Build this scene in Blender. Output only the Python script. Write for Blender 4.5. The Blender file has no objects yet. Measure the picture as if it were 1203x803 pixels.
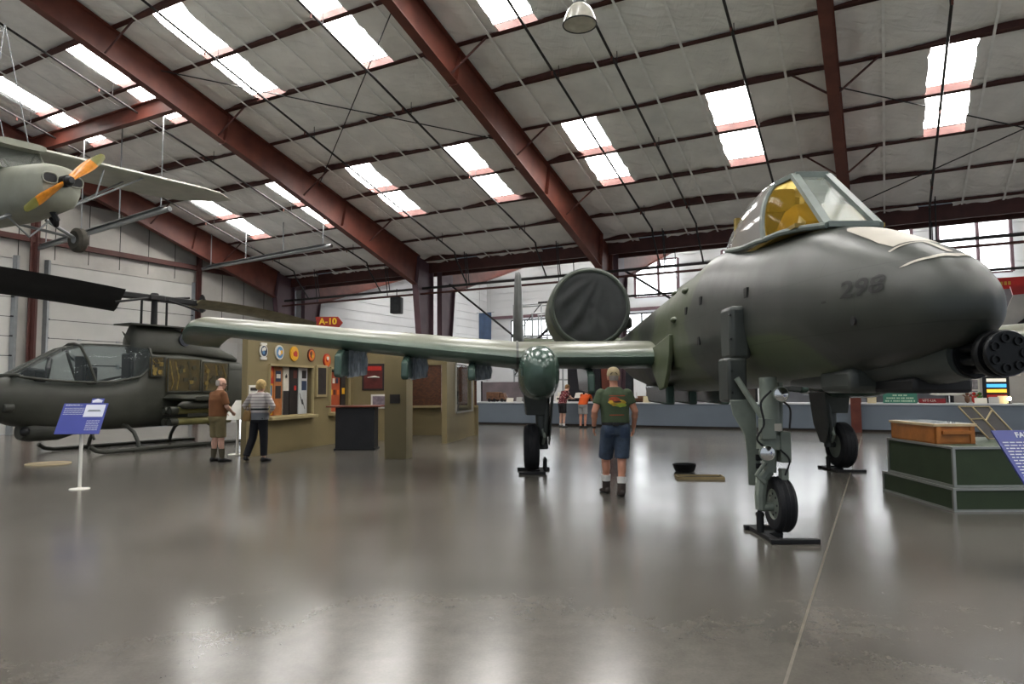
import bpy, bmesh, math, random
from mathutils import Vector, Matrix, Euler, noise
rnd = random.Random(7)
S = bpy.context.scene
COL = S.collection
R = math.radians
PI = math.pi

# ------------------------------------------------------------------ camera, world, exposure
CAM_H, FPX, PITCH, ROLL = 1.45, 805.0, R(3.95), R(0.38)
cd = bpy.data.cameras.new('camera'); cam = bpy.data.objects.new('camera', cd); COL.objects.link(cam)
cd.sensor_width = 36.0; cd.lens = FPX / 1203.0 * 36.0; cd.clip_end = 300; cd.clip_start = .05
_f = Vector((0, math.cos(PITCH), math.sin(PITCH))); _r = Vector((1, 0, 0)); _u = _r.cross(_f)
_r2 = math.cos(ROLL) * _r - math.sin(ROLL) * _u; _u2 = math.cos(ROLL) * _u + math.sin(ROLL) * _r
cm = Matrix(((_r2.x, _u2.x, -_f.x, 0), (_r2.y, _u2.y, -_f.y, 0), (_r2.z, _u2.z, -_f.z, CAM_H), (0, 0, 0, 1)))
cam.matrix_world = cm
S.camera = cam
S.view_settings.view_transform = 'Standard'; S.view_settings.look = 'None'
S.view_settings.gamma = 1.0; S.view_settings.use_curve_mapping = False
S.view_settings.exposure = 0.22
W = bpy.data.worlds.new('sky'); S.world = W; W.use_nodes = True
W.node_tree.nodes['Background'].inputs[0].default_value = (.80, .89, 1.0, 1)
W.node_tree.nodes['Background'].inputs[1].default_value = 0.5
SKYLIGHT = 18.0        # glow of the translucent roof panels
WINDOW = 3.0          # glow of daylight windows in the far walls

# ------------------------------------------------------------------ building frame of reference
BO = Vector((11.3, 22.4, 0)); TH = R(28.0)
BU = Vector((math.sin(TH), math.cos(TH), 0)); BV = Vector((math.cos(TH), -math.sin(TH), 0))
HE, SL = 7.0, 0.27
def BP(a, t, z=0.0):            # a: up-slope towards the viewer, t: along the eave to the left
    p = BO - a * BU - t * BV
    return Vector((p.x, p.y, z))
def roofz(a): return HE + SL * abs(a + .35) - .1 if a < -.35 else HE + SL * a

# ------------------------------------------------------------------ mesh builder
def curve(pts, n=6):            # Catmull-Rom through the points
    P_ = [Vector(p) for p in pts]; P_ = [2 * P_[0] - P_[1]] + P_ + [2 * P_[-1] - P_[-2]]; out = []
    for i in range(1, len(P_) - 2):
        a, b, c, d = P_[i - 1:i + 3]
        for j in range(n):
            t = j / n; out.append(.5 * (2 * b + (c - a) * t + (2 * a - 5 * b + 4 * c - d) * t * t + (3 * b - a - 3 * c + d) * t ** 3))
    return out + [P_[-2]]
class MB:
    def __init__(s): s.v = []; s.f = []; s.m = []
    def add(s, vs, fs, m=0, T=None):
        b = len(s.v)
        for p in vs:
            p = Vector(p); s.v.append(T @ p if T is not None else p)
        for f in fs: s.f.append(tuple(b + i for i in f)); s.m.append(m)
        return s
    def box(s, x0, x1, y0, y1, z0, z1, m=0, T=None):
        vs = [(x, y, z) for z in (z0, z1) for y in (y0, y1) for x in (x0, x1)]
        return s.add(vs, [(0, 2, 3, 1), (4, 5, 7, 6), (0, 1, 5, 4), (2, 6, 7, 3), (0, 4, 6, 2), (1, 3, 7, 5)], m, T)
    def hexa(s, b, t, m=0):      # bottom 4 points, top 4 points (same winding)
        return s.add(list(b) + list(t), [(3, 2, 1, 0), (4, 5, 6, 7), (0, 1, 5, 4), (1, 2, 6, 5), (2, 3, 7, 6), (3, 0, 4, 7)], m)
    def loft(s, rings, cap=True, m=0, closed=True, T=None):
        n = len(rings[0]); vs = [p for r in rings for p in r]; fs = []
        for i in range(len(rings) - 1):
            for j in range(n if closed else n - 1):
                k = (j + 1) % n
                fs.append((i * n + j, i * n + k, (i + 1) * n + k, (i + 1) * n + j))
        if cap and closed:
            fs.append(tuple(reversed(range(n)))); fs.append(tuple(range((len(rings) - 1) * n, len(rings) * n)))
        return s.add(vs, fs, m, T)
    def tube(s, pts, r, seg=8, m=0, cap=True, sq=None, T=None):
        pts = [Vector(p) for p in pts]; n = len(pts)
        rs = r if isinstance(r, (list, tuple)) else [r] * n
        rings = []; up = None
        for i, p in enumerate(pts):
            d = (pts[min(i + 1, n - 1)] - pts[max(i - 1, 0)])
            d = d.normalized() if d.length > 1e-9 else Vector((0, 0, 1))
            if up is None:
                up = Vector((0, 0, 1)) if abs(d.z) < .9 else Vector((0, 1, 0))
            a = d.cross(up)
            if a.length < 1e-6: a = d.cross(Vector((1, 0, 0)))
            a.normalize(); b = a.cross(d).normalized(); up = b
            ra = rs[i] if not isinstance(rs[i], (tuple, list)) else rs[i][0]
            rb = rs[i] if not isinstance(rs[i], (tuple, list)) else rs[i][1]
            rings.append([p + a * (ra * math.cos(2 * PI * k / seg)) + b * (rb * math.sin(2 * PI * k / seg)) for k in range(seg)])
        return s.loft(rings, cap, m, True, T)
    def cyl(s, p0, p1, r0, r1=None, seg=16, m=0):
        return s.tube([p0, p1], [r0, r0 if r1 is None else r1], seg, m)
    def bar(s, p0, p1, w, h, m=0):      # rectangular bar
        p0 = Vector(p0); p1 = Vector(p1); d = (p1 - p0).normalized()
        up = Vector((0, 0, 1)) if abs(d.z) < .95 else Vector((0, 1, 0))
        a = d.cross(up).normalized() * (w / 2); b = a.cross(d).normalized() * (h / 2)
        q = lambda p: [p - a - b, p + a - b, p + a + b, p - a + b]
        return s.hexa(q(p0), q(p1), m)
    def lathe(s, prof, seg=24, m=0, T=None, cap=True):     # profile (r, h) about local z
        rings = [[(r * math.cos(2 * PI * k / seg), r * math.sin(2 * PI * k / seg), z) for k in range(seg)] for r, z in prof]
        return s.loft(rings, cap, m, True, T)
    def prism(s, poly, z0, z1, m=0, T=None):
        n = len(poly); vs = [(x, y, z0) for x, y in poly] + [(x, y, z1) for x, y in poly]
        fs = [tuple(reversed(range(n))), tuple(range(n, 2 * n))] + [(i, (i + 1) % n, n + (i + 1) % n, n + i) for i in range(n)]
        return s.add(vs, fs, m, T)
    def ball(s, c, rx, ry=None, rz=None, seg=16, rows=10, m=0, T=None):
        ry = rx if ry is None else ry; rz = rx if rz is None else rz; c = Vector(c)
        vs = [c + Vector((0, 0, -rz))]; fs = []
        for i in range(1, rows):
            th = PI * i / rows
            for k in range(seg):
                vs.append(c + Vector((rx * math.sin(th) * math.cos(2 * PI * k / seg), ry * math.sin(th) * math.sin(2 * PI * k / seg), -rz * math.cos(th))))
        vs.append(c + Vector((0, 0, rz))); e = len(vs) - 1
        for k in range(seg):
            fs.append((0, 1 + (k + 1) % seg, 1 + k))
            for i in range(rows - 2):
                a = 1 + i * seg + k; b = 1 + i * seg + (k + 1) % seg
                fs.append((a, b, b + seg, a + seg))
            a = 1 + (rows - 2) * seg
            fs.append((a + k, a + (k + 1) % seg, e))
        return s.add(vs, fs, m, T)
    def torus(s, c, Rr, r, axis='y', seg=28, rs=8, m=0, T=None):
        rings = []
        for i in range(seg):
            A = 2 * PI * i / seg; ring = []
            for k in range(rs):
                B = 2 * PI * k / rs; q = Rr + r * math.cos(B); h = r * math.sin(B)
                x, y, z = (q * math.cos(A), h, q * math.sin(A)) if axis == 'y' else ((h, q * math.cos(A), q * math.sin(A)) if axis == 'x' else (q * math.cos(A), q * math.sin(A), h))
                ring.append(Vector(c) + Vector((x, y, z)))
            rings.append(ring)
        rings.append(rings[0])
        return s.loft(rings, False, m, True, T)
    def mesh(s, name, fix=True):
        me = bpy.data.meshes.new(name); me.from_pydata([tuple(p) for p in s.v], [], s.f); me.update()
        if fix:
            bm = bmesh.new(); bm.from_mesh(me)
            for f, mi in zip(bm.faces, s.m): f.material_index = mi
            bmesh.ops.recalc_face_normals(bm, faces=bm.faces); bm.to_mesh(me); bm.free()
        return me

def link(o, parent=None, world=False):
    COL.objects.link(o)
    if parent is not None:
        o.parent = parent
        if world: o.matrix_parent_inverse = parent_matrix(parent).inverted()
    return o
def parent_matrix(p):
    m = p.matrix_basis.copy()
    q = p.parent
    if q is not None: m = parent_matrix(q) @ p.matrix_parent_inverse @ m
    return m
def obj(name, mb, mats, parent=None, world=False, smooth=35, bevel=0, sub=0, fix=True):
    me = mb.mesh(name, fix) if isinstance(mb, MB) else mb
    for m in (mats if isinstance(mats, (list, tuple)) else [mats]): me.materials.append(m)
    if smooth:
        me.polygons.foreach_set('use_smooth', [True] * len(me.polygons))
        me.set_sharp_from_angle(angle=R(smooth))
    o = bpy.data.objects.new(name, me); link(o, parent, world)
    if bevel:
        b = o.modifiers.new('bevel', 'BEVEL'); b.width = bevel; b.segments = 2; b.limit_method = 'ANGLE'; b.angle_limit = R(40)
    if sub:
        d = o.modifiers.new('sub', 'SUBSURF'); d.levels = sub; d.render_levels = sub
    return o
def tag(o, label=None, cat=None, group=None, kind=None):
    if label: o['label'] = label
    if cat: o['category'] = cat
    if group: o['group'] = group
    if kind: o['kind'] = kind
    return o
def thing(name, loc, label, cat, group=None, rz=0.0, rot=None):
    o = bpy.data.objects.new(name, None); COL.objects.link(o); o.empty_display_size = .2
    o.location = loc; o.rotation_euler = rot if rot is not None else (0, 0, rz)
    return tag(o, label, cat, group)
def struct(name, mb, mats, smooth=35, **k):
    return tag(obj(name, mb, mats, smooth=smooth, **k), kind='structure')
def copy_tree(o, parent=None):
    c = o.copy(); COL.objects.link(c)
    if parent is not None: c.parent = parent
    for ch in list(o.children): copy_tree(ch, c)
    return c
def text_mesh(s, size=1.0, depth=.0, align='CENTER', bold=0.0):
    cu = bpy.data.curves.new('lettering', 'FONT'); cu.body = s; cu.size = size; cu.extrude = depth
    cu.align_x = align; cu.align_y = 'CENTER'; cu.offset = bold; cu.resolution_u = 3
    o = bpy.data.objects.new('lettering', cu); COL.objects.link(o)
    dg = bpy.context.evaluated_depsgraph_get(); dg.update()
    me = bpy.data.meshes.new_from_object(o.evaluated_get(dg))
    bpy.data.objects.remove(o); bpy.data.curves.remove(cu)
    return me
def apply_mods(o):
    dg = bpy.context.evaluated_depsgraph_get(); dg.update()
    me = bpy.data.meshes.new_from_object(o.evaluated_get(dg))
    o.modifiers.clear(); o.data = me
    return o

# ------------------------------------------------------------------ materials
def srgb(h):
    h = h.lstrip('#'); c = [int(h[i:i + 2], 16) / 255 for i in (0, 2, 4)]
    return tuple(x / 12.92 if x <= .04045 else ((x + .055) / 1.055) ** 2.4 for x in c)
MATS = {}
def mat(name, col, rough=.5, metal=0.0, var=.12, vs=4.0, bump=0.0, bs=30.0, col2=None, emit=0.0, trans=0.0, alpha=1.0, spec=.5, coat=0.0, ior=1.45, sheen=0.0, detail=4.0):
    if name in MATS: return MATS[name]
    if isinstance(col, str): col = srgb(col)
    if isinstance(col2, str): col2 = srgb(col2)
    m = bpy.data.materials.new(name); m.use_nodes = True; MATS[name] = m
    nt = m.node_tree; N = nt.nodes; L = nt.links; b = N['Principled BSDF']
    b.inputs['Roughness'].default_value = rough; b.inputs['Metallic'].default_value = metal
    b.inputs['Base Color'].default_value = (*col, 1); b.inputs['IOR'].default_value = ior
    b.inputs['Specular IOR Level'].default_value = spec
    b.inputs['Transmission Weight'].default_value = trans; b.inputs['Alpha'].default_value = alpha
    b.inputs['Coat Weight'].default_value = coat; b.inputs['Sheen Weight'].default_value = sheen
    tc = N.new('ShaderNodeTexCoord')
    if var > 0 or col2:
        n = N.new('ShaderNodeTexNoise'); n.inputs['Scale'].default_value = vs; n.inputs['Detail'].default_value = detail
        L.new(tc.outputs['Object'], n.inputs['Vector'])
        r = N.new('ShaderNodeValToRGB'); r.color_ramp.elements[0].position = .32; r.color_ramp.elements[1].position = .68
        c1 = tuple(max(0, x * (1 - var)) for x in col); c2 = col2 if col2 else tuple(min(1, x * (1 + var)) for x in col)
        r.color_ramp.elements[0].color = (*c1, 1); r.color_ramp.elements[1].color = (*c2, 1)
        L.new(n.outputs['Fac'], r.inputs['Fac']); L.new(r.outputs['Color'], b.inputs['Base Color'])
    if bump > 0:
        n2 = N.new('ShaderNodeTexNoise'); n2.inputs['Scale'].default_value = bs; n2.inputs['Detail'].default_value = 3
        L.new(tc.outputs['Object'], n2.inputs['Vector'])
        bu = N.new('ShaderNodeBump'); bu.inputs['Strength'].default_value = bump; bu.inputs['Distance'].default_value = .02
        L.new(n2.outputs['Fac'], bu.inputs['Height']); L.new(bu.outputs['Normal'], b.inputs['Normal'])
    if emit > 0:
        b.inputs['Emission Color'].default_value = (*col, 1); b.inputs['Emission Strength'].default_value = emit
    return m
RED = mat('red_oxide_steel', '#5f3026', .5, var=.16, vs=2.5, col2='#6d3a2d')
REDD = mat('dark_red_purlin', '#4b2924', .6, var=.15, vs=3)
PURP = mat('purple_lit_steel', '#5c454b', .5, var=.12, vs=2)  # red steel with the purple cast of the daylight put into its colour
BLANKET = mat('white_vinyl_insulation', '#efede9', .30, var=.08, vs=1.2, bump=.7, bs=5)
def blanket():
    m = MATS['white_vinyl_insulation']; nt = m.node_tree; N = nt.nodes; L = nt.links; b = N['Principled BSDF']; tc = N.new('ShaderNodeTexCoord')
    prev = None
    for sc, st, di, seed in (((.9, 5.0, 1), .8, .06, 0), ((6.5, 1.3, 1), .5, .04, 3), ((14, 14, 3), .35, .012, 7)):
        mp = N.new('ShaderNodeMapping'); mp.inputs['Rotation'].default_value = (0, 0, R(28)); mp.inputs['Scale'].default_value = sc; mp.inputs['Location'].default_value = (seed, seed, 0)
        L.new(tc.outputs['Object'], mp.inputs[0]); n = N.new('ShaderNodeTexNoise'); n.inputs['Scale'].default_value = 1.0; n.inputs['Detail'].default_value = 3; n.inputs['Distortion'].default_value = .8
        L.new(mp.outputs[0], n.inputs['Vector']); bu = N.new('ShaderNodeBump'); bu.inputs['Strength'].default_value = st; bu.inputs['Distance'].default_value = di
        L.new(n.outputs['Fac'], bu.inputs['Height'])
        if prev: L.new(prev.outputs[0], bu.inputs['Normal'])
        prev = bu
    L.new(prev.outputs[0], b.inputs['Normal'])
blanket()
STRAP = mat('pale_strap', '#f2f1ee', .35, var=.08)
BLACKPIPE = mat('black_pipe', '#2a2626', .5, var=.2)
GREYPIPE = mat('grey_pipe', '#8f9293', .4, metal=.6, var=.1)
WHITEPANEL = mat('white_wall_panel', '#a7a49d', .5, var=.14, vs=.8, bump=.4, bs=3)
DOORWHITE = mat('white_door_panel', '#b3b2ad', .5, var=.06, vs=1.0)
SKYPANEL = mat('skylight_panel', (1, .985, .96), .5, var=0, emit=SKYLIGHT)
WINPANEL = mat('daylight_window', (.93, .97, 1), .5, var=0, emit=WINDOW)
DARK = mat('dark_steel', '#1d1d1e', .5, var=.2)
BLACK = mat('black_paint', '#121213', .55, var=.2)
RUBBER = mat('tyre_rubber', '#17171a', .75, var=.25, vs=8, bump=.2, bs=60)
def concrete():
    m = bpy.data.materials.new('polished_concrete'); m.use_nodes = True; nt = m.node_tree; N = nt.nodes; L = nt.links
    b = N['Principled BSDF']; tc = N.new('ShaderNodeTexCoord')
    def noi(sc, det=5, rough=.6, dist=0):
        n = N.new('ShaderNodeTexNoise'); n.inputs['Scale'].default_value = sc; n.inputs['Detail'].default_value = det
        n.inputs['Roughness'].default_value = rough; n.inputs['Distortion'].default_value = dist
        L.new(tc.outputs['Object'], n.inputs['Vector']); return n
    n1 = noi(.45, 6, .65, .5); n2 = noi(6, 6, .7); n3 = noi(60, 3, .6)
    r1 = N.new('ShaderNodeValToRGB'); e = r1.color_ramp.elements
    e[0].position = .3; e[0].color = (*srgb('#4c4943'), 1); e[1].position = .72; e[1].color = (*srgb('#65615a'), 1)
    L.new(n1.outputs['Fac'], r1.inputs['Fac'])
    mx = N.new('ShaderNodeMix'); mx.data_type = 'RGBA'; mx.blend_type = 'OVERLAY'; mx.inputs[0].default_value = .35
    L.new(r1.outputs['Color'], mx.inputs[6]); L.new(n2.outputs['Fac'], mx.inputs[7])
    mx2 = N.new('ShaderNodeMix'); mx2.data_type = 'RGBA'; mx2.blend_type = 'OVERLAY'; mx2.inputs[0].default_value = .22
    L.new(mx.outputs[2], mx2.inputs[6]); L.new(n3.outputs['Fac'], mx2.inputs[7])
    L.new(mx2.outputs[2], b.inputs['Base Color'])
    mr = N.new('ShaderNodeMapRange'); mr.inputs[3].default_value = .16; mr.inputs[4].default_value = .26
    L.new(n1.outputs['Fac'], mr.inputs[0]); L.new(mr.outputs[0], b.inputs['Roughness'])
    b.inputs['Specular IOR Level'].default_value = .55
    bu = N.new('ShaderNodeBump'); bu.inputs['Strength'].default_value = .06; bu.inputs['Distance'].default_value = .02
    n5 = noi(1.6, 3, .5); L.new(n5.outputs['Fac'], bu.inputs['Height']); L.new(bu.outputs['Normal'], b.inputs['Normal'])
    return m
CONCRETE = concrete()
JOINT = mat('joint_filler', '#5c564a', .7, var=.2, vs=10)
# ------------------------------------------------------------------ floor
T0, T1, A0, A1 = -17.0, 26.2, -22.0, 33.0        # extent of both halls
f = MB(); q = [BP(A1 + 3, T1 + .2, 0), BP(A1 + 3, T0 - 6, 0), BP(A0, T0 - 6, 0), BP(A0, T1 + .2, 0)]
g = [p + Vector((0, 0, -.15)) for p in q]
f.hexa(g, q); struct('floor', f, CONCRETE)
def joint(p0, p1, n):
    p0 = Vector(p0); p1 = Vector(p1); d = (p1 - p0).normalized(); s = Vector((-d.y, d.x, 0)) * .008
    m = MB(); z = Vector((0, 0, .0015)); zz = Vector((0, 0, -.01))
    m.hexa([p0 - s + zz, p1 - s + zz, p1 + s + zz, p0 + s + zz], [p0 - s + z, p1 - s + z, p1 + s + z, p0 + s + z])
    struct('trim_%d' % n, m, JOINT)
JP = Vector((4.39, 9.23, 0)); JD = BU
joint(JP - 7.6 * BU, JP + 12.5 * BU, 1)

# ------------------------------------------------------------------ roof insulation, purlins, skylights
PITCHP, PA0 = 1.775, .43
FT = [-16.7, -8.3, .1, 8.5, 16.9, 25.3]           # frame lines
SKT = [-14.4, -10.5, -6.4, -2.33, 2.6, 6.65, 10.8, 14.8, 18.6, 22.9]
HOLE = []                                          # cells (k) with skylights
def is_sky_cell(k): return k % 4 in (2, 3)
wn = [0]
def roof_side(sign, amax, tA, tB, frames, kmax):
    """sign +1: main hall rising towards the viewer; -1: the hall behind the eave rising away"""
    off = 0.0 if sign > 0 else .75
    def RP(a, t, dz=0): return BP(a if sign > 0 else -(a + off), t, HE + SL * a + dz)
    bays = [tA] + [x for x in frames if tA < x < tB] + [tB]
    for b0, b1 in zip(bays[:-1], bays[1:]):
        m = MB(); nt = int((b1 - b0) / .13); cols = [b0 + (b1 - b0) * i / nt for i in range(nt + 1)]
        sk = [s for s in SKT if b0 < s < b1]
        for k in range(-1, kmax):
            c0 = PA0 + PITCHP * k; c1 = c0 + PITCHP
            if k == -1: c0 = -.3
            NA = 10; sky = is_sky_cell(k)
            seed = rnd.random() * 100
            prev = None; vs = []; fs = []
            for i, t in enumerate(cols):
                for j in range(NA + 1):
                    s = j / NA; a = c0 + (c1 - c0) * s
                    e = min(s, 1 - s)
                    pil = abs(math.sin((t - b0) * PI / 1.05)) ** .6
                    big = noise.noise(Vector((t * .35, k * 3.1, seed)))
                    eh = .06 + .26 * max(0, noise.noise(Vector((t * .33, (k if s < .5 else k + 1) * 2.7, 11.3)))); eh = max(eh, .17 * max(0, 1 - min(abs(t - s_) for s_ in sk) / 1.1)) if sky and sk else eh
                    dz = .03 + (eh - .03) * (1 - math.sin(PI * s)) ** 1.6 + .045 * (1 - pil) * math.sin(PI * s) - .03 * big * math.sin(PI * s)
                    dz += .022 * math.sin((t - b0) * 2 * PI / .525 + 1.5 * noise.noise(Vector((a * .6, k, seed)))) * math.sin(PI * s) ** .5
                    dz += .030 * noise.noise(Vector((t * 2.6, a * 1.1, seed))) + .012 * noise.noise(Vector((t * 7, a * 3, seed)))
                    aa = a; eg = min(1, min(t - b0, b1 - t) / .5); dz = .06 + (dz - .06) * eg if (t - b0 < .5 or b1 - t < .5) else dz
                    jt = t
                    for s_ in sk:
                        if sky and abs(t - s_) < .62 and abs(t - s_) > .45:
                            jt = s_ + (t - s_) + .06 * noise.noise(Vector((a * 5, s_, 3))); dz += -.05
                    vs.append(RP(aa, jt, max(dz, .005)))
            for i in range(nt):
                tm = (cols[i] + cols[i + 1]) / 2
                if sky and any(abs(tm - s_) < .5 for s_ in sk): continue
                for j in range(NA):
                    p = i * (NA + 1) + j
                    fs.append((p, p + 1, p + NA + 2, p + NA + 1))
            m.add(vs, fs)
        o = struct('ceiling', m, BLANKET, smooth=60, fix=False)
        # unseen deck added over the blanket to stop sky light leaking in
        lo = [RP(-.3, b0, .34), RP(-.3, b1, .34), RP(amax, b1, .34), RP(amax, b0, .34)]
        dk = MB(); dk.hexa(lo, [p + Vector((0, 0, .04)) for p in lo]); obj('light_block_deck', dk, GREYPIPE, o)
        # straps under the blanket
        n = max(1, round((b1 - b0) / 1.05))
        for i in range(1, n):
            t = b0 + (b1 - b0) * i / n
            if any(abs(t - s_) < .53 for s_ in sk): continue
            st = MB(); st.bar(RP(.2, t, -.012), RP(amax, t, -.012), .055, .014); obj('ceiling_strap', st, STRAP, o)
        for k in range(0, kmax):
            if not is_sky_cell(k): continue
            for s_ in sk:
                c0 = PA0 + PITCHP * k + .03; c1 = c0 + PITCHP - .06
                w = MB(); w.hexa([RP(c0, s_ - .85, .27), RP(c0, s_ + .85, .27), RP(c1, s_ + .85, .27), RP(c1, s_ - .85, .27)],
                                 [RP(c0, s_ - .85, .29), RP(c0, s_ + .85, .29), RP(c1, s_ + .85, .29), RP(c1, s_ - .85, .29)])
                wn[0] += 1
                w_ = struct('window_%d' % wn[0], w, SKYPANEL)
                rib = MB(); rib.bar(RP(c0, s_ + .12, .25), RP(c1, s_ + .12, .25), .03, .02); obj('glazing_bar', rib, STRAP, w_)
    for k in range(0, kmax + 1):
        a = PA0 + PITCHP * k
        p = MB()
        p.hexa([RP(a - .03, tA, 0), RP(a - .03, tB, 0), RP(a + .03, tB, 0), RP(a + .03, tA, 0)],
               [RP(a - .03, tA, .24), RP(a - .03, tB, .24), RP(a + .03, tB, .24), RP(a + .03, tA, .24)])
        p.hexa([RP(a - .03, tA, 0), RP(a - .03, tB, 0), RP(a + .09, tB, 0), RP(a + .09, tA, 0)],
               [RP(a - .03, tA, .012), RP(a - .03, tB, .012), RP(a + .09, tB, .012), RP(a + .09, tA, .012)])
        struct('purlin', p, REDD)
roof_side(1, 33.0, T0, T1, FT, 18)
roof_side(-1, 20.0, T0, T1, FT, 11)
for a_ in (.08, -.78):
    e = MB(); e.bar(BP(a_, T0, HE - .12), BP(a_, T1, HE - .12), .10, .5); struct('valley_gutter', e, REDD)

# ------------------------------------------------------------------ steel frames: tapered column and rafter, one pair per line
def web(m, poly, t, th, flange, fl_edges):
    """poly: (a,z) outline extruded along t; flanges as plates along the listed edges"""
    vs = [BP(a, t - th / 2, z) for a, z in poly] + [BP(a, t + th / 2, z) for a, z in poly]; n = len(poly)
    m.add(vs, [tuple(range(n)), tuple(reversed(range(n, 2 * n)))] + [(i, n + i, n + (i + 1) % n, (i + 1) % n) for i in range(n)])
    for i, j in fl_edges:
        (a0, z0), (a1, z1) = poly[i], poly[j]; d = Vector((a1 - a0, z1 - z0)).normalized(); nn = Vector((-d.y, d.x)) * .012
        q = []
        for tt in (t - flange / 2, t + flange / 2):
            q.append([BP(a0 - nn.x, tt, z0 - nn.y), BP(a1 - nn.x, tt, z1 - nn.y), BP(a1 + nn.x, tt, z1 + nn.y), BP(a0 + nn.x, tt, z0 + nn.y)])
        m.hexa(q[0], q[1])
names = {-16.7: 'far right, out of view', -8.3: 'past the right edge behind the display counter', .1: 'behind the attack jet cockpit, rafter rising over its canopy',
         8.5: 'rising from beside the round engine cover to the top middle', 16.9: 'standing behind the exhibit booth and crossing the upper left', 25.3: 'against the white door wall at the left end'}
names2 = {-16.7: 'far right, out of view', -8.3: 'past the right edge', .1: 'back to back with the column behind the jet cockpit', 8.5: 'back to back with the column beside the engine cover', 16.9: 'back to back with the column behind the exhibit booth', 25.3: 'at the left end wall'}
for t in FT:
    o = thing('roof_frame', BP(.2, t, 0), 'red steel roof frame ' + names[t], 'steel frame')
    c = MB(); web(c, [(-.02, 0), (.38, 0), (1.15, HE - 1.0), (1.25, HE - .95), (1.0, HE + SL * 1.0), (-.02, HE)], t, .02, .30, [(1, 2), (5, 0), (2, 4)])
    obj('column', c, PURP if t in (16.9, 25.3) else RED, o, world=True)
    r = MB(); web(r, [(1.0, HE + SL), (1.18, HE - 1.0), (9, HE + SL * 9 - .98), (17, HE + SL * 17 - .80), (33, HE + SL * 33 - .8), (33, HE + SL * 33)], t, .02, .26, [(5, 0), (1, 2), (2, 3), (3, 4)])
    for a in (5.6, 10.9):
        zt = HE + SL * a; web(r, [(a, zt), (a + .012, zt), (a + .23, zt - .95), (a + .218, zt - .95)], t, .24, .24, [])
    obj('rafter', r, RED, o, world=True)
    for k in (1, 2, 3, 4, 5, 6, 7, 8):
        a = PA0 + PITCHP * k
        if k % 2: continue
        for sg in (-1, 1):
            b = MB(); b.cyl(BP(a + .2, t + sg * .02, HE + SL * a - .78), BP(a, t + sg * .95, HE + SL * a + .03), .028, seg=6)
            obj('flange_brace', b, REDD, o, world=True)
    o = thing('back_hall_frame', BP(-.95, t, 0), 'purple lit frame, ' + names2[t], 'steel frame')
    def A(a): return -(a + .75)
    c = MB(); web(c, [(A(-.02), 0), (A(.38), 0), (A(1.1), HE - 1.0), (A(1.0), HE + SL), (A(-.02), HE)], t, .02, .26, [(1, 2), (4, 0)])
    obj('column', c, PURP, o, world=True)
    r = MB(); web(r, [(A(1.0), HE + SL), (A(1.1), HE - 1.0), (A(9), HE + SL * 9 - .9), (A(20), HE + SL * 20 - .8), (A(20), HE + SL * 20)], t, .02, .26, [(4, 0), (1, 2), (2, 3)])
    obj('rafter', r, RED, o, world=True)

for a_, t0_, t1_, d_ in ((12.35, 17.1, 25.1, 'between the two leftmost rafters above the light aeroplane'),):
    m = MB(); z_ = HE + SL * a_ - .12
    for dz_, w_, h_ in ((-.25, .02, .5), (-.5, .2, .025), (0, .2, .025)): m.bar(BP(a_, t0_, z_ + dz_), BP(a_, t1_, z_ + dz_), w_, h_)
    o = obj('strut_beam', m, RED); tag(o, 'red steel beam running across ' + d_, 'beam')

# ------------------------------------------------------------------ gable wall with doors at the left end
WT = 26.0
def gwall(a0, a1, z0, z1, d0=0.0, d1=.1):
    m = MB(); m.hexa([BP(a0, WT + d0, z0), BP(a1, WT + d0, z0), BP(a1, WT + d1, z0), BP(a0, WT + d1, z0)],
                     [BP(a0, WT + d0, z1), BP(a1, WT + d0, z1), BP(a1, WT + d1, z1), BP(a0, WT + d1, z1)]); return m
# wall as vertical quilted strips, with slots for the doors
DOORS = [(5.2, 11.15, 6.15), (12.3, 19.5, 6.15)]
wl = MB()
def strip(a0, a1, z0, z1a, z1b):
    wl.hexa([BP(a0, WT, z0), BP(a1, WT, z0), BP(a1, WT + .1, z0), BP(a0, WT + .1, z0)],
            [BP(a0, WT, z1a), BP(a1, WT, z1b), BP(a1, WT + .1, z1b), BP(a0, WT + .1, z1a)])
strip(-.4, 1.1, 0, HE + .1, roofz(1.1) + .2); 
strip(1.1, 3.1, 0, roofz(1.1) + .2, roofz(3.1) + .2); strip(3.1, 5.2, 0, roofz(3.1) + .2, roofz(5.2) + .2)
strip(5.2, 11.15, 6.15, roofz(5.2) + .2, roofz(11.15) + .2); strip(11.15, 12.3, 0, roofz(11.15) + .2, roofz(12.3) + .2)
strip(12.3, 19.5, 6.15, roofz(12.3) + .2, roofz(19.5) + .2); strip(19.5, 33, 0, roofz(19.5) + .2, roofz(33) + .2)
struct('wall_left', wl, WHITEPANEL)
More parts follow.
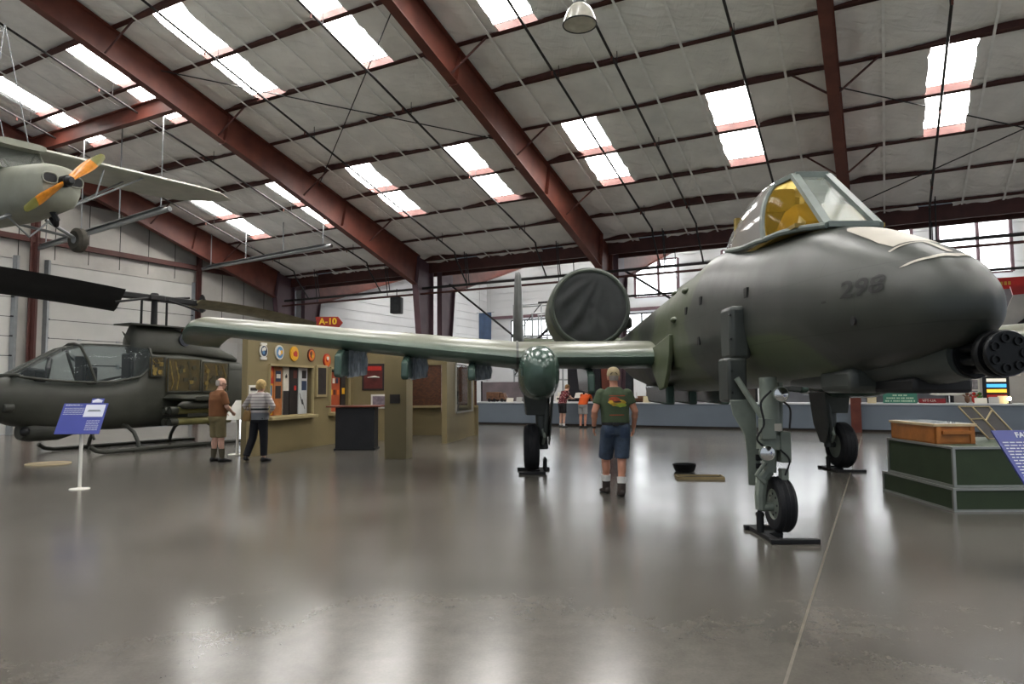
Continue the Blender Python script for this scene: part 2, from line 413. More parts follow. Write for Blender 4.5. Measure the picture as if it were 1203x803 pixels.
for i, (a0, a1, zt) in enumerate(DOORS):
    m = MB(); nz = 9; hh = zt / nz
    for k in range(nz):
        m.hexa([BP(a0, WT + .03, k * hh + .012), BP(a1, WT + .03, k * hh + .012), BP(a1, WT + .08, k * hh + .012), BP(a0, WT + .08, k * hh + .012)],
               [BP(a0, WT + .03, (k + 1) * hh - .012), BP(a1, WT + .03, (k + 1) * hh - .012), BP(a1, WT + .08, (k + 1) * hh - .012), BP(a0, WT + .08, (k + 1) * hh - .012)])
    d = struct('door_%d' % (i + 1), m, DOORWHITE)
    s = MB()
    for k in range(1, nz):
        s.hexa([BP(a0, WT + .05, k * hh - .02), BP(a1, WT + .05, k * hh - .02), BP(a1, WT + .06, k * hh - .02), BP(a0, WT + .06, k * hh - .02)],
               [BP(a0, WT + .05, k * hh + .02), BP(a1, WT + .05, k * hh + .02), BP(a1, WT + .06, k * hh + .02), BP(a0, WT + .06, k * hh + .02)])
    obj('door_seam', s, DARK, d)
    for a in (a0 - .06, a1 + .06):
        r_ = MB(); r_.bar(BP(a, WT - .04, 0), BP(a, WT - .04, zt + .1), .16, .12); obj('door_track', r_, GREYPIPE, d)
        for k in range(1, nz):
            h_ = MB(); h_.bar(BP(a, WT - .06, k * hh), BP(a + (.12 if a == a0 - .06 else -.12), WT - .06, k * hh), .06, .05); obj('hinge', h_, DARK, d)
    for k in range(1, nz, 2):
        for q_ in (.3, .55, .8):
            h_ = MB(); aa = a0 + (a1 - a0) * q_; h_.bar(BP(aa - .06, WT + .02, k * hh), BP(aa + .06, WT + .02, k * hh), .04, .07); obj('hinge', h_, GREYPIPE, d)
sm = MB()
for k in range(14):
    a_ = 1.2 + 1.22 * k; sm.bar(BP(a_, WT - .004, 6.3 if 5.2 < a_ < 19.5 and not 11.2 < a_ < 12.3 else 0), BP(a_, WT - .004, roofz(a_) + .1), .016, .02)
for k, sv in enumerate([sm]):
    for i_ in range(14):
        q_ = MB(); q_.v = sv.v[i_ * 8:(i_ + 1) * 8]; q_.f = [tuple(x - 0 for x in f_) for f_ in sv.f[:6]]; q_.m = [0] * 6
        struct('trim_%d' % (200 + i_), q_, DARK)
n = 10
for z in (6.9, 8.7):
    g = MB(); g.bar(BP(((z - HE) / SL + .3 if z > HE else .2), WT - .1, z), BP(24, WT - .1, z), .16, .2); struct('trim_%d' % n, g, REDD); n += 1
for z in (2.2, 4.4):
    g = MB(); g.bar(BP(.2, WT - .08, z), BP(4.9, WT - .08, z), .14, .18); struct('trim_%d' % n, g, REDD); n += 1
for a in (5.0, 11.72, 20.2):
    g = MB(); p0 = BP(a, WT - .16, 0); p1 = BP(a, WT - .16, roofz(a))
    g.bar(p0, p1, .20, .022); g.bar(p0 - BU * .09, p1 - BU * .09, .02, .2); g.bar(p0 + BU * .09, p1 + BU * .09, .02, .2)
    o = struct('trim_%d' % n, g, REDD); n += 1
g = MB(); g.bar(BP(1.2, WT - .02, 0), BP(1.2, WT - .02, 2.15), .05, .9)
# personnel door and small bright window in the low corner of that wall
m = gwall(2.75, 3.85, 0, 3.7, -.03, 0); d = struct('door_3', m, DOORWHITE)
m = MB(); m.box(0, 1, 0, 1, 0, 1)
w = gwall(1.2, 2.6, .9, 1.95, -.04, 0); o = struct('window_90', w, WINPANEL)
fr = MB()
for z in (.9, 1.95): fr.bar(BP(1.15, WT - .05, z), BP(2.65, WT - .05, z), .08, .08)
for a in (1.2, 2.6): fr.bar(BP(a, WT - .05, .9), BP(a, WT - .05, 1.95), .08, .08)
obj('window_frame', fr, DARK, o)
g = gwall(1.3, 2.5, 0, .85, -.035, 0); struct('window_91', g, WINPANEL)

# ------------------------------------------------------------------ bright hall behind: far walls with siding
SIDING = mat('white_siding', '#b9babb', .5, var=.05, vs=.6)
def siding(p0, p1, z1, name, n):
    m = MB(); d = (p1 - p0); nz = int(z1 / .55); nrm = Vector((-d.y, d.x, 0)).normalized() * .03
    for k in range(nz):
        za, zb = k * .55, (k + 1) * .55
        A_, B_ = p0 + Vector((0, 0, za)), p1 + Vector((0, 0, za)); C_, D_ = p1 + Vector((0, 0, zb)), p0 + Vector((0, 0, zb))
        m.hexa([A_ - nrm, B_ - nrm, B_ + nrm * 4, A_ + nrm * 4], [D_ + nrm * .2, C_ + nrm * .2, C_ + nrm * 4, D_ + nrm * 4])
    return struct(name, m, SIDING)
siding(BP(-.9, WT, 0), BP(-20.7, WT, 0), 12.6, 'wall_back_left', 0)
siding(BP(-20.7, WT, 0), BP(-20.7, T0, 0), 12.6, 'wall_back', 0)
for i, t in enumerate([22, 17.5, 13, 8.5, 4, -.5, -5, -9.5, -14]):
    w = MB(); p = lambda tt, z, dd: BP(-20.7 + dd, tt, z)
    w.hexa([p(t - 1.7, 3.0, .14), p(t + 1.7, 3.0, .14), p(t + 1.7, 3.0, .2), p(t - 1.7, 3.0, .2)], [p(t - 1.7, 6.6, .14), p(t + 1.7, 6.6, .14), p(t + 1.7, 6.6, .2), p(t - 1.7, 6.6, .2)])
    o = struct('window_%d' % (100 + i), w, WINPANEL)
    fr = MB()
    for tt in (t - 1.7, t - .57, t + .57, t + 1.7): fr.bar(p(tt, 3.0, .25), p(tt, 6.6, .25), .1, .1)
    for z in (3.0, 4.2, 5.4, 6.6): fr.bar(p(t - 1.7, z, .25), p(t + 1.7, z, .25), .1, .1)
    obj('window_frame', fr, DARK, o)

# high glazing of the back wall and bracing of the rear frames
for i, (t, w, z0, z1) in enumerate([(-5.6, 3.4, 7.7, 10.9), (-1.6, 2.0, 8.2, 10.6), (2.0, 3.4, 7.9, 10.6), (6.4, 3.4, 7.9, 10.4), (12.5, 3.0, 7.7, 10.2)]):
    p = lambda tt, z, dd: BP(-20.7 + dd, tt, z)
    m = MB(); m.hexa([p(t - w / 2, z0, .14), p(t + w / 2, z0, .14), p(t + w / 2, z0, .2), p(t - w / 2, z0, .2)], [p(t - w / 2, z1, .14), p(t + w / 2, z1, .14), p(t + w / 2, z1, .2), p(t - w / 2, z1, .2)])
    o = struct('window_%d' % (120 + i), m, WINPANEL)
    fr = MB()
    for tt in (t - w / 2, t - w * .05, t + w / 2): fr.bar(p(tt, z0, .25), p(tt, z1, .25), .16, .1)
    for z in (z0, z1): fr.bar(p(t - w / 2, z, .25), p(t + w / 2, z, .25), .1, .1)
    obj('window_frame', fr, PURP, o)
for i, z in enumerate((6.9, 11.6)):
    m = MB(); m.bar(BP(-20.45, T0, z), BP(-20.45, T1, z), .16, .22); struct('trim_%d' % (60 + i), m, PURP)
for i, (t0, z0, t1, z1) in enumerate([(16.7, 6.3, 12.7, 3.25), (12.7, 3.25, 8.7, 6.2), (8.3, 6.2, 4.2, 3.4)]):
    m = MB(); m.cyl(BP(-1.25, t0, z0), BP(-1.25, t1, z1), .045, seg=8); o = obj('diagonal_brace', m, DARK)
    tag(o, ['dark diagonal brace falling from the column behind the booth to the middle of its bay', 'dark diagonal brace rising toward the column behind the round engine cover', 'dark diagonal brace falling right behind the jet fuselage'][i], 'brace', 'diagonal braces along the rear columns')
# ================================================================== attack jet on its stands
JET_X, JET_Y = 3.05, 4.42
def camo(name, cols, rough, scale=.42, seed=0.0, lines=True, streak=True):
    m = bpy.data.materials.new(name); m.use_nodes = True; nt = m.node_tree; N = nt.nodes; L = nt.links
    b = N['Principled BSDF']; tc = N.new('ShaderNodeTexCoord')
    mp = N.new('ShaderNodeMapping'); mp.inputs['Location'].default_value = (seed, seed * .7, seed * 1.3); mp.inputs['Scale'].default_value = (1.0, .75, 1.1)
    L.new(tc.outputs['Object'], mp.inputs['Vector'])
    n = N.new('ShaderNodeTexNoise'); n.inputs['Scale'].default_value = scale; n.inputs['Detail'].default_value = 1.5; n.inputs['Distortion'].default_value = .6
    L.new(mp.outputs[0], n.inputs['Vector'])
    r = N.new('ShaderNodeValToRGB'); r.color_ramp.interpolation = 'EASE'
    k = len(cols); e = r.color_ramp.elements
    cuts = [.40 + .2 * i / k for i in range(1, k)]
    e[0].position = 0; e[0].color = (*srgb(cols[0]), 1); e[1].position = 1; e[1].color = (*srgb(cols[-1]), 1)
    for i, c in enumerate(cuts):
        a = e.new(c - .012); a.color = (*srgb(cols[i]), 1); a = e.new(c + .012); a.color = (*srgb(cols[i + 1]), 1)
    fac = n.outputs['Fac']
    if lines:
        sp0 = N.new('ShaderNodeSeparateXYZ'); L.new(tc.outputs['Object'], sp0.inputs[0])
        mr0 = N.new('ShaderNodeMapRange'); mr0.inputs[1].default_value = 1.0; mr0.inputs[2].default_value = 6.5; mr0.inputs[3].default_value = -.09; mr0.inputs[4].default_value = .11
        L.new(sp0.outputs[1], mr0.inputs[0]); ad = N.new('ShaderNodeMath'); L.new(fac, ad.inputs[0]); L.new(mr0.outputs[0], ad.inputs[1]); fac = ad.outputs[0]
    L.new(fac, r.inputs['Fac']); out = r.outputs['Color']
    if not lines:      # dust plus the skylights' pale highlight on upper surfaces, put into the colour
        ge = N.new('ShaderNodeNewGeometry'); sz = N.new('ShaderNodeSeparateXYZ'); L.new(ge.outputs['Normal'], sz.inputs[0])
        mr1 = N.new('ShaderNodeMapRange'); mr1.inputs[1].default_value = .45; mr1.inputs[2].default_value = .85; mr1.inputs[4].default_value = .6
        L.new(sz.outputs[2], mr1.inputs[0]); md = N.new('ShaderNodeMix'); md.data_type = 'RGBA'; L.new(mr1.outputs[0], md.inputs[0]); L.new(out, md.inputs[6]); md.inputs[7].default_value = (*srgb('#777260'), 1); out = md.outputs[2]
    n2 = N.new('ShaderNodeTexNoise'); n2.inputs['Scale'].default_value = 3.5; n2.inputs['Detail'].default_value = 6; n2.inputs['Roughness'].default_value = .65
    L.new(tc.outputs['Object'], n2.inputs['Vector'])
    mx = N.new('ShaderNodeMix'); mx.data_type = 'RGBA'; mx.blend_type = 'OVERLAY'; mx.inputs[0].default_value = .35
    L.new(out, mx.inputs[6]); L.new(n2.outputs['Fac'], mx.inputs[7]); out = mx.outputs[2]
    mr = N.new('ShaderNodeMapRange'); mr.inputs[3].default_value = rough - .07; mr.inputs[4].default_value = rough + .1
    L.new(n2.outputs['Fac'], mr.inputs[0]); L.new(mr.outputs[0], b.inputs['Roughness'])
    if lines:
        sp = N.new('ShaderNodeSeparateXYZ'); L.new(tc.outputs['Object'], sp.inputs[0])
        cb = N.new('ShaderNodeCombineXYZ'); L.new(sp.outputs[1], cb.inputs[0]); L.new(sp.outputs[2], cb.inputs[1])
        br = N.new('ShaderNodeTexBrick'); br.inputs['Scale'].default_value = 1.0; br.inputs['Mortar Size'].default_value = .004
        br.inputs['Brick Width'].default_value = 1.15; br.inputs['Row Height'].default_value = .47; br.offset = .37
        br.inputs['Color1'].default_value = (1, 1, 1, 1); br.inputs['Color2'].default_value = (1, 1, 1, 1); br.inputs['Mortar'].default_value = (.62, .62, .62, 1)
        L.new(cb.outputs[0], br.inputs['Vector'])
        m2 = N.new('ShaderNodeMix'); m2.data_type = 'RGBA'; m2.blend_type = 'MULTIPLY'; m2.inputs[0].default_value = 1
        L.new(out, m2.inputs[6]); L.new(br.outputs['Color'], m2.inputs[7]); out = m2.outputs[2]
    L.new(out, b.inputs['Base Color'])
    n3 = N.new('ShaderNodeTexNoise'); n3.inputs['Scale'].default_value = 1.6; n3.inputs['Detail'].default_value = 2
    L.new(tc.outputs['Object'], n3.inputs['Vector'])
    bu = N.new('ShaderNodeBump'); bu.inputs['Strength'].default_value = .12; bu.inputs['Distance'].default_value = .05
    L.new(n3.outputs['Fac'], bu.inputs['Height']); L.new(bu.outputs['Normal'], b.inputs['Normal'])
    return m
JFUS = camo('lizard_camouflage', ['#2c3029', '#282b26', '#353832', '#424a33'], .41, .36, 2.2)
JWING = camo('green_wing_camouflage', ['#47584d', '#4d6053', '#56685a'], .30, .35, 5.0, lines=False)
JPOD = mat('glossy_dark_green', '#41534a', .2, var=.12, vs=3, bump=.06, bs=3)
JDARK = mat('dark_green_grey', '#383c38', .45, var=.2, vs=3)
JGREY = mat('pale_green_grey_gear', '#747b70', .5, var=.18, vs=5, bump=.1, bs=12)
JPALE = mat('pale_marking', '#b3ada0', .55, var=.06)
TAN = mat('dusty_tan_top', '#9b9378', .55, var=.15, vs=2)
COVER = mat('black_canvas_cover', '#2b2d2c', .7, var=.2, vs=3)
CHROME = mat('chrome', '#d8d8d6', .12, metal=1, var=.05)
GUN = mat('gun_metal', '#161718', .4, metal=.4, var=.2, vs=12)
AMBER = mat('amber_glazing', '#c9a13c', .05, var=0, trans=.75, alpha=1, ior=1.05, spec=.6)
GLASS = mat('hazed_canopy', '#c8c4be', .06, var=0, trans=.6, ior=1.08, spec=.8)  # whitish haze of reflections put into the grey tint and lowered transmission
PALEGLASS = mat('dusty_pale_glazing', '#c9cfc8', .06, var=0, trans=.8, ior=1.06, spec=.9)
JFRAME = mat('canopy_frame_green', '#67706a', .45, var=.15, vs=6)
INTER = mat('cockpit_tan_lining', '#8a7430', .6, var=.25, vs=5)
SEATC = mat('ejection_seat_black', '#2a2723', .7, var=.2)
OLIVE = mat('olive_webbing', '#5b5335', .8, var=.2)

jet = thing('attack_jet', (JET_X, JET_Y, 0), 'large dark green camouflaged attack jet 298 with straight wings and nose gun', 'aircraft')
# stations: s, ztop, zbot, half width, z of widest, exponent
FS = [(-.03, 2.03, 1.93, .05, 1.98, 2), (.02, 2.15, 1.83, .14, 1.98, 2), (.10, 2.25, 1.76, .24, 1.99, 2.05), (.25, 2.36, 1.70, .32, 2.01, 2.1), (.5, 2.48, 1.64, .41, 2.04, 2.2), (.9, 2.64, 1.58, .51, 2.08, 2.25),
      (1.3, 2.79, 1.54, .575, 2.12, 2.3), (1.7, 2.91, 1.51, .62, 2.16, 2.3), (2.3, 2.99, 1.49, .655, 2.2, 2.35), (3.0, 3.07, 1.47, .665, 2.22, 2.4), (3.8, 3.24, 1.45, .675, 2.24, 2.35), (4.6, 3.27, 1.43, .675, 2.26, 2.35),
      (5.6, 3.16, 1.41, .67, 2.26, 2.4), (7, 3.05, 1.39, .66, 2.24, 2.5), (9, 2.94, 1.42, .64, 2.22, 2.5), (11, 2.86, 1.60, .56, 2.24, 2.4), (13, 2.78, 1.92, .42, 2.34, 2.3), (15, 2.68, 2.2, .25, 2.44, 2.1), (15.9, 2.6, 2.36, .1, 2.48, 2)]
def fsec(s):
    if s <= FS[0][0]: return FS[0][1:]
    for a, b in zip(FS[:-1], FS[1:]):
        if a[0] <= s <= b[0]:
            k = (s - a[0]) / (b[0] - a[0]); return tuple(a[i] + (b[i] - a[i]) * k for i in range(1, 6))
    return FS[-1][1:]
def fring(s, n=40):
    zt, zb, w, zm, e = fsec(s); out = []
    for k in range(n):
        A = 2 * PI * k / n; c, q = math.cos(A), math.sin(A)
        x = w * math.copysign(abs(c) ** (2 / e), c); h = (zt - zm) if q > 0 else (zm - zb)
        out.append((x, s, zm + h * math.copysign(abs(q) ** (2 / e), q)))
    return out
def side_y(s, z, off=.004):      # starboard skin at station s and height z (picture left)
    zt, zb, w, zm, e = fsec(s); h = (zt - zm) if z > zm else (zm - zb)
    return -(w * max(0, 1 - abs((z - zm) / h) ** e) ** (1 / e) + off)
def top_z(s, x, off=.004):
    zt, zb, w, zm, e = fsec(s)
    return zm + (zt - zm) * max(0, 1 - abs(x / w) ** e) ** (1 / e) + off
st = [-.03, .0, .03, .07, .12, .18, .25, .33, .42] + [.5 + .1 * i for i in range(45)] + [5 + .4 * i for i in range(28)]
st = [s for s in st if s <= 15.9] + [15.9]
m = MB(); m.loft([fring(s) for s in st])
fuselage = obj('fuselage', m, JFUS, jet, smooth=60)
# chin fairing around the gun and belly fairings
m = MB(); rings = []
for s, w, zt, zb in [(.25, .17, 1.82, 1.50), (.5, .2, 1.85, 1.47), (1.0, .27, 1.85, 1.45), (1.6, .36, 1.8, 1.43), (2.4, .40, 1.8, 1.43), (3.2, .3, 1.75, 1.47), (3.8, .1, 1.7, 1.55)]:
    rings.append([(.08 + w * math.cos(2 * PI * k / 20), s, (zt + zb) / 2 + (zt - zb) / 2 * math.sin(2 * PI * k / 20)) for k in range(20)])
m.loft(rings); obj('gun_fairing', m, JDARK, jet, smooth=60)
m = MB(); m.box(-.3, .3, 1.15, 1.75, 1.40, 1.62); obj('gun_bay_box', m, JDARK, jet, bevel=.06)
m = MB(); m.box(-.1, .34, .62, 1.2, 1.40, 1.52); obj('deflector_block', m, BLACK, jet, bevel=.03)
# gun
g = MB(); gz = 1.66; gx = .10; gdy = .16
g.cyl((gx, .45, gz), (gx, .06, gz), .150, seg=28)
for yy in (.10, .24): g.torus((gx, yy, gz), .148, .014, 'y', 28, 8)
g.cyl((gx, .06, gz), (gx, -.20, gz), .05, seg=12)
for v in g.v: v.y += gdy
gun = obj('gun_barrel_housing', g, GUN, jet)
for k in range(7):
    A = 2 * PI * k / 7; b = MB(); x, z = gx + .098 * math.cos(A), gz + .098 * math.sin(A)
    rr = [(x + .030 * math.cos(q * PI / 6), -.26, z + .030 * math.sin(q * PI / 6)) for q in range(12)]
    b.tube([(x, .1, z), (x, -.255, z)], .031, 12, cap=False); b.tube([(x, -.255, z), (x, -.1, z)], .021, 12, cap=False)
    b.loft([[(x + .031 * math.cos(q * PI / 6), -.255, z + .031 * math.sin(q * PI / 6)) for q in range(12)], [(x + .021 * math.cos(q * PI / 6), -.255, z + .021 * math.sin(q * PI / 6)) for q in range(12)]], cap=False)
    for v in b.v: v.y += gdy
    obj('gun_barrel', b, GUN, gun)
c = MB(); c.lathe([(.148, 0), (.156, .012), (.156, .05), (.148, .062)], 28, T=Matrix.Translation((gx, -.10 + gdy, gz)) @ Matrix.Rotation(R(90), 4, 'X')); obj('barrel_clamp', c, GUN, gun)
c = MB(); c.lathe([(.142, 0), (.15, .012), (.15, .03), (.142, .042)], 28, T=Matrix.Translation((gx, -.20 + gdy, gz)) @ Matrix.Rotation(R(90), 4, 'X')); obj('barrel_clamp', c, GUN, gun)

# markings projected on the skin
def on_top(poly, n=10, off=.006):    # poly: list of (x,s) quads as strips (left,right)
    mb = MB(); rows = []
    for (l0, s0, r0, q0), (l1, s1, r1, q1) in zip(poly[:-1], poly[1:]):
        for i in range(7):
            k = i / 6
            if i == 0 and rows: continue
            rows.append((l0 + (l1 - l0) * k, s0 + (s1 - s0) * k, r0 + (r1 - r0) * k, q0 + (q1 - q0) * k))
    for l, s, r, q in rows:
        for j in range(n + 1):
            x = l + (r - l) * j / n; sy = s + (q - s) * j / n; mb.v.append(Vector((x, sy, top_z(sy, x, off))))
    for i in range(len(rows) - 1):
        for j in range(n):
            a = i * (n + 1) + j; mb.f.append((a, a + 1, a + n + 2, a + n + 1)); mb.m.append(0)
    return mb
p = on_top([(-.16, 1.40, .16, 1.40), (-.21, 1.3, .21, 1.3), (-.23, .78, .23, .78), (-.21, .62, .21, .62)])
obj('refuelling_panel', p, JPALE, jet)
p = on_top([(-.26, .60, .26, .60), (-.26, .575, .26, .575)]); obj('marking_line', p, JPALE, jet)
p = on_top([(-.012, .58, .03, .58), (-.012, .30, .03, .30)], 4); obj('marking_line', p, JPALE, jet)
p = on_top([(-.27, .42, .27, .42), (-.15, .28, .15, .28)][:0] or [(-.30, .40, -.27, .36), (-.15, .29, -.14, .25), (0, .25, 0, .21), (.15, .29, .14, .25), (.27, .37, .25, .33)], 4)
obj('marking_line', p, JPALE, jet)
def side_text(s, size, s0, z0, mt, name, sx=1.0):
    me = text_mesh(s, size, 0, bold=.004)
    bm = bmesh.new(); bm.from_mesh(me); bmesh.ops.triangulate(bm, faces=bm.faces); bmesh.ops.subdivide_edges(bm, edges=[e for e in bm.edges if e.calc_length() > .05], cuts=2); 
    for v in bm.verts:
        sy, z = s0 - v.co.x * sx, z0 + v.co.y
        v.co = (side_y(sy, z, .005), sy, z)
    bm.to_mesh(me); bm.free(); return obj(name, me, mt, jet)
INK = mat('charcoal_stencil', '#131612', .6, var=.1)
side_text('298', .185, .66, 2.19, INK, 'number_marking', 1.5)
side_text('-', .12, 1.06, 2.14, INK, 'dash_marking', 1.6)
# small vents and dark access slots on the side
for s_, z_ in [(2.55, 2.42), (4.2, 2.55), (4.9, 2.5), (4.3, 2.05), (2.9, 1.85)]:
    v = MB(); y = side_y(s_, z_, 0); v.box(y - .012, y + .03, s_ - .045, s_ + .045, z_ - .05, z_ + .05); obj('vent_slot', v, BLACK, jet)
for s_, z_ in [(5.2, 2.82), (5.6, 2.45), (6.4, 2.95)]:
    v = MB(); y = side_y(s_, z_, 0); v.ball((y, s_, z_), .06, .12, .045, 12, 8); obj('skin_blister', v, JFUS, jet)
v = MB(); y = side_y(.75, 1.95, 0); v.cyl((y - .008, .75, 1.95), (y + .02, .75, 1.95), .035, seg=12); obj('vent_slot', v, DARK, jet)

# ---------------- canopy
def sill(s): return min(.50, fsec(s)[2] * .8)
def arch(s, ztop, w, zs, n=18, sh=0.0, e=2.1):
    out = []
    for k in range(n + 1):
        A = PI * k / n; c, q = math.cos(A), math.sin(A)
        x = w * math.copysign(abs(c) ** (2 / e), c); z = zs + (ztop - zs) * abs(q) ** (2 / e)
        out.append((x, s + sh * (z - zs) / max(.01, ztop - zs), z))
    return out
rings = [arch(2.45, 3.68, .475, 2.95, sh=.27), arch(2.70, 3.73, .475, 2.98, sh=.2), arch(3.0, 3.74, .465, 3.0, sh=.14), arch(3.3, 3.71, .45, 3.03, sh=.08), arch(3.6, 3.64, .43, 3.08, sh=.04), arch(3.9, 3.53, .39, 3.13), arch(4.15, 3.42, .33, 3.17), arch(4.35, 3.32, .25, 3.2)]
m = MB(); m.loft(rings, cap=False, closed=False); obj('canopy_glass', m, GLASS, jet, smooth=70)
m = MB(); m.tube([Vector(p) for p in rings[0]], .030, 8); m.tube([Vector((p[0] * 1.0, p[1] + .05, p[2])) for p in rings[0]], .022, 8)
obj('canopy_bow', m, JFRAME, jet)
m = MB()
for sg in (0, -1): m.tube([Vector(r[sg]) for r in rings] , .028, 8)
m.tube([Vector(p) for p in rings[-1]], .03, 8); obj('canopy_rail', m, JFRAME, jet)
wb = [(-.225, 1.62, 2.90), (.225, 1.62, 2.90)]; wt = [(-.165, 2.42, 3.60), (.165, 2.42, 3.60)]
m = MB(); m.add([wb[0], wb[1], wt[1], wt[0]] , [(0, 1, 2, 3)])
n_ = Vector((0, -.66, .75)).normalized() * .03
m.add([Vector(p) - n_ for p in (wb[0], wb[1], wt[1], wt[0])], [(3, 2, 1, 0)]); obj('windscreen_pane', m, PALEGLASS, jet, smooth=0)
fr = MB()
for a, b in ((wb[0], wt[0]), (wb[1], wt[1])): fr.bar(a, b, .075, .05)
fr.bar(wb[0], wb[1], .07, .05); fr.bar(wt[0], wt[1], .07, .06)
bow = rings[0]; fr.bar(wt[0], bow[12], .06, .05); fr.bar(wt[1], bow[6], .06, .05)
for sg in (1, -1):
    base = [(sg * .24, 1.60, 2.89), (sg * .36, 1.85, 2.92), (sg * .44, 2.15, 2.945), (sg * .475, 2.45, 2.95)]
    fr.tube(base, .030, 8)
obj('windscreen_frame', fr, JFRAME, jet)
for sg in (-1, 1):
    q = MB(); rows = []
    bowpts = [rings[0][18 - i] if sg < 0 else rings[0][i] for i in range(0, 8)]
    A_, B_ = Vector(wb[0 if sg < 0 else 1]), Vector(wt[0 if sg < 0 else 1])
    for i in range(8):
        k = i / 7; P0 = A_.lerp(B_, k); P1 = Vector(bowpts[i]); row = []
        for j in range(9):
            h = j / 8; p = P0.lerp(P1, h); p.x += sg * .07 * math.sin(PI * h) * (1 - k); p.z += (.0) ; row.append(p)
        rows.append(row)
    q.loft(rows, cap=False, closed=False); obj('quarter_window', q, AMBER, jet, smooth=70)
# cockpit interior
m = MB(); m.box(-.42, .42, 1.85, 3.9, 2.93, 2.97); m.box(-.40, .40, 3.55, 3.62, 2.95, 3.45); obj('cockpit_lining', m, INTER, jet)
m = MB(); m.loft([[(-.36, 1.85, 2.95), (.36, 1.85, 2.95), (.36, 1.85, 2.98), (-.36, 1.85, 2.98)], [(-.38, 2.2, 2.95), (.38, 2.2, 2.95), (.26, 2.2, 3.24), (-.26, 2.2, 3.24)], [(-.4, 2.4, 2.95), (.4, 2.4, 2.95), (.28, 2.4, 3.2), (-.28, 2.4, 3.2)]]); obj('instrument_hood', m, INTER, jet, bevel=.02)
m = MB(); m.box(-.09, .09, 2.2, 2.36, 3.22, 3.36); m.hexa([(-.1, 2.2, 3.36), (.1, 2.2, 3.36), (.1, 2.23, 3.36), (-.1, 2.23, 3.36)], [(-.1, 2.32, 3.52), (.1, 2.32, 3.52), (.1, 2.35, 3.52), (-.1, 2.35, 3.52)]); obj('gun_sight', m, PALEGLASS, jet)
seat = MB(); seat.box(-.24, .24, 3.12, 3.40, 2.95, 3.52); seat.box(-.24, .24, 2.8, 3.15, 2.95, 3.05); so = obj('ejection_seat', seat, SEATC, jet, bevel=.03)
h = MB(); h.box(-.16, .16, 3.06, 3.20, 3.36, 3.60); obj('headrest', h, OLIVE, so, bevel=.03)

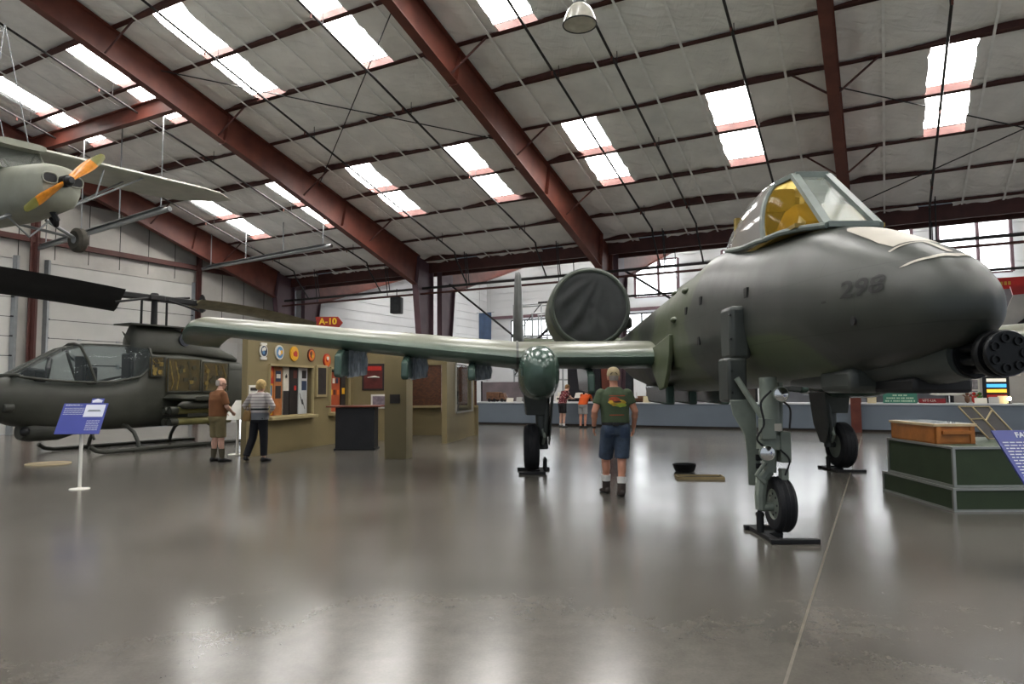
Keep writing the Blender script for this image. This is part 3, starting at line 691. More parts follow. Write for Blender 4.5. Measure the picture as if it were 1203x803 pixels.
# ---------------- wings
def airfoil(n=14, t=.16, cam_=.03):
    up, lo = [], []
    for i in range(n + 1):
        x = (1 - math.cos(PI * i / n)) / 2
        yt = 5 * t * (.2969 * x ** .5 - .126 * x - .3516 * x * x + .2843 * x ** 3 - .1036 * x ** 4)
        yc = cam_ * 4 * x * (1 - x); up.append((x, yc + yt)); lo.append((x, yc - yt))
    return lo[::-1] + up[1:-1]           # from TE under, around LE, over the top
AF = airfoil()
def wring(x, sle, z, chord, th=1.0, dz=0.0, tw=0.0):
    return [(x, sle + a * chord, z + dz + b * chord * th - a * chord * tw) for a, b in AF]
LE_S, WZ, CH = 6.78, 1.97, 3.04
for sg in (-1, 1):
    side = 'starboard' if sg < 0 else 'port'
    m = MB(); m.loft([wring(sg * .45, LE_S, WZ, CH), wring(sg * 2.95, LE_S, WZ, CH)])
    wing = obj('inner_wing', m, JWING, jet, smooth=50)
    rings_ = []
    for k in range(7):
        y = 2.96 + (8.42 - 2.96) * k / 6; q = k / 6
        rings_.append(wring(sg * y, LE_S + .32 * q, WZ + .585 * q, CH + (2.05 - CH) * q))
    # drooped tip
    for y, dz, ck, th, dl in ((8.56, -.02, 1.98, .95, .04), (8.68, -.09, 1.85, .7, .14), (8.76, -.19, 1.62, .42, .30), (8.79, -.26, 1.4, .15, .48)):
        rings_.append(wring(sg * y, LE_S + .32 + dl, WZ + .585 + dz, ck, th))
    m = MB(); m.loft(rings_); ow = obj('outer_wing', m, JWING, jet, smooth=50)
    # flap and aileron seams with gap, hinge fairings
    m = MB()
    m.loft([wring(sg * 2.94, LE_S - .012, WZ, CH + .02, 1.05), wring(sg * 2.98, LE_S - .012, WZ, CH + .02, 1.05)]); obj('wing_joint_band', m, JDARK, jet, smooth=50)
    # gear pod
    m = MB(); pr = []
    px = sg * 2.62
    for s, w, zt, zb in [(5.80, .03, 1.74, 1.66), (5.84, .12, 1.86, 1.56), (5.95, .21, 1.98, 1.44), (6.15, .28, 2.08, 1.34), (6.5, .325, 2.14, 1.28), (7.0, .33, 2.15, 1.27), (7.8, .33, 2.05, 1.27), (8.8, .29, 1.95, 1.32), (9.6, .2, 1.85, 1.45), (10.3, .05, 1.75, 1.62)]:
        zc = (zt + zb) / 2; h = (zt - zb) / 2
        pr.append([(px + w * math.copysign(abs(math.cos(A)) ** .8, math.cos(A)), s, zc + h * math.copysign(abs(math.sin(A)) ** .85, math.sin(A))) for A in [2 * PI * k / 28 for k in range(28)]])
    m.loft(pr); obj('gear_pod', m, JPOD, jet, smooth=70)
    # pylons
    for y, z_b, ln, extra in ((1.75, 1.36, 1.9, 0), (3.72, 1.60, 1.7, .3), (4.82, 1.62, 1.6, .3), (5.92, 1.66, 1.6, .36)):
        zt = WZ - .08 if y < 2.9 else WZ + .585 * (y - 2.96) / 5.46 - .05
        s0 = LE_S + .05; pm = MB()
        pf = [(s0 + .25, zt - .1), (s0 + .02, zt - .20), (s0 - .02 , z_b + .04), (s0 + .05, z_b), (s0 + ln * .8, z_b + .05), (s0 + ln, zt - .1), (s0 + ln, zt)]
        vs = []
        for off, sc in ((-.06, 1), (.06, 1)):
            vs.append([(sg * y + off, a, b) for a, b in pf])
        pm.loft(vs); py = obj('weapon_pylon', pm, JPOD, jet, bevel=.03)
        if extra:
            cm_ = MB(); cw = 22; rows = []
            for i in range(cw + 1):
                k = i / cw; yy = sg * y + sg * -(.02 + extra * k) * 1.0; row = []
                for j in range(7):
                    q = j / 6; zz = zt - .10 + (z_b + .10 - zt) * q * (1 - .12 * k)
                    row.append((yy + .012 * math.sin(9 * q + i), s0 + .55 + .03 * math.sin(i * 1.9) + .015 * math.sin(j * 2.3 + i), zz))
                rows.append(row)
            back = [[(a, b + .02, c_) for a, b, c_ in r_] for r_ in rows]
            cm_.loft(rows, cap=False, closed=False); cm_.loft(back, cap=False, closed=False); obj('sway_brace_cover', cm_, mat('grey_pleated_canvas', '#a3a9ae', .7, var=.2, vs=8), py, smooth=20)
# vortex strake below the wing root
m = MB(); m.loft([[(x, s, z) for s, z in ((5.7, 2.25), (5.75, 1.95), (5.9, 1.70), (6.15, 1.46), (6.5, 1.42), (7.0, 1.75), (7.2, 2.1))] for x in (-.72, -.655)])
obj('wing_root_strake', m, mat('light_olive_camouflage', '#50583f', .45, var=.15, vs=3), jet, bevel=.015)
for x, y0 in ((-.45, 6.9), (.45, 6.9), (0, 7.2)):
    pm = MB(); pm.loft([[(x + o_, a, b) for a, b in ((y0, 1.5), (y0 - .05, 1.18), (y0 + 1.5, 1.2), (y0 + 1.8, 1.5))] for o_ in (-.07, .07)]); obj('weapon_pylon', pm, JPOD, jet, bevel=.03)
# ---------------- engines with covers
for sg in (-1, 1):
    cx, cz, s0 = sg * 1.42, 3.14, 9.75
    T = Matrix.Translation((cx, s0, cz)) @ Matrix.Rotation(R(-90), 4, 'X')
    m = MB(); m.lathe([(.74, .0), (.80, -.02), (.835, .06), (.86, .3), (.87, .9), (.86, 1.7), (.76, 2.5), (.55, 3.2), (.5, 3.2)], 40, T=T, cap=False); na = obj('engine_nacelle', m, JFUS, jet, smooth=50)
    c = MB(); vs = [Vector((0, 0, .02))]; nr, ns = 12, 72
    fs = []
    for i in range(1, nr + 1):
        r_ = .76 * i / nr
        for k in range(ns):
            A = 2 * PI * k / ns; x, y = r_ * math.cos(A), r_ * math.sin(A)
            # diagonal drapes radiating from lower right
            d = math.atan2(y + .75, x - .25); dist = math.hypot(x - .25, y + .75)
            w = .045 * math.sin(d * 17 + 2.0 * noise.noise(Vector((x * 2, y * 2, sg)))) * min(1, dist) * (1 - (i / nr) ** 6) * max(0, .75 - x)
            vs.append(Vector((x, y, -.035 + w + .04 * (i / nr) ** 8)))
    for k in range(ns):
        fs.append((0, 1 + k, 1 + (k + 1) % ns))
        for i in range(nr - 1):
            a = 1 + i * ns + k; b = 1 + i * ns + (k + 1) % ns; fs.append((a, a + ns, b + ns, b))
    c.add(vs, fs, T=T); co = obj('engine_cover', c, COVER, na, smooth=60)
    e = MB(); e.torus((cx, s0 + .0, cz), .775, .03, 'y', 40, 8); e.lathe([(.79, -.03), (.845, .05), (.855, .16), (.85, .17)], 40, T=T, cap=False); obj('cover_rim', e, mat('dark_green_canvas', '#40463f', .7, var=.15), na)
    p = MB(); p.loft([[(sg * .5, 10.0, 2.72), (sg * .5, 12.6, 2.72), (sg * .5, 12.6, 2.95), (sg * .5, 10.0, 2.95)], [(sg * .95, 10.3, 2.85), (sg * .95, 12.2, 2.85), (sg * .95, 12.2, 3.2), (sg * .95, 10.3, 3.2)]]); obj('engine_pylon', p, JFUS, jet, bevel=.05)
# ---------------- tail
m = MB(); m.loft([wring(-2.85, 14.3, 2.75, 1.45, .75), wring(2.85, 14.3, 2.75, 1.45, .75)]); obj('tailplane', m, JFUS, jet, smooth=50)
for sg in (-1, 1):
    rr = []
    for z, s, ch in ((1.95, 14.3, 1.5), (2.2, 14.0, 2.0), (2.75, 13.9, 2.1), (3.9, 14.4, 1.6), (4.65, 14.75, 1.25), (4.78, 14.9, 1.0)):
        rr.append([(sg * 2.87 + b * ch * .95, s + a * ch, z) for a, b in airfoil(10, .16, 0)])
    m = MB(); m.loft(rr); obj('tail_fin', m, JDARK if sg < 0 else JFUS, jet, smooth=50)

# ---------------- pave pod pylon on the starboard nose
m = MB(); m.box(-.80, -.58, 2.62, 2.98, 1.74, 2.30); po = obj('sensor_pylon', m, JDARK, jet, bevel=.05)
m = MB(); m.box(-.84, -.64, 2.60, 2.95, 1.30, 1.76); obj('sensor_pylon_lower', m, JDARK, po, bevel=.03)
for z in (2.2, 1.95, 1.62, 1.4):
    b = MB(); b.cyl((-.80, 2.60, z), (-.80, 2.64, z), .012, seg=8); obj('screw', b, BLACK, po)
# ---------------- nose gear (offset to starboard)
NX, NS = -.47, 2.40
gear = MB(); gear.tube([(NX - .02, NS + .05, 1.55), (NX - .02, NS + .03, 1.20), (NX - .03, NS + .02, .98)], [.085, .095, .10], 16)
gear.cyl((NX - .03, NS + .02, .98), (NX - .04, NS + .01, .84), .125, seg=16); gear.cyl((NX - .04, NS + .01, .84), (NX - .06, NS, .62), .07, seg=14)
gear.tube([(NX - .06, NS, .64), (NX - .13, NS, .56), (NX - .15, NS, .40), (NX - .15, NS, .26)], [.06, .06, .055, .05], 10)
gear.cyl((NX - .17, NS, .285), (NX + .05, NS, .285), .045, seg=12)
gear.tube([(NX - .30, NS + .15, 1.55), (NX - .08, NS + .02, 1.12)], .03, 8); gear.tube([(NX + .12, NS + .1, 1.5), (NX + .07, NS + .02, 1.02)], .028, 8)
ng = obj('nose_gear_leg', gear, JGREY, jet)
sc = MB(); sc.box(NX - .16, NX - .02, NS - .13, NS - .02, .95, 1.15); sc.box(NX + .03, NX + .13, NS - .1, NS + .05, .72, 1.02); sc.tube([(NX - .12, NS - .07, .72), (NX - .20, NS - .05, .60), (NX - .12, NS - .07, .52)], .022, 8); sc.box(NX + .03, NX + .1, NS - .1, NS, .50, .66); obj('steering_unit', sc, JGREY, ng, bevel=.015)
ho = MB(); ho.tube(curve([(NX - .05, NS - .1, 1.42), (NX - .16, NS - .12, 1.30), (NX - .14, NS - .13, 1.1), (NX - .2, NS - .1, .95), (NX - .1, NS - .11, .85)]), .010, 6); ho.tube(curve([(NX + .0, NS - .12, 1.35), (NX + .12, NS - .12, 1.25), (NX + .12, NS - .1, 1.05)]), .010, 6); ho.tube(curve([(NX + .02, NS - .1, .85), (NX + .1, NS - .12, .75), (NX + .06, NS - .1, .6)]), .009, 6); obj('brake_hose', ho, BLACK, ng)
pt = MB(); pt.box(NX - .04, NX + .03, NS - .135, NS - .12, 1.03, 1.10); obj('data_plate', pt, JPALE, ng)
for x, z, r_ in ((NX + .02, 1.385, .075), (NX - .13, .82, .078)):
    l = MB(); T = Matrix.Translation((x, NS - .16, z)) @ Matrix.Rotation(R(90), 4, 'X')
    l.lathe([(.03, -.09), (r_ * .8, -.05), (r_, 0), (r_ * 1.05, .012), (r_ * .95, .016)], 20, T=T); lo = obj('landing_light', l, JGREY, ng)
    l = MB(); l.lathe([(r_ * .97, .012), (r_ * .7, .028), (r_ * .3, .036), (.004, .038)], 20, T=T); obj('lens', l, CHROME, lo)
def tyre(cx, cs, R_, w, hub_out, parent, name):
    t = MB(); prof = [(R_ * .56, -w * .42), (R_ * .72, -w * .5), (R_ * .9, -w * .47), (R_ * .97, -w * .36), (R_, -w * .18), (R_, w * .18), (R_ * .97, w * .36), (R_ * .9, w * .47), (R_ * .72, w * .5), (R_ * .56, w * .42)]
    T = Matrix.Translation((cx, cs, R_ + .045)) @ Matrix.Rotation(R(90), 4, 'Y'); t.lathe(prof, 40, T=T, cap=False)
    for o_ in (-.25, 0, .25):
        t.torus((cx + o_ * w, cs, R_ + .045), R_ * .998, .006, 'x', 40, 5, m=0)
    o = obj(name, t, RUBBER, parent)
    hb = MB(); hb.lathe([(.02, -w * .4), (R_ * .3, -w * .44), (R_ * .5, -w * .34), (R_ * .57, -w * .42), (R_ * .57, w * .42), (R_ * .5, w * .34), (R_ * .3, w * .44), (.02, w * .4)], 24, T=T); obj('wheel_hub', hb, JGREY, o)
    for k in range(8):
        b = MB(); A = 2 * PI * k / 8
        sd = hub_out
        b.cyl((cx + sd * w * .40, cs + R_ * .38 * math.cos(A), R_ + .045 + R_ * .38 * math.sin(A)), (cx + sd * w * .43, cs + R_ * .38 * math.cos(A), R_ + .045 + R_ * .38 * math.sin(A)), .012, seg=6)
        obj('wheel_bolt', b, DARK, o)
tyre(NX + .04, NS, .265, .17, -1, jet, 'nose_wheel')
d = MB(); prof = [(NS + .1, 1.34), (NS + .45, 1.34), (NS + .40, 1.05), (NS + .30, .75), (NS + .27, .48), (NS + .17, .48), (NS + .15, .75), (NS + .1, 1.0)]
dv = []
for o_ in (0, .045):
    dv.append([(NX - .43 + (1.34 - z) * .27 + o_ + (NS + .45 - s) * .0, s - .1, z) for s, z in [(NS + .16, 1.34), (NS + .2, .48)]])
pl = [(-.36, 1.33), (-.10, 1.33), (-.09, .95), (-.06, .78), (-.06, .47), (-.19, .47), (-.20, .80), (-.22, .98), (-.33, 1.18)]
d.loft([[(NX + x - .02, NS + .16, z) for x, z in pl], [(NX + x, NS + .205, z) for x, z in pl]]); nd = obj('nose_gear_door', d, JGREY, jet, bevel=.012)
for z0_, z1_ in ((.72, .78), (.64, .69)):
    b = MB(); b.box(NX - .13, NX - .07, NS + .13, NS + .17, z0_, z1_); obj('latch', b, DARK, nd)
# ---------------- main gear
for sg in (-1, 1):
    gx_ = sg * 2.62; s_ = 7.72; wx = sg * 2.72
    leg = MB(); leg.hexa([(gx_ - .20 - .02 * sg, s_ - .18, 1.0), (gx_ + .16, s_ - .18, 1.0), (gx_ + .16, s_ + .18, 1.0), (gx_ - .2, s_ + .18, 1.0)], [(gx_ - .24, s_ - .22, 1.4), (gx_ + .2, s_ - .22, 1.4), (gx_ + .2, s_ + .22, 1.4), (gx_ - .24, s_ + .22, 1.4)])
    ix = gx_ - sg * .10
    leg.tube([(ix, s_, 1.35), (ix, s_, .95), (ix, s_ - .02, .62)], [.13, .125, .11], 14); leg.cyl((ix, s_, .75), (ix - sg * .02, s_, .40), .075, seg=12)
    leg.tube([(ix - sg * .08, s_ - .15, 1.2), (ix - sg * .05, s_ - .17, .8), (ix - sg * .02, s_ - .1, .5)], [.05, .045, .035], 8)
    leg.cyl((ix - sg * .06, s_, .445), (wx, s_, .445), .05, seg=10)
    lo = obj('main_gear_leg', leg, JDARK, jet, bevel=.01)
    dr = MB(); dr.loft([[(ix + sg * -.17, s_ - .3, 1.36), (ix + sg * -.17, s_ + .35, 1.36), (ix + sg * -.12, s_ + .3, .8), (ix - sg * .10, s_ + .1, .48), (ix - sg * .10, s_ - .1, .48), (ix - sg * .12, s_ - .28, .8)], [(ix + sg * -.19, s_ - .3, 1.36), (ix + sg * -.19, s_ + .35, 1.36), (ix + sg * -.14, s_ + .3, .8), (ix - sg * .12, s_ + .1, .48), (ix - sg * .12, s_ - .1, .48), (ix - sg * .14, s_ - .28, .8)]]); obj('main_gear_door', dr, JDARK, lo)
    li = MB(); li.tube([(ix, s_ - .12, .75), (ix - sg * .02, s_ - .22, .62), (ix, s_ - .1, .5)], .028, 8); obj('torque_link', li, JGREY, lo)
    tyre(wx, s_, .395, .27, sg, jet, 'main_wheel')
# gear stands: black steel bars with a jacking post
def stand(x, y, w, post, label):
    o = thing('gear_stand', (x, y, 0), label, 'stand', 'black gear stands under the attack jet')
    m = MB(); m.box(-w / 2, w / 2, -.36, -.29, 0, .045); obj('front_bar', m, BLACK, o, bevel=.006)
    m = MB(); m.box(-w / 2 - .02, w / 2 - .1 if post < 0 else w / 2 + .1, .29, .36, 0, .045); obj('rear_bar', m, BLACK, o, bevel=.006)
    m = MB(); m.box(-w / 2 + .02, -w / 2 + .09, -.3, .3, 0, .045) if post < 0 else m.box(w / 2 - .09, w / 2 - .02, -.3, .3, 0, .045); m.box(min(post, 0) * 1.0, max(post, 0), -.06, .06, 0, .044); obj('cross_bar', m, BLACK, o, bevel=.006)
    m = MB(); m.cyl((post, 0, .04), (post, 0, .235), .036, seg=12); m.cyl((post, 0, .225), (post, 0, .26), .022, seg=10); m.box(post - .035, post + .035, -.03, .03, .20, .225); obj('jack_post', m, BLACK, o)
    return o
stand(JET_X + NX + .04, JET_Y + NS, .46, -.20, 'black steel stand holding the nose wheel of the attack jet')
stand(JET_X - 2.72, JET_Y + 7.72, .46, .235, 'black steel stand at the main wheel below the wing left of the man in cap')
stand(JET_X + 2.72, JET_Y + 7.72, .50, -.235, 'black steel stand at the main wheel behind the nose gear, on the right')
# ================================================================== attack helicopter
HM = Vector((-9.55, 18.2, 0))
OD = mat('olive_drab_matte', '#383931', .5, var=.14, vs=2.0, bump=.08, bs=6)
ODD = mat('olive_drab_dark', '#33342d', .55, var=.15, vs=3)
BLADE = mat('rotor_blade_black', '#1b1a1a', .5, var=.2, vs=3)
BLADETAN = mat('rotor_blade_tan', '#8d8469', .6, var=.2, vs=4)
TUBEY = mat('khaki_launch_tube', '#6f6a3d', .5, var=.2, vs=5)
HGLASS = mat('heli_canopy_glass', '#aab4b6', .03, var=0, trans=.93, ior=1.12, spec=.9)
ENGY = mat('yellowish_engine_parts', '#9a8748', .5, var=.4, vs=12)
heli = thing('attack_helicopter', tuple(HM), 'narrow olive drab attack helicopter with long black rotor blade and skids', 'helicopter', rz=-TH)
HDY = [.62]
def hp(n, mb, m, par=None, **k):
    if HDY[0] and isinstance(mb, MB):
        for v in mb.v: v.y += HDY[0]
    return obj(n, mb, m, par or heli, **k)
def ell(y, w, zb, zt, zm=None, n=28, e=2.3, x0=0.0):
    zm = (zb + zt) / 2 if zm is None else zm; out = []
    for k in range(n):
        A = 2 * PI * k / n; c, q = math.cos(A), math.sin(A); h = zt - zm if q > 0 else zm - zb
        out.append((x0 + w * math.copysign(abs(c) ** (2 / e), c), y, zm + h * math.copysign(abs(q) ** (2 / e), q)))
    return out
# y local: minus = nose. fuselage shell below the canopy and behind it
m = MB()
m.loft([ell(-4.75, .08, 1.28, 1.48), ell(-4.65, .26, 1.08, 1.62), ell(-4.4, .38, .88, 1.74), ell(-4.0, .43, .72, 1.82), ell(-3.4, .46, .62, 1.76, e=2.6), ell(-2.6, .475, .55, 1.68, e=3), ell(-1.7, .475, .52, 1.72, e=3),
        ell(-1.25, .475, .52, 1.85, e=3), ell(-.95, .475, .52, 2.52, 1.5, e=2.8), ell(-.3, .48, .53, 2.50, 1.5, e=2.8), ell(.8, .49, .56, 2.44, 1.5, e=2.8), ell(1.8, .47, .66, 2.36, 1.5, e=2.6), ell(2.6, .40, .86, 2.18, 1.5), ell(3.2, .33, 1.02, 1.98, 1.5), ell(5.2, .25, 1.2, 1.86, 1.54), ell(8.3, .16, 1.4, 1.78, 1.6), ell(8.8, .1, 1.45, 1.75, 1.6)])
hp('fuselage', m, OD, smooth=55)
# mast fairing and engine cowl
HDY[0] = .25
m = MB(); m.loft([ell(-1.0, .05, 2.4, 2.62), ell(-.95, .22, 2.42, 2.95), ell(-.85, .30, 2.42, 3.20, 2.5), ell(.30, .32, 2.42, 3.17, 2.5), ell(.9, .33, 2.40, 3.02, 2.5), ell(1.5, .33, 2.36, 2.78, 2.45), ell(2.1, .30, 2.3, 2.55, 2.4), ell(2.3, .2, 2.3, 2.45)]); fa = hp('mast_fairing', m, OD, smooth=50)
m = MB(); m.prism([(-.36, -1.12), (.36, -1.12), (.40, -.5), (.38, .3), (.30, .9), (-.30, .9), (-.38, .3), (-.40, -.5)], 3.165, 3.20); hp('fairing_top', m, OD, fa)
m = MB(); m.cyl((.30, .45, 2.85), (.345, .45, 2.85), .17, seg=24); hp('round_crest', m, mat('faded_navy_crest', '#2b2f38', .6, var=.25, vs=14), fa)
m = MB(); m.loft([ell(.4, .30, 2.0, 2.5, e=2.4), ell(1.0, .44, 1.75, 2.52, e=2.3), ell(2.2, .45, 1.75, 2.42, e=2.2), ell(3.0, .38, 1.85, 2.3), ell(3.5, .26, 1.95, 2.2), ell(3.7, .22, 1.98, 2.16)]); HDY[0] = -.4; cw = hp('engine_cowl', m, OD, smooth=55)
m = MB(); m.cyl((0, 3.6, 2.1), (0, 3.95, 2.16), .22, .24, 20); hp('exhaust', m, ODD, cw)
HDY[0] = .62
# elevator (triangular) seen end-on to the right
m = MB(); m.loft([[(x, y, z) for y, z in ((4.2, 1.72), (5.1, 1.74), (5.1, 1.78), (4.2, 1.8))] for x in (.2, 1.05)]); hp('elevator', m, OD)
m = MB(); m.loft([[(.0 + o, y, z) for y, z in ((2.9, 2.2), (4.35, 2.62), (3.1, 1.85))] for o in (.30, .36)]); hp('heat_shield_fin', m, ODD)
m = MB(); m.loft([[(o, y, z) for y, z in ((7.6, 1.6), (8.6, 3.2), (9.1, 3.2), (8.8, 1.5))] for o in (-.05, .05)]); hp('tail_fin', m, OD)
# side bays with clear covers showing machinery
def bay(y0, y1, z0, z1, x, nm):
    d = MB(); d.box(x - .03, x + .012, y0, y1, z0, z1); dk = hp('open_bay', d, mat('amber_bay_lining', '#544829', .6, var=.35, vs=6), bevel=.03)
    r2 = random.Random(int(y0 * 100) + 5)
    for k in range(12):
        q = MB(); yy = y0 + (y1 - y0) * (.12 + .76 * r2.random()); zz = z0 + (z1 - z0) * (.15 + .6 * r2.random())
        if k % 3 == 0: q.tube([(x + .02, yy, z0 + .05), (x + .03, yy + .05, zz), (x + .02, yy - .06, z1 - .06)], .016, 6)
        elif k % 3 == 1: q.box(x + .01, x + .05, yy - .07, yy + .07, zz - .05, zz + .05)
        else: q.cyl((x + .005, yy, zz), (x + .06, yy, zz), .06, seg=12)
        hp('engine_part', q, ENGY if r2.random() < .6 else OD, dk)
    c = MB(); c.box(x + .065, x + .072, y0, y1, z0, z1); hp('clear_cover', c, mat('clear_bay_cover', '#e6dfc8', .04, var=0, trans=.97, ior=1.05, spec=.8), dk)
    f = MB(); F_ = [(x + .07, y0, z0), (x + .07, y1, z0), (x + .07, y1, z1), (x + .07, y0, z1)]
    for i in range(4): f.bar(F_[i], F_[(i + 1) % 4], .03, .03)
    hp('bay_frame', f, OD, dk)
bay(-1.02, -.66, 1.85, 2.35, .475, 'a'); bay(-.56, .43, 1.45, 2.32, .485, 'b'); bay(.50, 1.35, 1.45, 2.25, .48, 'c')
# canopy: flat-panelled tandem glazing
prof = [(-4.05, 1.80, 1.84), (-3.55, 1.74, 2.16), (-3.05, 1.70, 2.46), (-2.55, 1.68, 2.60), (-1.9, 1.70, 2.62), (-1.25, 1.84, 2.62), (-.95, 2.10, 2.58)]
def cring(y, zs, zt):
    w = .455; h = zt - zs; return [(-w, y, zs), (-w * .97, y, zs + h * .55), (-w * .74, y, zs + h * .94), (-.12, y, zt), (.12, y, zt), (w * .74, y, zs + h * .94), (w * .97, y, zs + h * .55), (w, y, zs)]
rings = [cring(*p) for p in prof]
m = MB(); m.loft(rings, cap=False, closed=False); hp('canopy_glass', m, HGLASS, smooth=20)
ribs = []
for i in (0, 3, 6):
    fr = MB(); r_ = rings[i]
    if i == 3: r_ = [(a, b + (zt_ - 1.68) * -.38 + .18, zt_) for a, b, zt_ in r_]
    fr.tube(r_, .035, 8); hp('canopy_frame', fr, OD)
for sg in (0, 7, 3, 4):
    fr = MB(); fr.tube([r_[sg] for r_ in rings], .030 if sg in (0, 7) else .022, 8); hp('canopy_rail', fr, OD)
for k, y in enumerate((-2.9, -1.75)):
    s = MB(); s.box(-.22, .22, y - .05, y + .42, 1.45 + .12 * k, 1.58 + .12 * k); s.box(-.22, .22, y + .34, y + .46, 1.5, 2.3 + .12 * k); se = hp('pilot_seat', s, BLACK, bevel=.04)
    s = MB(); s.box(-.3, .3, y - .75, y - .5, 1.5, 1.95 + .1 * k); hp('instrument_panel', s, BLACK, bevel=.04)
s = MB(); s.tube([(0, -3.3, 1.7), (.05, -3.25, 2.1), (0, -3.2, 2.2)], .06, 8); hp('sight_unit', s, BLACK)
# chin turret
t = MB(); t.loft([ell(-3.78, .2, .40, .74), ell(-3.6, .30, .34, .82), ell(-3.0, .32, .34, .80), ell(-2.7, .2, .42, .72)]); tu = hp('chin_turret', t, ODD, smooth=50)
t = MB(); t.ball((.18, -3.75, .58), .11, seg=14, rows=8); t2 = hp('turret_gimbal', t, BLACK, tu)
t = MB(); t.loft([ell(-4.3, .14, 1.02, 1.22, x0=.32), ell(-4.1, .14, 1.02, 1.22, x0=.34)]); hp('nose_sight', t, ODD, bevel=.02)
# stub wing with launch tubes
HDY[0] = .32
for sg in (1, -1):
    w = MB(); w.loft([[(sg * .45, y, z) for y, z in ((-.35, 1.28), (-.2, 1.20), (.75, 1.20), (.95, 1.26), (.75, 1.38), (-.2, 1.38))], [(sg * 1.45, y, z) for y, z in ((-.15, 1.26), (-.05, 1.21), (.62, 1.21), (.78, 1.25), (.62, 1.34), (-.05, 1.34))]]); sw = hp('stub_wing', w, OD, bevel=.02)
    w = MB(); w.box(sg * 1.0 - .06, sg * 1.0 + .06, -.05, .75, 1.02, 1.24); hp('wing_pylon', w, OD, sw, bevel=.02)
    w = MB(); w.loft([ell(-.45, .02, 1.09, 1.11, x0=sg * 1.25), ell(-.3, .10, 1.0, 1.2, x0=sg * 1.25), ell(.6, .10, 1.0, 1.2, x0=sg * 1.25), ell(.9, .04, 1.06, 1.14, x0=sg * 1.25)]); hp('sensor_pod', w, OD, sw, smooth=50)
    for zx, zz in ((.86, .96), (1.10, .96), (.86, .68), (1.10, .68)):
        w = MB(); x = sg * zx
        w.tube([(x, -.55, zz), (x, 1.25, zz)], .095, 16, cap=False); tb = hp('launch_tube', w, TUBEY, sw)
        w = MB(); w.tube([(x, -.58, zz), (x, -.38, zz)], .102, 16, cap=False); w.tube([(x, -.58, zz), (x, -.2, zz)], .08, 16); hp('tube_mouth', w, OD, tb)
    w = MB(); w.box(sg * .98 - .2, sg * .98 + .2, -.1, .5, .78, .88); hp('tube_rack', w, OD, sw, bevel=.02)
# skids
HDY[0] = .75
for sg in (1, -1):
    s = MB(); x = sg * 1.05
    s.tube([(x, -2.95, .20), (x, -2.8, .10), (x, -2.6, .055), (x, 1.35, .055)], .052, 10); sk = hp('skid', s, ODD)
    s = MB(); s.box(x - .06, x + .06, -1.9, -1.2, 0, .02); s.box(x - .06, x + .06, .1, .7, 0, .02); hp('skid_shoe', s, ODD, sk)
for y in (-1.75, .55):
    for sg in (1, -1):
        s = MB(); s.tube([(sg * .3, y, .62), (sg * .55, y, .60), (sg * .82, y, .46), (sg * .98, y, .25), (sg * 1.05, y, .06)], [(.045, .05)] * 5, 10); hp('cross_tube', s, ODD)
s = MB(); s.tube([(.12, -2.3, .6), (.2, -2.4, .42), (.22, -2.35, .3)], .03, 8); hp('antenna', s, ODD)
# rotor
HDY[0] = 0
r_ = MB(); r_.cyl((0, 0, 3.1), (0, 0, 3.95), .085, .075, 16); ro = hp('rotor_mast', r_, BLACK)
r_ = MB(); r_.box(-.16, .16, -.22, .22, 3.86, 4.02); r_.cyl((0, 0, 3.98), (0, 0, 4.08), .10, seg=14); hb = hp('rotor_hub', r_, BLACK, bevel=.03)
for x, y in ((-.03, -.34), (.03, .34)):
    r_ = MB(); r_.cyl((x, y, 3.2), (x, y, 3.85), .03, seg=8); hp('pitch_link', r_, BLACK, hb)
r_ = MB(); r_.cyl((.12, .8, 3.06), (.12, .8, 3.16), .07, .05, 14); hp('beacon', r_, mat('red_beacon', '#8c2b1f', .3))
def blade(y0, y1, droop, pitch, mt, nm, z0=3.93, rise=.1):
    b = MB(); sg = 1 if y1 > y0 else -1; rings_ = []
    for i in range(13):
        k = i / 12; y = y0 + (y1 - y0) * k; z = z0 + rise * k - droop * k * k
        ring = []
        for a, h in [(-.5, 0), (-.35, .06), (0, .075), (.3, .04), (.5, .0), (.3, -.03), (0, -.05), (-.35, -.05)]:
            c = a * .72; hh = h * .72
            ring.append((c * math.cos(pitch) - hh * math.sin(pitch), y, z + c * math.sin(pitch) + hh * math.cos(pitch)))
        rings_.append(ring)
    b.loft(rings_); return hp('rotor_blade', b, mt, ro, smooth=40)
blade(-.95, -6.7, .25, R(48), BLADE, 'fore', 3.78, .42); bl = blade(1.2, 6.7, .55, R(14), BLADETAN, 'aft')
for sg in (-1, 1):
    g = MB(); g.bar((0, sg * .2, 3.94), (0, sg * 1.25, 3.94), .22, .16); hp('blade_grip', g, BLACK, hb, bevel=.03)
    g = MB(); g.tube([(.14, sg * .30, 3.9), (.22, sg * .75, 3.80), (.2, sg * 1.2, 3.70)], .03, 8); hp('drag_brace', g, BLACK, hb)
    g = MB(); g.tube([(-.14, sg * .30, 3.95), (-.2, sg * .75, 4.04), (-.2, sg * 1.2, 4.1)], .03, 8); hp('drag_brace', g, BLACK, hb)
HDY[0] = .62
g = MB(); g.loft([[(o, y, z) for y, z in ((-1.35, 2.62), (-1.1, 2.62), (-1.55, 2.98))] for o in (.1, .13)]); hp('blade_antenna', g, ODD)
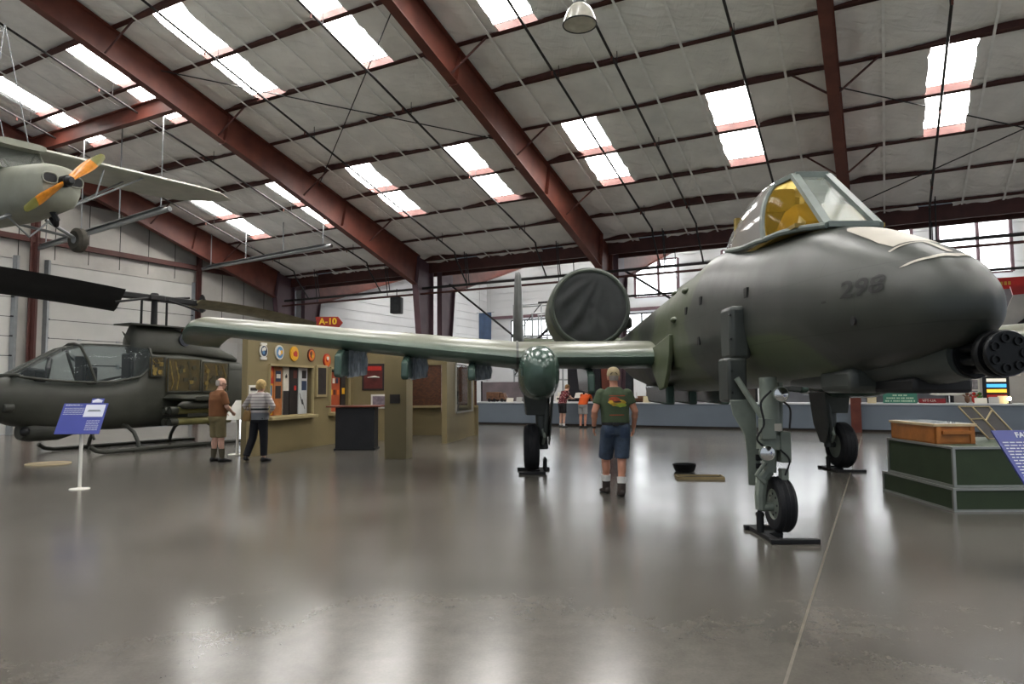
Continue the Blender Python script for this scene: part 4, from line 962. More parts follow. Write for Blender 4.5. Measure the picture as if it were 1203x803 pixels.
# ================================================================== hanging light aeroplane (upper left)
FAB = mat('grey_green_fabric', '#8d8e80', .5, var=.1, vs=3)
FABL = mat('pale_fabric_wing', '#a5a598', .5, var=.1, vs=3)
PROPW = mat('varnished_wood_propeller', '#c07a24', .22, var=.22, vs=10)
PROPT = mat('olive_propeller_tip', '#6b6a32', .35, var=.2)
Q = R(65); PW = Vector((-8.58, 12.02, 5.13))
plane = thing('light_aeroplane', tuple(PW), 'grey green high wing light aeroplane with wooden propeller hanging from the roof', 'aircraft', rot=(0, R(-4.2), Q))
def pp(n, mb, m, par=None, **k): return obj(n, mb, m, par or plane, **k)
# local: -y nose, +x towards the right wing tip in the picture
def sec(y, w, zb, zt, e=2.6, n=28): return ell(y, w, zb, zt, None, n, e)
m = MB(); m.loft([sec(-.92, .18, -.22, .14), sec(-.88, .33, -.40, .22), sec(-.70, .40, -.50, .28, 3), sec(-.2, .43, -.56, .32, 3), sec(.3, .45, -.60, .34, 3.4), sec(1.6, .42, -.60, .30, 3.4), sec(3.2, .26, -.45, .2, 3), sec(5.0, .08, -.2, .1)]); pp('fuselage', m, FAB, smooth=50)
for sg in (-1, 1):
    c = MB(); T = Matrix.Translation((sg * .22, -.895, -.02)); c.loft([[(.12 * math.copysign(abs(math.cos(2*PI*k/20))**.7, math.cos(2*PI*k/20)) * q_, y_, .085 * math.copysign(abs(math.sin(2*PI*k/20))**.7, math.sin(2*PI*k/20)) * q_) for k in range(20)] for y_, q_ in ((-.03, 1.0), (-.005, 1.0), (.1, .8))], T=T); pp('cooling_inlet', c, BLACK)
    c = MB(); c.tube([Vector((sg * .22, -.925, -.02)) + Vector((.125 * math.copysign(abs(math.cos(2*PI*k/20))**.7, math.cos(2*PI*k/20)), 0, .09 * math.copysign(abs(math.sin(2*PI*k/20))**.7, math.sin(2*PI*k/20)))) for k in range(21)], .014, 6); pp('inlet_lip', c, FAB)
# cabin
cabg = mat('hazy_plexiglas', '#b9bdb6', .12, var=0, trans=.8, ior=1.05)
m = MB(); m.loft([[(-.40, .15, .28), (.40, .15, .28), (.40, .45, .74), (-.40, .45, .74)], [(-.42, 1.7, .28), (.42, 1.7, .28), (.40, 1.7, .74), (-.40, 1.7, .74)]], cap=True); pp('cabin_glass', m, cabg, smooth=0)
m = MB()
for a, b in (((-.41, .14, .28), (-.41, .45, .76)), ((.41, .14, .28), (.41, .45, .76)), ((-.42, 1.1, .28), (-.42, .5, .76)), ((.42, 1.1, .28), (.42, .5, .76)), ((.42, 1.1, .28), (.42, 1.7, .76)), ((-.42, 1.1, .28), (-.42, 1.7, .76))):
    m = MB(); m.tube([a, b], .022, 8); pp('cabin_strut', m, FAB)
m = MB(); m.loft([sec(.2, .42, .72, .84, 4), sec(1.9, .42, .72, .84, 4), sec(2.6, .3, .25, .45, 3)]); pp('cabin_roof', m, FAB)
for sg in (-1, 1):
    rr = []
    L_ = 5.2
    for k in range(9):
        q = k / 8; x = sg * (.15 + (L_ - .15) * q); ch = 1.6 if q < .75 else 1.6 * math.sqrt(max(.05, 1 - ((q - .75) / .26) ** 2))
        rr.append([(x, .30 + a * ch + (1.6 - ch) * .35, .78 + b * ch * .8 - .03 * q) for a, b in airfoil(12, .13, .04)])
    m = MB(); m.loft(rr); wg = pp('wing', m, FABL, smooth=40)
    for yy in (.45, 1.15):
        s = MB(); s.tube([(sg * .44, .5, -.48), (sg * 2.6, yy, .74)], [(.035, .02)] * 2, 8); pp('lift_strut', s, GREYPIPE, wg)
    s = MB(); s.tube([(sg * 1.5, .48, .1), (sg * 1.7, .46, .72)], .018, 6); pp('jury_strut', s, GREYPIPE, wg)
    s = MB(); s.tube([(sg * .30, .1, -.55), (sg * .80, .12, -.80)], .035, 8); gl = pp('gear_leg', s, GREYPIPE)
    s = MB(); s.tube([(sg * .30, .9, -.55), (sg * .80, .16, -.80)], .028, 8); pp('gear_strut', s, GREYPIPE, gl)
    s = MB(); T = Matrix.Translation((sg * .90, .12, -.85)) @ Matrix.Rotation(R(90), 4, 'Y'); s.lathe([(.08, -.09), (.17, -.1), (.23, -.05), (.235, 0), (.23, .05), (.17, .1), (.08, .09)], 24, T=T); wl_ = pp('landing_wheel', s, mat('dusty_tyre', '#4a463e', .8, var=.25, vs=8), gl)
    s = MB(); s.lathe([(.02, -.1), (.07, -.1), (.07, .1), (.02, .1)], 16, T=T); pp('wheel_hub', s, GREYPIPE, wl_)
s = MB(); s.tube([(-.38, .1, -.55), (0, .1, -.9), (.38, .1, -.55)], .02, 8); pp('axle_vee', s, GREYPIPE)
s = MB(); s.tube([(.05, -.5, -.5), (.1, -.55, -.66), (.14, -.45, -.72), (.16, -.3, -.6)], .05, 8); pp('exhaust_pipe', s, BLACK)
# propeller: two twisted wooden blades with olive tips
PA = R(41)
pr = MB(); pr.cyl((0, -1.06, -.05), (0, -.90, -.05), .10, seg=20); hub = pp('propeller_hub', pr, BLACK)
pr = MB(); pr.lathe([(.005, .10), (.055, .095), (.075, .06), (.08, .0)], 20, T=Matrix.Translation((0, -1.06, -.05)) @ Matrix.Rotation(R(90), 4, 'X')); pp('hub_cap', pr, DARK, hub)
for sg in (1, -1):
    for r0, r1, mt_, nm in ((.03, .66, PROPW, 'propeller_blade'), (.66, .93, PROPT, 'blade_tip')):
        b = MB(); rings_ = []
        for i in range(10):
            k = i / 9; r = r0 + (r1 - r0) * k
            w = .055 + .05 * math.sin(min(1, r / .5) * PI / 2) - .055 * max(0, (r - .5) / .43) ** 1.6; th = .035 * (1 - .75 * r / .93); tw = R(62) * (1 - r / .93) * .75 + R(14)
            if i == 9 and r1 > .9: w *= .35
            ring = []
            for q in range(12):
                A = 2 * PI * q / 12; c, h = w * math.cos(A), th * math.sin(A)
                u_, v_ = c * math.cos(tw) - h * math.sin(tw), c * math.sin(tw) + h * math.cos(tw)
                # blade axis in x-z plane at angle PA; u across in plane, v along y
                ax = Vector((math.cos(PA), 0, math.sin(PA))) * sg; ac = Vector((-math.sin(PA), 0, math.cos(PA))) * sg
                ring.append(Vector((0, -1.0, -.05)) + ax * r + ac * u_ + Vector((0, 1, 0)) * v_)
            rings_.append(ring)
        b.loft(rings_); ob = pp(nm, b, mt_, hub, smooth=50)
for sg, yy in ((1, .6), (-1, .6), (1, 1.3)):
    c = MB(); p0 = Vector((sg * .35, yy, .84)); c.cyl(p0, p0 + Vector((0 - sg * .35, 0, 2.2)), .010, seg=5); pp('suspension_cable', c, GREYPIPE)
c = MB(); c.cyl((0, .8, 3.0), (0, .8, 4.4), .012, seg=6); c.torus((0, .8, 3.0), .06, .012, 'y', 14, 6); pp('suspension_chain', c, GREYPIPE)
# ================================================================== khaki exhibit booth with squadron displays
KHAKI = mat('khaki_painted_wall', '#7d704f', .6, var=.06, vs=1.5)
KHAKID = mat('khaki_frame', '#9a8c66', .55, var=.08, vs=3)
WOODD = mat('dark_wood', '#4a2f22', .45, var=.25, vs=6)
WOODO = mat('orange_wood', '#a8693a', .45, var=.2, vs=6)
NICHE = mat('dark_display_backing', '#2a2422', .7, var=.2)
GLAZ = mat('display_glass', '#e8ecec', .03, var=0, trans=1.0, ior=1.05, spec=.6)
B0 = Vector((-5.83, 15.1, 0)); BW = Vector((.243, .970, 0)); BN = Vector((.970, -.243, 0))   # along the wall, and out of it to the right
def WP(l, z, o=0.0): return B0 + BW * l + BN * o + Vector((0, 0, z))
def wallbox(m, l0, l1, z0, z1, o0=-.14, o1=0.0, mi=0):
    m.hexa([WP(l0, z0, o0), WP(l1, z0, o0), WP(l1, z0, o1), WP(l0, z0, o1)], [WP(l0, z1, o0), WP(l1, z1, o0), WP(l1, z1, o1), WP(l0, z1, o1)], mi); return m
booth = thing('exhibit_booth', tuple(B0), 'khaki walled exhibit booth with glazed openings and round emblems', 'booth')
def bp(n, mb, m, par=None, **k): return obj(n, mb, m, par or booth, world=True, **k)
HB = 2.72
m = MB(); L1a, L1b, L2a, L2b = .80, 2.72, 3.62, 4.72; zs, zt = .85, 2.06
wallbox(m, 0, L1a, 0, HB); bp('wall_panel', m, KHAKI)
for l0, l1, z0, z1 in ((L1a, L1b, 0, zs), (L1a, L1b, zt, HB), (L1b, L2a, 0, HB), (L2a, L2b, 0, zs), (L2a, L2b, zt - .05, HB), (L2b, 5.0, 0, HB)):
    m = MB(); wallbox(m, l0, l1, z0, z1); bp('wall_panel', m, KHAKI)
for l0, l1 in ((L1a, L1b), (L2a, L2b)):
    m = MB(); wallbox(m, l0 - .06, l1 + .06, zs - .08, zs, -.14, .16); bp('sill', m, KHAKID, bevel=.01)
    m = MB(); wallbox(m, l0, l1, zs, zt, -.30, -.26); bp('niche_back', m, NICHE)
    m = MB(); wallbox(m, l0, l1, zt - .02, zt, -.28, -.1); bp('niche_top', m, KHAKID)
    fr = MB(); Q4 = [WP(l0, zs, .02), WP(l1, zs, .02), WP(l1, zt, .02), WP(l0, zt, .02)]
    for i in range(4): fr.bar(Q4[i], Q4[(i + 1) % 4], .05, .05)
    bp('opening_frame', fr, KHAKID)
# back walls facing the hall
m = MB(); m.box(-4.70, -3.45, 19.95, 20.1, 0, HB); bp('back_panel', m, KHAKI)
m = MB(); m.box(-3.45, -3.3, 19.95, 22.2, 0, HB); bp('side_panel', m, KHAKI)
m = MB(); m.box(-3.3, -1.1, 22.1, 22.25, 0, .95); bp('back_panel', m, KHAKI)
m = MB(); m.box(-3.3, -1.1, 22.1, 22.25, 2.25, HB); bp('back_panel', m, KHAKI)
m = MB(); m.box(-3.3, -1.1, 21.95, 22.1, .88, .95); bp('sill', m, KHAKID)
# right hand wall
RW0 = Vector((-1.84, 18.6, 0)); RWD = Vector((.158, .987, 0)); RN = Vector((.987, -.158, 0))
def RPt(l, z, o=0.0): return RW0 + RWD * l + RN * o + Vector((0, 0, z))
def rbox(m, l0, l1, z0, z1, o0=-.07, o1=.07):
    m.hexa([RPt(l0, z0, o0), RPt(l1, z0, o0), RPt(l1, z0, o1), RPt(l0, z0, o1)], [RPt(l0, z1, o0), RPt(l1, z1, o0), RPt(l1, z1, o1), RPt(l0, z1, o1)]); return m
for l0, l1, z0, z1 in ((0, .95, 0, HB), (.95, 3.1, 0, .80), (.95, 3.1, 2.2, HB), (3.1, 3.5, 0, HB)):
    bp('right_panel', rbox(MB(), l0, l1, z0, z1), KHAKI)
fr = MB(); Q4 = [RPt(.95, .80, .09), RPt(3.1, .80, .09), RPt(3.1, 2.2, .09), RPt(.95, 2.2, .09)]
for i in range(4): fr.bar(Q4[i], Q4[(i + 1) % 4], .06, .05)
bp('opening_frame', fr, mat('aluminium_trim', '#a7a49a', .4, metal=.5, var=.1))
bp('glass_pane', rbox(MB(), .95, 3.1, .8, 2.2, .02, .03), GLAZ, smooth=0)
# front column with plaque and header
CX_, CY_ = -2.44, 14.75
m = MB(); T = Matrix.Translation((CX_, CY_, 0)) @ Matrix.Rotation(R(-10), 4, 'Z'); m.box(-.24, .24, -.2, .22, 0, HB - .05, T=T); bp('column', m, KHAKI, bevel=.004)
m = MB(); m.box(-.12, .10, -.215, -.2, 1.17, 1.36, T=T); bp('plaque', m, NICHE, bevel=.004)
m = MB(); p0, p1 = Vector((CX_ + .15, CY_ + .25, 2.58)), RPt(0, 2.58); m.bar(p0, p1, .16, .24); bp('header', m, KHAKI)
lm = MB(); lm.cyl((-1.9, 20.3, 2.36), (-1.9, 20.3, 2.42), .07, .04, 14); 
# objects in and on the booth --------------------------------------------------
def on_wall(l, z, w, h, o=.02, th=.02, mt=None, mb=None):
    mb = mb or MB(); return wallbox(mb, l - w / 2, l + w / 2, z - h / 2, z + h / 2, o - th, o)
def emblem(l, z, r, cols, label, kind):
    o = thing('squadron_emblem', tuple(WP(l, z - r, .04)), label, 'emblem', 'emblems along the top of the booth wall')
    T = Matrix.Translation(WP(l, z, .0)) @ Matrix(((BW.x, BN.x, 0), (BW.y, BN.y, 0), (0, 0, 1))).to_4x4()
    d = MB(); d.cyl((0, .005, 0), (0, .035, 0), r, seg=28)
    if kind == 'scroll': d.box(-r * .8, r * .8, .004, .034, -r * 1.35, -r * .95); d.box(-r * .8, r * .8, .004, .034, r * .95, r * 1.3)
    for v in d.v: v[:] = T @ v
    obj('disc', d, cols[0], o, world=True)
    d = MB(); d.cyl((0, .035, 0), (0, .04, 0), r * .82, seg=28)
    for v in d.v: v[:] = T @ v
    obj('field', d, cols[1], o, world=True)
    r2 = random.Random(int(l * 97))
    for k in range(3):
        d = MB(); a = r2.uniform(0, 6.28); q = r2.uniform(.1, .4) * r
        pts = [(q * math.cos(a) + r * (.22 + .22 * r2.random()) * math.cos(2 * PI * i / 7), q * math.sin(a) + r * (.22 + .25 * r2.random()) * math.sin(2 * PI * i / 7)) for i in range(7)]
        T2 = T @ Matrix.Rotation(R(-90), 4, 'X'); d.prism([(x, y) for x, y in pts], .04 + .002 * k, .046 + .002 * k, T=T2); obj('motif', d, cols[2 + k % (len(cols) - 2)], o, world=True)
c_w = mat('emblem_white', '#d5d2c8', .5, var=.05); c_n = mat('emblem_navy', '#24344f', .5, var=.1); c_b = mat('emblem_blue', '#4f7fa8', .5, var=.1); c_y = mat('emblem_yellow', '#d8a01c', .5, var=.1); c_r = mat('emblem_red', '#b3281c', .5, var=.1); c_m = mat('emblem_maroon', '#5a2a22', .5, var=.1); c_o = mat('emblem_orange', '#cf6a1d', .5, var=.1)
emblem(.55, 2.36, .145, [c_w, c_n, c_w, c_b], 'white edged navy squadron emblem with scrolls, leftmost on the booth wall', 'scroll')
emblem(1.18, 2.36, .17, [c_w, c_b, c_y, c_w], 'pale blue and yellow globe emblem, second from left on the booth', 'disc')
emblem(1.82, 2.36, .18, [c_y, c_y, c_r, c_r], 'yellow emblem with red figure, in the middle of the booth row', 'disc')
emblem(2.62, 2.36, .17, [c_m, c_o, c_m, c_y], 'maroon and orange emblem, second from right on the booth', 'disc')
emblem(3.42, 2.26, .18, [c_r, c_o, c_w, c_r], 'red and orange emblem with white motif, rightmost on the booth', 'disc')
# tall painted panels behind the first opening
pan = [(.98, .30, c_r, 'tall red panel with framed picture, leftmost in the booth opening'), (1.32, .34, WOODO, 'orange wooden panel with two dark photos in the booth opening'), (1.66, .24, mat('cream_panel', '#c9c2b2', .5), 'cream panel with black star in the booth opening'),
       (2.00, .36, mat('near_black_panel', '#1c1716', .5), 'near black panel in the middle of the booth opening'), (2.42, .40, mat('light_grey_panel', '#b9bab8', .5), 'light grey panel with black lightning bolt at the right of the opening')]
star = [(.06 * (1 if i % 2 == 0 else .42) * math.sin(PI * i / 5), .06 * (1 if i % 2 == 0 else .42) * math.cos(PI * i / 5)) for i in range(10)]
TW = Matrix(((BW.x, 0, BN.x), (BW.y, 0, BN.y), (0, 1, 0))).to_4x4()
def wl_prism(poly, l, z, o, th): 
    d = MB(); d.prism(poly, 0, th, T=Matrix.Translation(WP(l, z, o)) @ TW); return d
for i, (l, w, mt_, lab) in enumerate(pan):
    o = thing('painted_panel', tuple(WP(l, zs, -.1)), lab, 'panel', 'painted panels inside the booth opening')
    m = MB(); wallbox(m, l - w / 2, l + w / 2, zs, zt - .04, -.12, -.09); obj('board', m, mt_, o, world=True)
    def sub(n_, l_, z_, w_, h_, m_, o_=-.085):
        q = MB(); wallbox(q, l_ - w_ / 2, l_ + w_ / 2, z_ - h_ / 2, z_ + h_ / 2, -.092, o_); return obj(n_, q, m_, o, world=True)
    if i == 0: sub('picture', l, 1.45, .24, .34, c_y); sub('photo', l, 1.45, .17, .26, c_b, -.080); q = wl_prism([(.11 * math.cos(2 * PI * k / 18), .11 * math.sin(2 * PI * k / 18)) for k in range(18)], l, 1.84, -.09, .01); obj('badge', q, c_o, o, world=True); sub('yellow_notice', l, .99, .26, .2, c_y)
    if i == 1: sub('photo', l, 1.80, .22, .26, c_n); sub('photo', l, 1.42, .22, .30, NICHE); sub('caption', l, 1.80, .16, .1, c_w, -.080)
    if i == 2: q = wl_prism(star, l, 1.80, -.09, .01); obj('star', q, BLACK, o, world=True); sub('lower_field', l, 1.16, .24, .58, NICHE)
    if i == 3: sub('photo', l + .05, 1.86, .16, .2, c_m); sub('badge', l + .06, 1.52, .09, .12, c_r)
    if i == 4:
        sub('photo', l + .05, 1.86, .2, .2, NICHE); sub('photo', l + .05, 1.58, .22, .24, c_n)
        q = wl_prism([(-.16, .22), (-.06, .04), (-.02, .06), (.10, -.20), (.02, -.06), (-.03, -.08)], l, 1.18, -.09, .01); obj('lightning_bolt', q, BLACK, o, world=True)
o = thing('framed_picture', tuple(WP(3.14, 1.0, .02)), 'tall narrow dark picture in a khaki frame between the two booth openings', 'picture')
m = MB(); wallbox(m, 2.87, 3.42, 1.28, 2.12, 0, .04); obj('frame', m, KHAKID, o, world=True, bevel=.01)
m = MB(); wallbox(m, 2.94, 3.35, 1.35, 2.05, .03, .045); obj('picture', m, NICHE, o, world=True)
o = thing('painted_panel', tuple(WP(4.0, zs, -.3)), 'orange and red panel with small badges in the second booth opening', 'panel', 'painted panels inside the booth opening')
m = MB(); wallbox(m, 3.7, 4.35, zs, zt - .1, -.12, -.09); obj('board', m, mat('red_orange_board', '#a3492b', .5, var=.2, vs=3), o, world=True)
for k in range(6):
    q = MB(); ll = 3.8 + .17 * (k % 3) + .02 * k; zz = 1.72 - .32 * (k // 3); wallbox(q, ll - .06, ll + .06, zz - .07, zz + .07, -.09, -.082); obj('badge', q, [c_r, c_w, c_n, c_y, c_m, c_o][k], o, world=True)
o = thing('painted_panel', tuple(WP(4.55, zs, -.3)), 'dark narrow panel with yellow tag in the second booth opening', 'panel', 'painted panels inside the booth opening')
m = MB(); wallbox(m, 4.42, 4.68, zs, zt - .1, -.12, -.09); obj('board', m, NICHE, o, world=True)
q = MB(); wallbox(q, 4.47, 4.63, 1.35, 1.52, -.09, -.082); obj('tag', q, c_y, o, world=True)
def picture(x0, x1, z0, z1, y, fm, pm, label, extra=None, name='framed_picture', cat='picture'):
    o = thing(name, ((x0 + x1) / 2, y, z0), label, cat)
    m = MB(); m.box(x0, x1, y - .03, y, z0, z1); obj('frame', m, fm, o, world=True, bevel=.005)
    b = min(.05, (x1 - x0) * .12); m = MB(); m.box(x0 + b, x1 - b, y - .036, y - .025, z0 + b, z1 - b); obj('picture', m, pm, o, world=True)
    return o
o = picture(-4.36, -3.72, 1.45, 2.22, 19.95, NICHE, mat('dark_red_print', '#57201a', .5, var=.3, vs=5), 'dark picture with red band and pale aircraft on the booth back wall')
m = MB(); m.box(-4.26, -3.8, 19.905, 19.918, 2.02, 2.14); obj('red_band', m, c_r, o, world=True)
m = MB(); m.tube([(-4.2, 19.91, 1.82), (-4.0, 19.905, 1.84), (-3.85, 19.91, 1.82)], [.01, .03, .008], 8); obj('painted_aircraft', m, c_w, o, world=True)
picture(-4.1, -3.58, .92, 1.33, 19.95, c_w, mat('mauve_photo', '#7d7078', .5, var=.3, vs=9), 'small mauve photograph in a white frame low on the booth back wall')
o = thing('brick_mural', (-2.2, 22.1, .95), 'brown brick patterned display panel at the back of the booth', 'display')
def brickmat():
    m = mat('brown_brick_print', '#5a3a26', .6, var=0); nt = m.node_tree; br = nt.nodes.new('ShaderNodeTexBrick'); br.inputs['Scale'].default_value = 8; br.inputs['Color1'].default_value = (*srgb('#6a3f26'), 1); br.inputs['Color2'].default_value = (*srgb('#4c3022'), 1); br.inputs['Mortar'].default_value = (*srgb('#2f241d'), 1)
    tc = nt.nodes.new('ShaderNodeTexCoord'); mp = nt.nodes.new('ShaderNodeMapping'); mp.inputs['Rotation'].default_value = (R(90), 0, 0); nt.links.new(tc.outputs['Object'], mp.inputs[0]); nt.links.new(mp.outputs[0], br.inputs['Vector']); nt.links.new(br.outputs['Color'], nt.nodes['Principled BSDF'].inputs['Base Color']); return m
m = MB(); m.box(-3.25, -1.15, 22.14, 22.2, .95, 2.25); obj('panel', m, brickmat(), o, world=True)
# items behind the right glass
o = thing('display_board', tuple(RPt(2, .8, -.3)), 'grey brown photo display behind the glass of the booth right wall', 'display')
obj('board', rbox(MB(), 1.0, 3.05, .82, 2.18, -.36, -.33), mat('photo_collage', '#8a7a70', .6, var=.4, vs=6), o, world=True)
for k in range(5):
    obj('photo', rbox(MB(), 1.1 + .38 * k, 1.38 + .38 * k, 1.0 + .5 * (k % 2), 1.4 + .5 * (k % 2), -.33, -.32), [c_w, c_m, c_b, WOODO, NICHE][k], o, world=True)
# black podium
o = thing('podium', (-3.85, 16.95, 0), 'black podium counter with reddish wooden top in front of the booth', 'podium')
m = MB(); m.box(-4.30, -3.36, 16.72, 17.25, .02, 1.04); obj('body', m, mat('black_podium_panel', '#17171a', .5, var=.2), o, world=True, bevel=.012)
m = MB(); m.box(-4.52, -3.2, 16.65, 17.32, 1.04, 1.08); obj('top', m, mat('reddish_wood', '#6b3523', .35, var=.2, vs=5), o, world=True, bevel=.008)
m = MB(); m.box(-4.33, -3.33, 16.70, 17.27, 0, .05); obj('base', m, BLACK, o, world=True)
# A-10 sign on the booth
o = thing('arrow_sign', (-5.2, 19.98, HB), 'red arrow shaped sign reading A-10 in yellow above the booth', 'sign')
T = Matrix.Translation((-5.2, 19.4, 3.37)) @ Matrix.Rotation(R(90), 4, 'X')
sp = [(-.38, -.17), (.26, -.17), (.40, 0), (.26, .17), (-.38, .17), (-.34, 0)]
m = MB(); m.prism(sp, 0, .04, T=T); obj('board', m, mat('sign_red', '#8e2418', .5, var=.08), o, world=True)
me = text_mesh('A-10', .25, .004, bold=.006); me.transform(Matrix.Translation((-5.22, 19.352, 3.40)) @ Matrix.Rotation(R(90), 4, 'X')); obj('lettering', me, mat('sign_yellow', '#e3b52a', .5, var=.05), o, world=True, smooth=0)
m = MB(); m.box(-5.5, -4.98, 19.35, 19.36, 3.225, 3.245); obj('underline', m, MATS['sign_yellow'], o, world=True)
for x in (-5.45, -4.95):
    m = MB(); m.bar((x, 19.42, HB - .1), (x, 19.42, 3.3), .03, .03); obj('post', m, DARK, o, world=True)
m = MB(); wallbox(m, 0, 5.0, HB, HB + .05, -.3, .02)
bp('wall_cap', m, KHAKID)
# white slanted reading panel and small notice by the woman
o = thing('reading_stand', (-6.3, 15.6, 0), 'white slanted reading stand beside the woman at the booth corner', 'sign stand')
m = MB(); m.cyl((-6.3, 15.8, .02), (-6.3, 15.8, .95), .03, seg=12); obj('post', m, c_w, o, world=True)
m = MB(); m.cyl((-6.3, 15.8, 0), (-6.3, 15.8, .02), .2, seg=24); obj('foot', m, c_w, o, world=True)
m = MB(); m.hexa([(-6.55, 15.6, .80), (-6.08, 15.6, .80), (-6.08, 15.62, .83), (-6.55, 15.62, .83)], [(-6.42, 15.95, 1.22), (-6.02, 15.95, 1.22), (-6.02, 15.97, 1.24), (-6.42, 15.97, 1.24)]); obj('panel', m, c_w, o, world=True)
m = MB(); wallbox(m, .05, .38, 1.36, 1.58, 0, .02); n_ = obj('notice', m, c_w); tag(n_, 'small white notice with dark print at the left corner of the booth wall', 'notice')
m = MB(); wallbox(m, .09, .34, 1.46, 1.53, .02, .024); obj('print', m, NICHE, n_)
# ================================================================== long display counter under the eave
CBLUE = mat('blue_grey_counter', '#616a73', .5, var=.05, vs=1)
LEDGE = mat('pale_grey_ledge', '#b9bcbf', .4, var=.05)
KICK = mat('dark_kick_board', '#2c2620', .6, var=.15)
def abox(m, a0, a1, t0, t1, z0, z1, mi=0):
    m.hexa([BP(a0, t0, z0), BP(a1, t0, z0), BP(a1, t1, z0), BP(a0, t1, z0)], [BP(a0, t0, z1), BP(a1, t0, z1), BP(a1, t1, z1), BP(a0, t1, z1)], mi); return m
ctr = thing('display_counter', tuple(BP(0, 3, 0)), 'long blue grey display counter with pale ledge running along the far side', 'counter')
m = MB(); abox(m, -1.45, .26, -12, 15.6, .09, .88); obj('body', m, CBLUE, ctr, world=True)
m = MB(); abox(m, -1.47, .29, -12, 15.6, .88, .925); obj('ledge', m, LEDGE, ctr, world=True)
m = MB(); abox(m, -1.4, .22, -12, 15.6, 0, .09); obj('kick_board', m, KICK, ctr, world=True)
# display partitions behind the counter
def part_wall(t0, t1, z1, a, mt_, label, name='partition_panel'):
    o = thing(name, tuple(BP(a, (t0 + t1) / 2, 0)), label, 'partition')
    m = MB(); abox(m, a - .06, a, t0, t1, 0, z1); obj('panel', m, mt_, o, world=True)
    for t in (t0, t1):
        m = MB(); m.bar(BP(a - .03, t, 0), BP(a - .03, t, z1 + .05), .08, .1); obj('post', m, DARK, o, world=True)
    return o
CHAR = mat('charcoal_partition', '#26262b', .6, var=.15)
part_wall(9.9, 11.4, 2.45, -2.6, CHAR, 'black partition behind the visitor in the floral shirt')
part_wall(8.6, 9.8, 2.5, -2.9, mat('slate_partition', '#34383d', .6, var=.2, vs=4), 'slate grey partition behind the visitor in orange')
part_wall(3.6, 7.9, 2.6, -2.7, mat('brown_grey_partition', '#4a443f', .6, var=.2, vs=3), 'brown grey partition beyond the counter under the jet fuselage')
part_wall(-.2, 3.4, 1.9, -2.8, mat('pale_grey_partition', '#8f9196', .6, var=.1, vs=2), 'pale grey partition beyond the counter behind the nose gear')
part_wall(-2.6, -.45, 2.2, -2.5, mat('grey_partition', '#77787c', .6, var=.15, vs=2), 'grey partition behind the green lettered sign')
part_wall(-9, -2.72, 2.5, -2.0, mat('warm_white_partition', '#b0aba3', .6, var=.08, vs=2), 'warm white display wall with pictures beyond the counter at right')
o = part_wall(13.0, 15.4, 1.78, -1.9, mat('mauve_grey_backdrop', '#7f7476', .6, var=.15, vs=2), 'mauve grey backdrop board behind the brown model truck')
# small exhibits standing on the counter: (kind, t, label)
WC = mat('white_card', '#d9d4c6', .6, var=.04); MBR = mat('brown_model', '#6b4a34', .6, var=.25, vs=12); MGR = mat('green_model', '#5a6650', .6, var=.25, vs=10); MGY = mat('grey_model', '#81868a', .5, var=.2, vs=10)
ZT = .925
def CT(t, a=-.15): return BP(a, t, ZT)
RB = Matrix.Rotation(-TH, 4, 'Z')        # local x: to the right along the counter, y: away
def TT(t, a=-.15): return Matrix.Translation(CT(t, a)) @ RB
def exhibit(name, t, a, label, cat, group=None): return thing(name, tuple(CT(t, a)), label, cat, group, rz=-TH)
def card(t, a, w, h, label, mt_=None):
    o = exhibit('caption_card', t, a, label, 'card', 'caption cards on the display counter')
    m = MB(); m.hexa([(-w / 2, -.02, 0), (w / 2, -.02, 0), (w / 2, .0, 0), (-w / 2, .0, 0)], [(-w / 2, .03, h), (w / 2, .03, h), (w / 2, .045, h), (-w / 2, .045, h)]); obj('card_face', m, mt_ or WC, o)
    m = MB(); m.box(-w / 2, w / 2, .0, .06, 0, .012); obj('foot', m, mt_ or WC, o)
cards = [(12.93, 'white card in front of the brown model truck at the left end'), (12.55, 'cream card right of the brown model truck'), (7.12, 'cream card just right of the brown model ship'), (6.62, 'white card left of the small orange tree'), (6.10, 'pale card in front of the green dome'), (5.72, 'small white card beneath the orange tree'),
         (4.4, 'upright white card left of the white block stack'), (.20, 'white card beside the steel column on the counter'), (-.36, 'cream card left of the green lettered sign'), (-3.30, 'white card below the dark illuminated sign'), (-3.62, 'grey card below the dark illuminated sign'), (-3.86, 'cream card beside the glowing lamp')]
for k, (t, lab) in enumerate(cards):
    card(t, -.02 - .1 * (k % 2), .26 if k % 3 else .32, .17 + .06 * ((k * 7) % 3) / 2, lab, [WC, mat('cream_card', '#cdbf9a', .6), mat('grey_card', '#a9a9a6', .6)][(k * 5) % 3] if 'white' not in lab else WC)
def truck(t, a, label):
    o = exhibit('model_truck', t, a, label, 'model')
    m = MB(); m.box(-.45, .45, -.12, .12, .10, .17); obj('chassis', m, MBR, o)
    m = MB(); m.box(-.45, .18, -.14, .14, .17, .42); obj('cargo_bed', m, MBR, o, bevel=.02)
    m = MB(); m.hexa([(.2, -.12, .17), (.45, -.12, .17), (.45, .12, .17), (.2, .12, .17)], [(.22, -.11, .38), (.36, -.11, .38), (.36, .11, .38), (.22, .11, .38)]); obj('cab', m, MBR, o, bevel=.01)
    for x in (-.3, -.05, .32):
        for y in (-.13, .13):
            m = MB(); m.cyl((x, y - .025, .075), (x, y + .025, .075), .075, seg=14); obj('wheel', m, BLACK, o)
truck(13.75, -.4, 'brown model truck on the counter left of the wing gear pod')
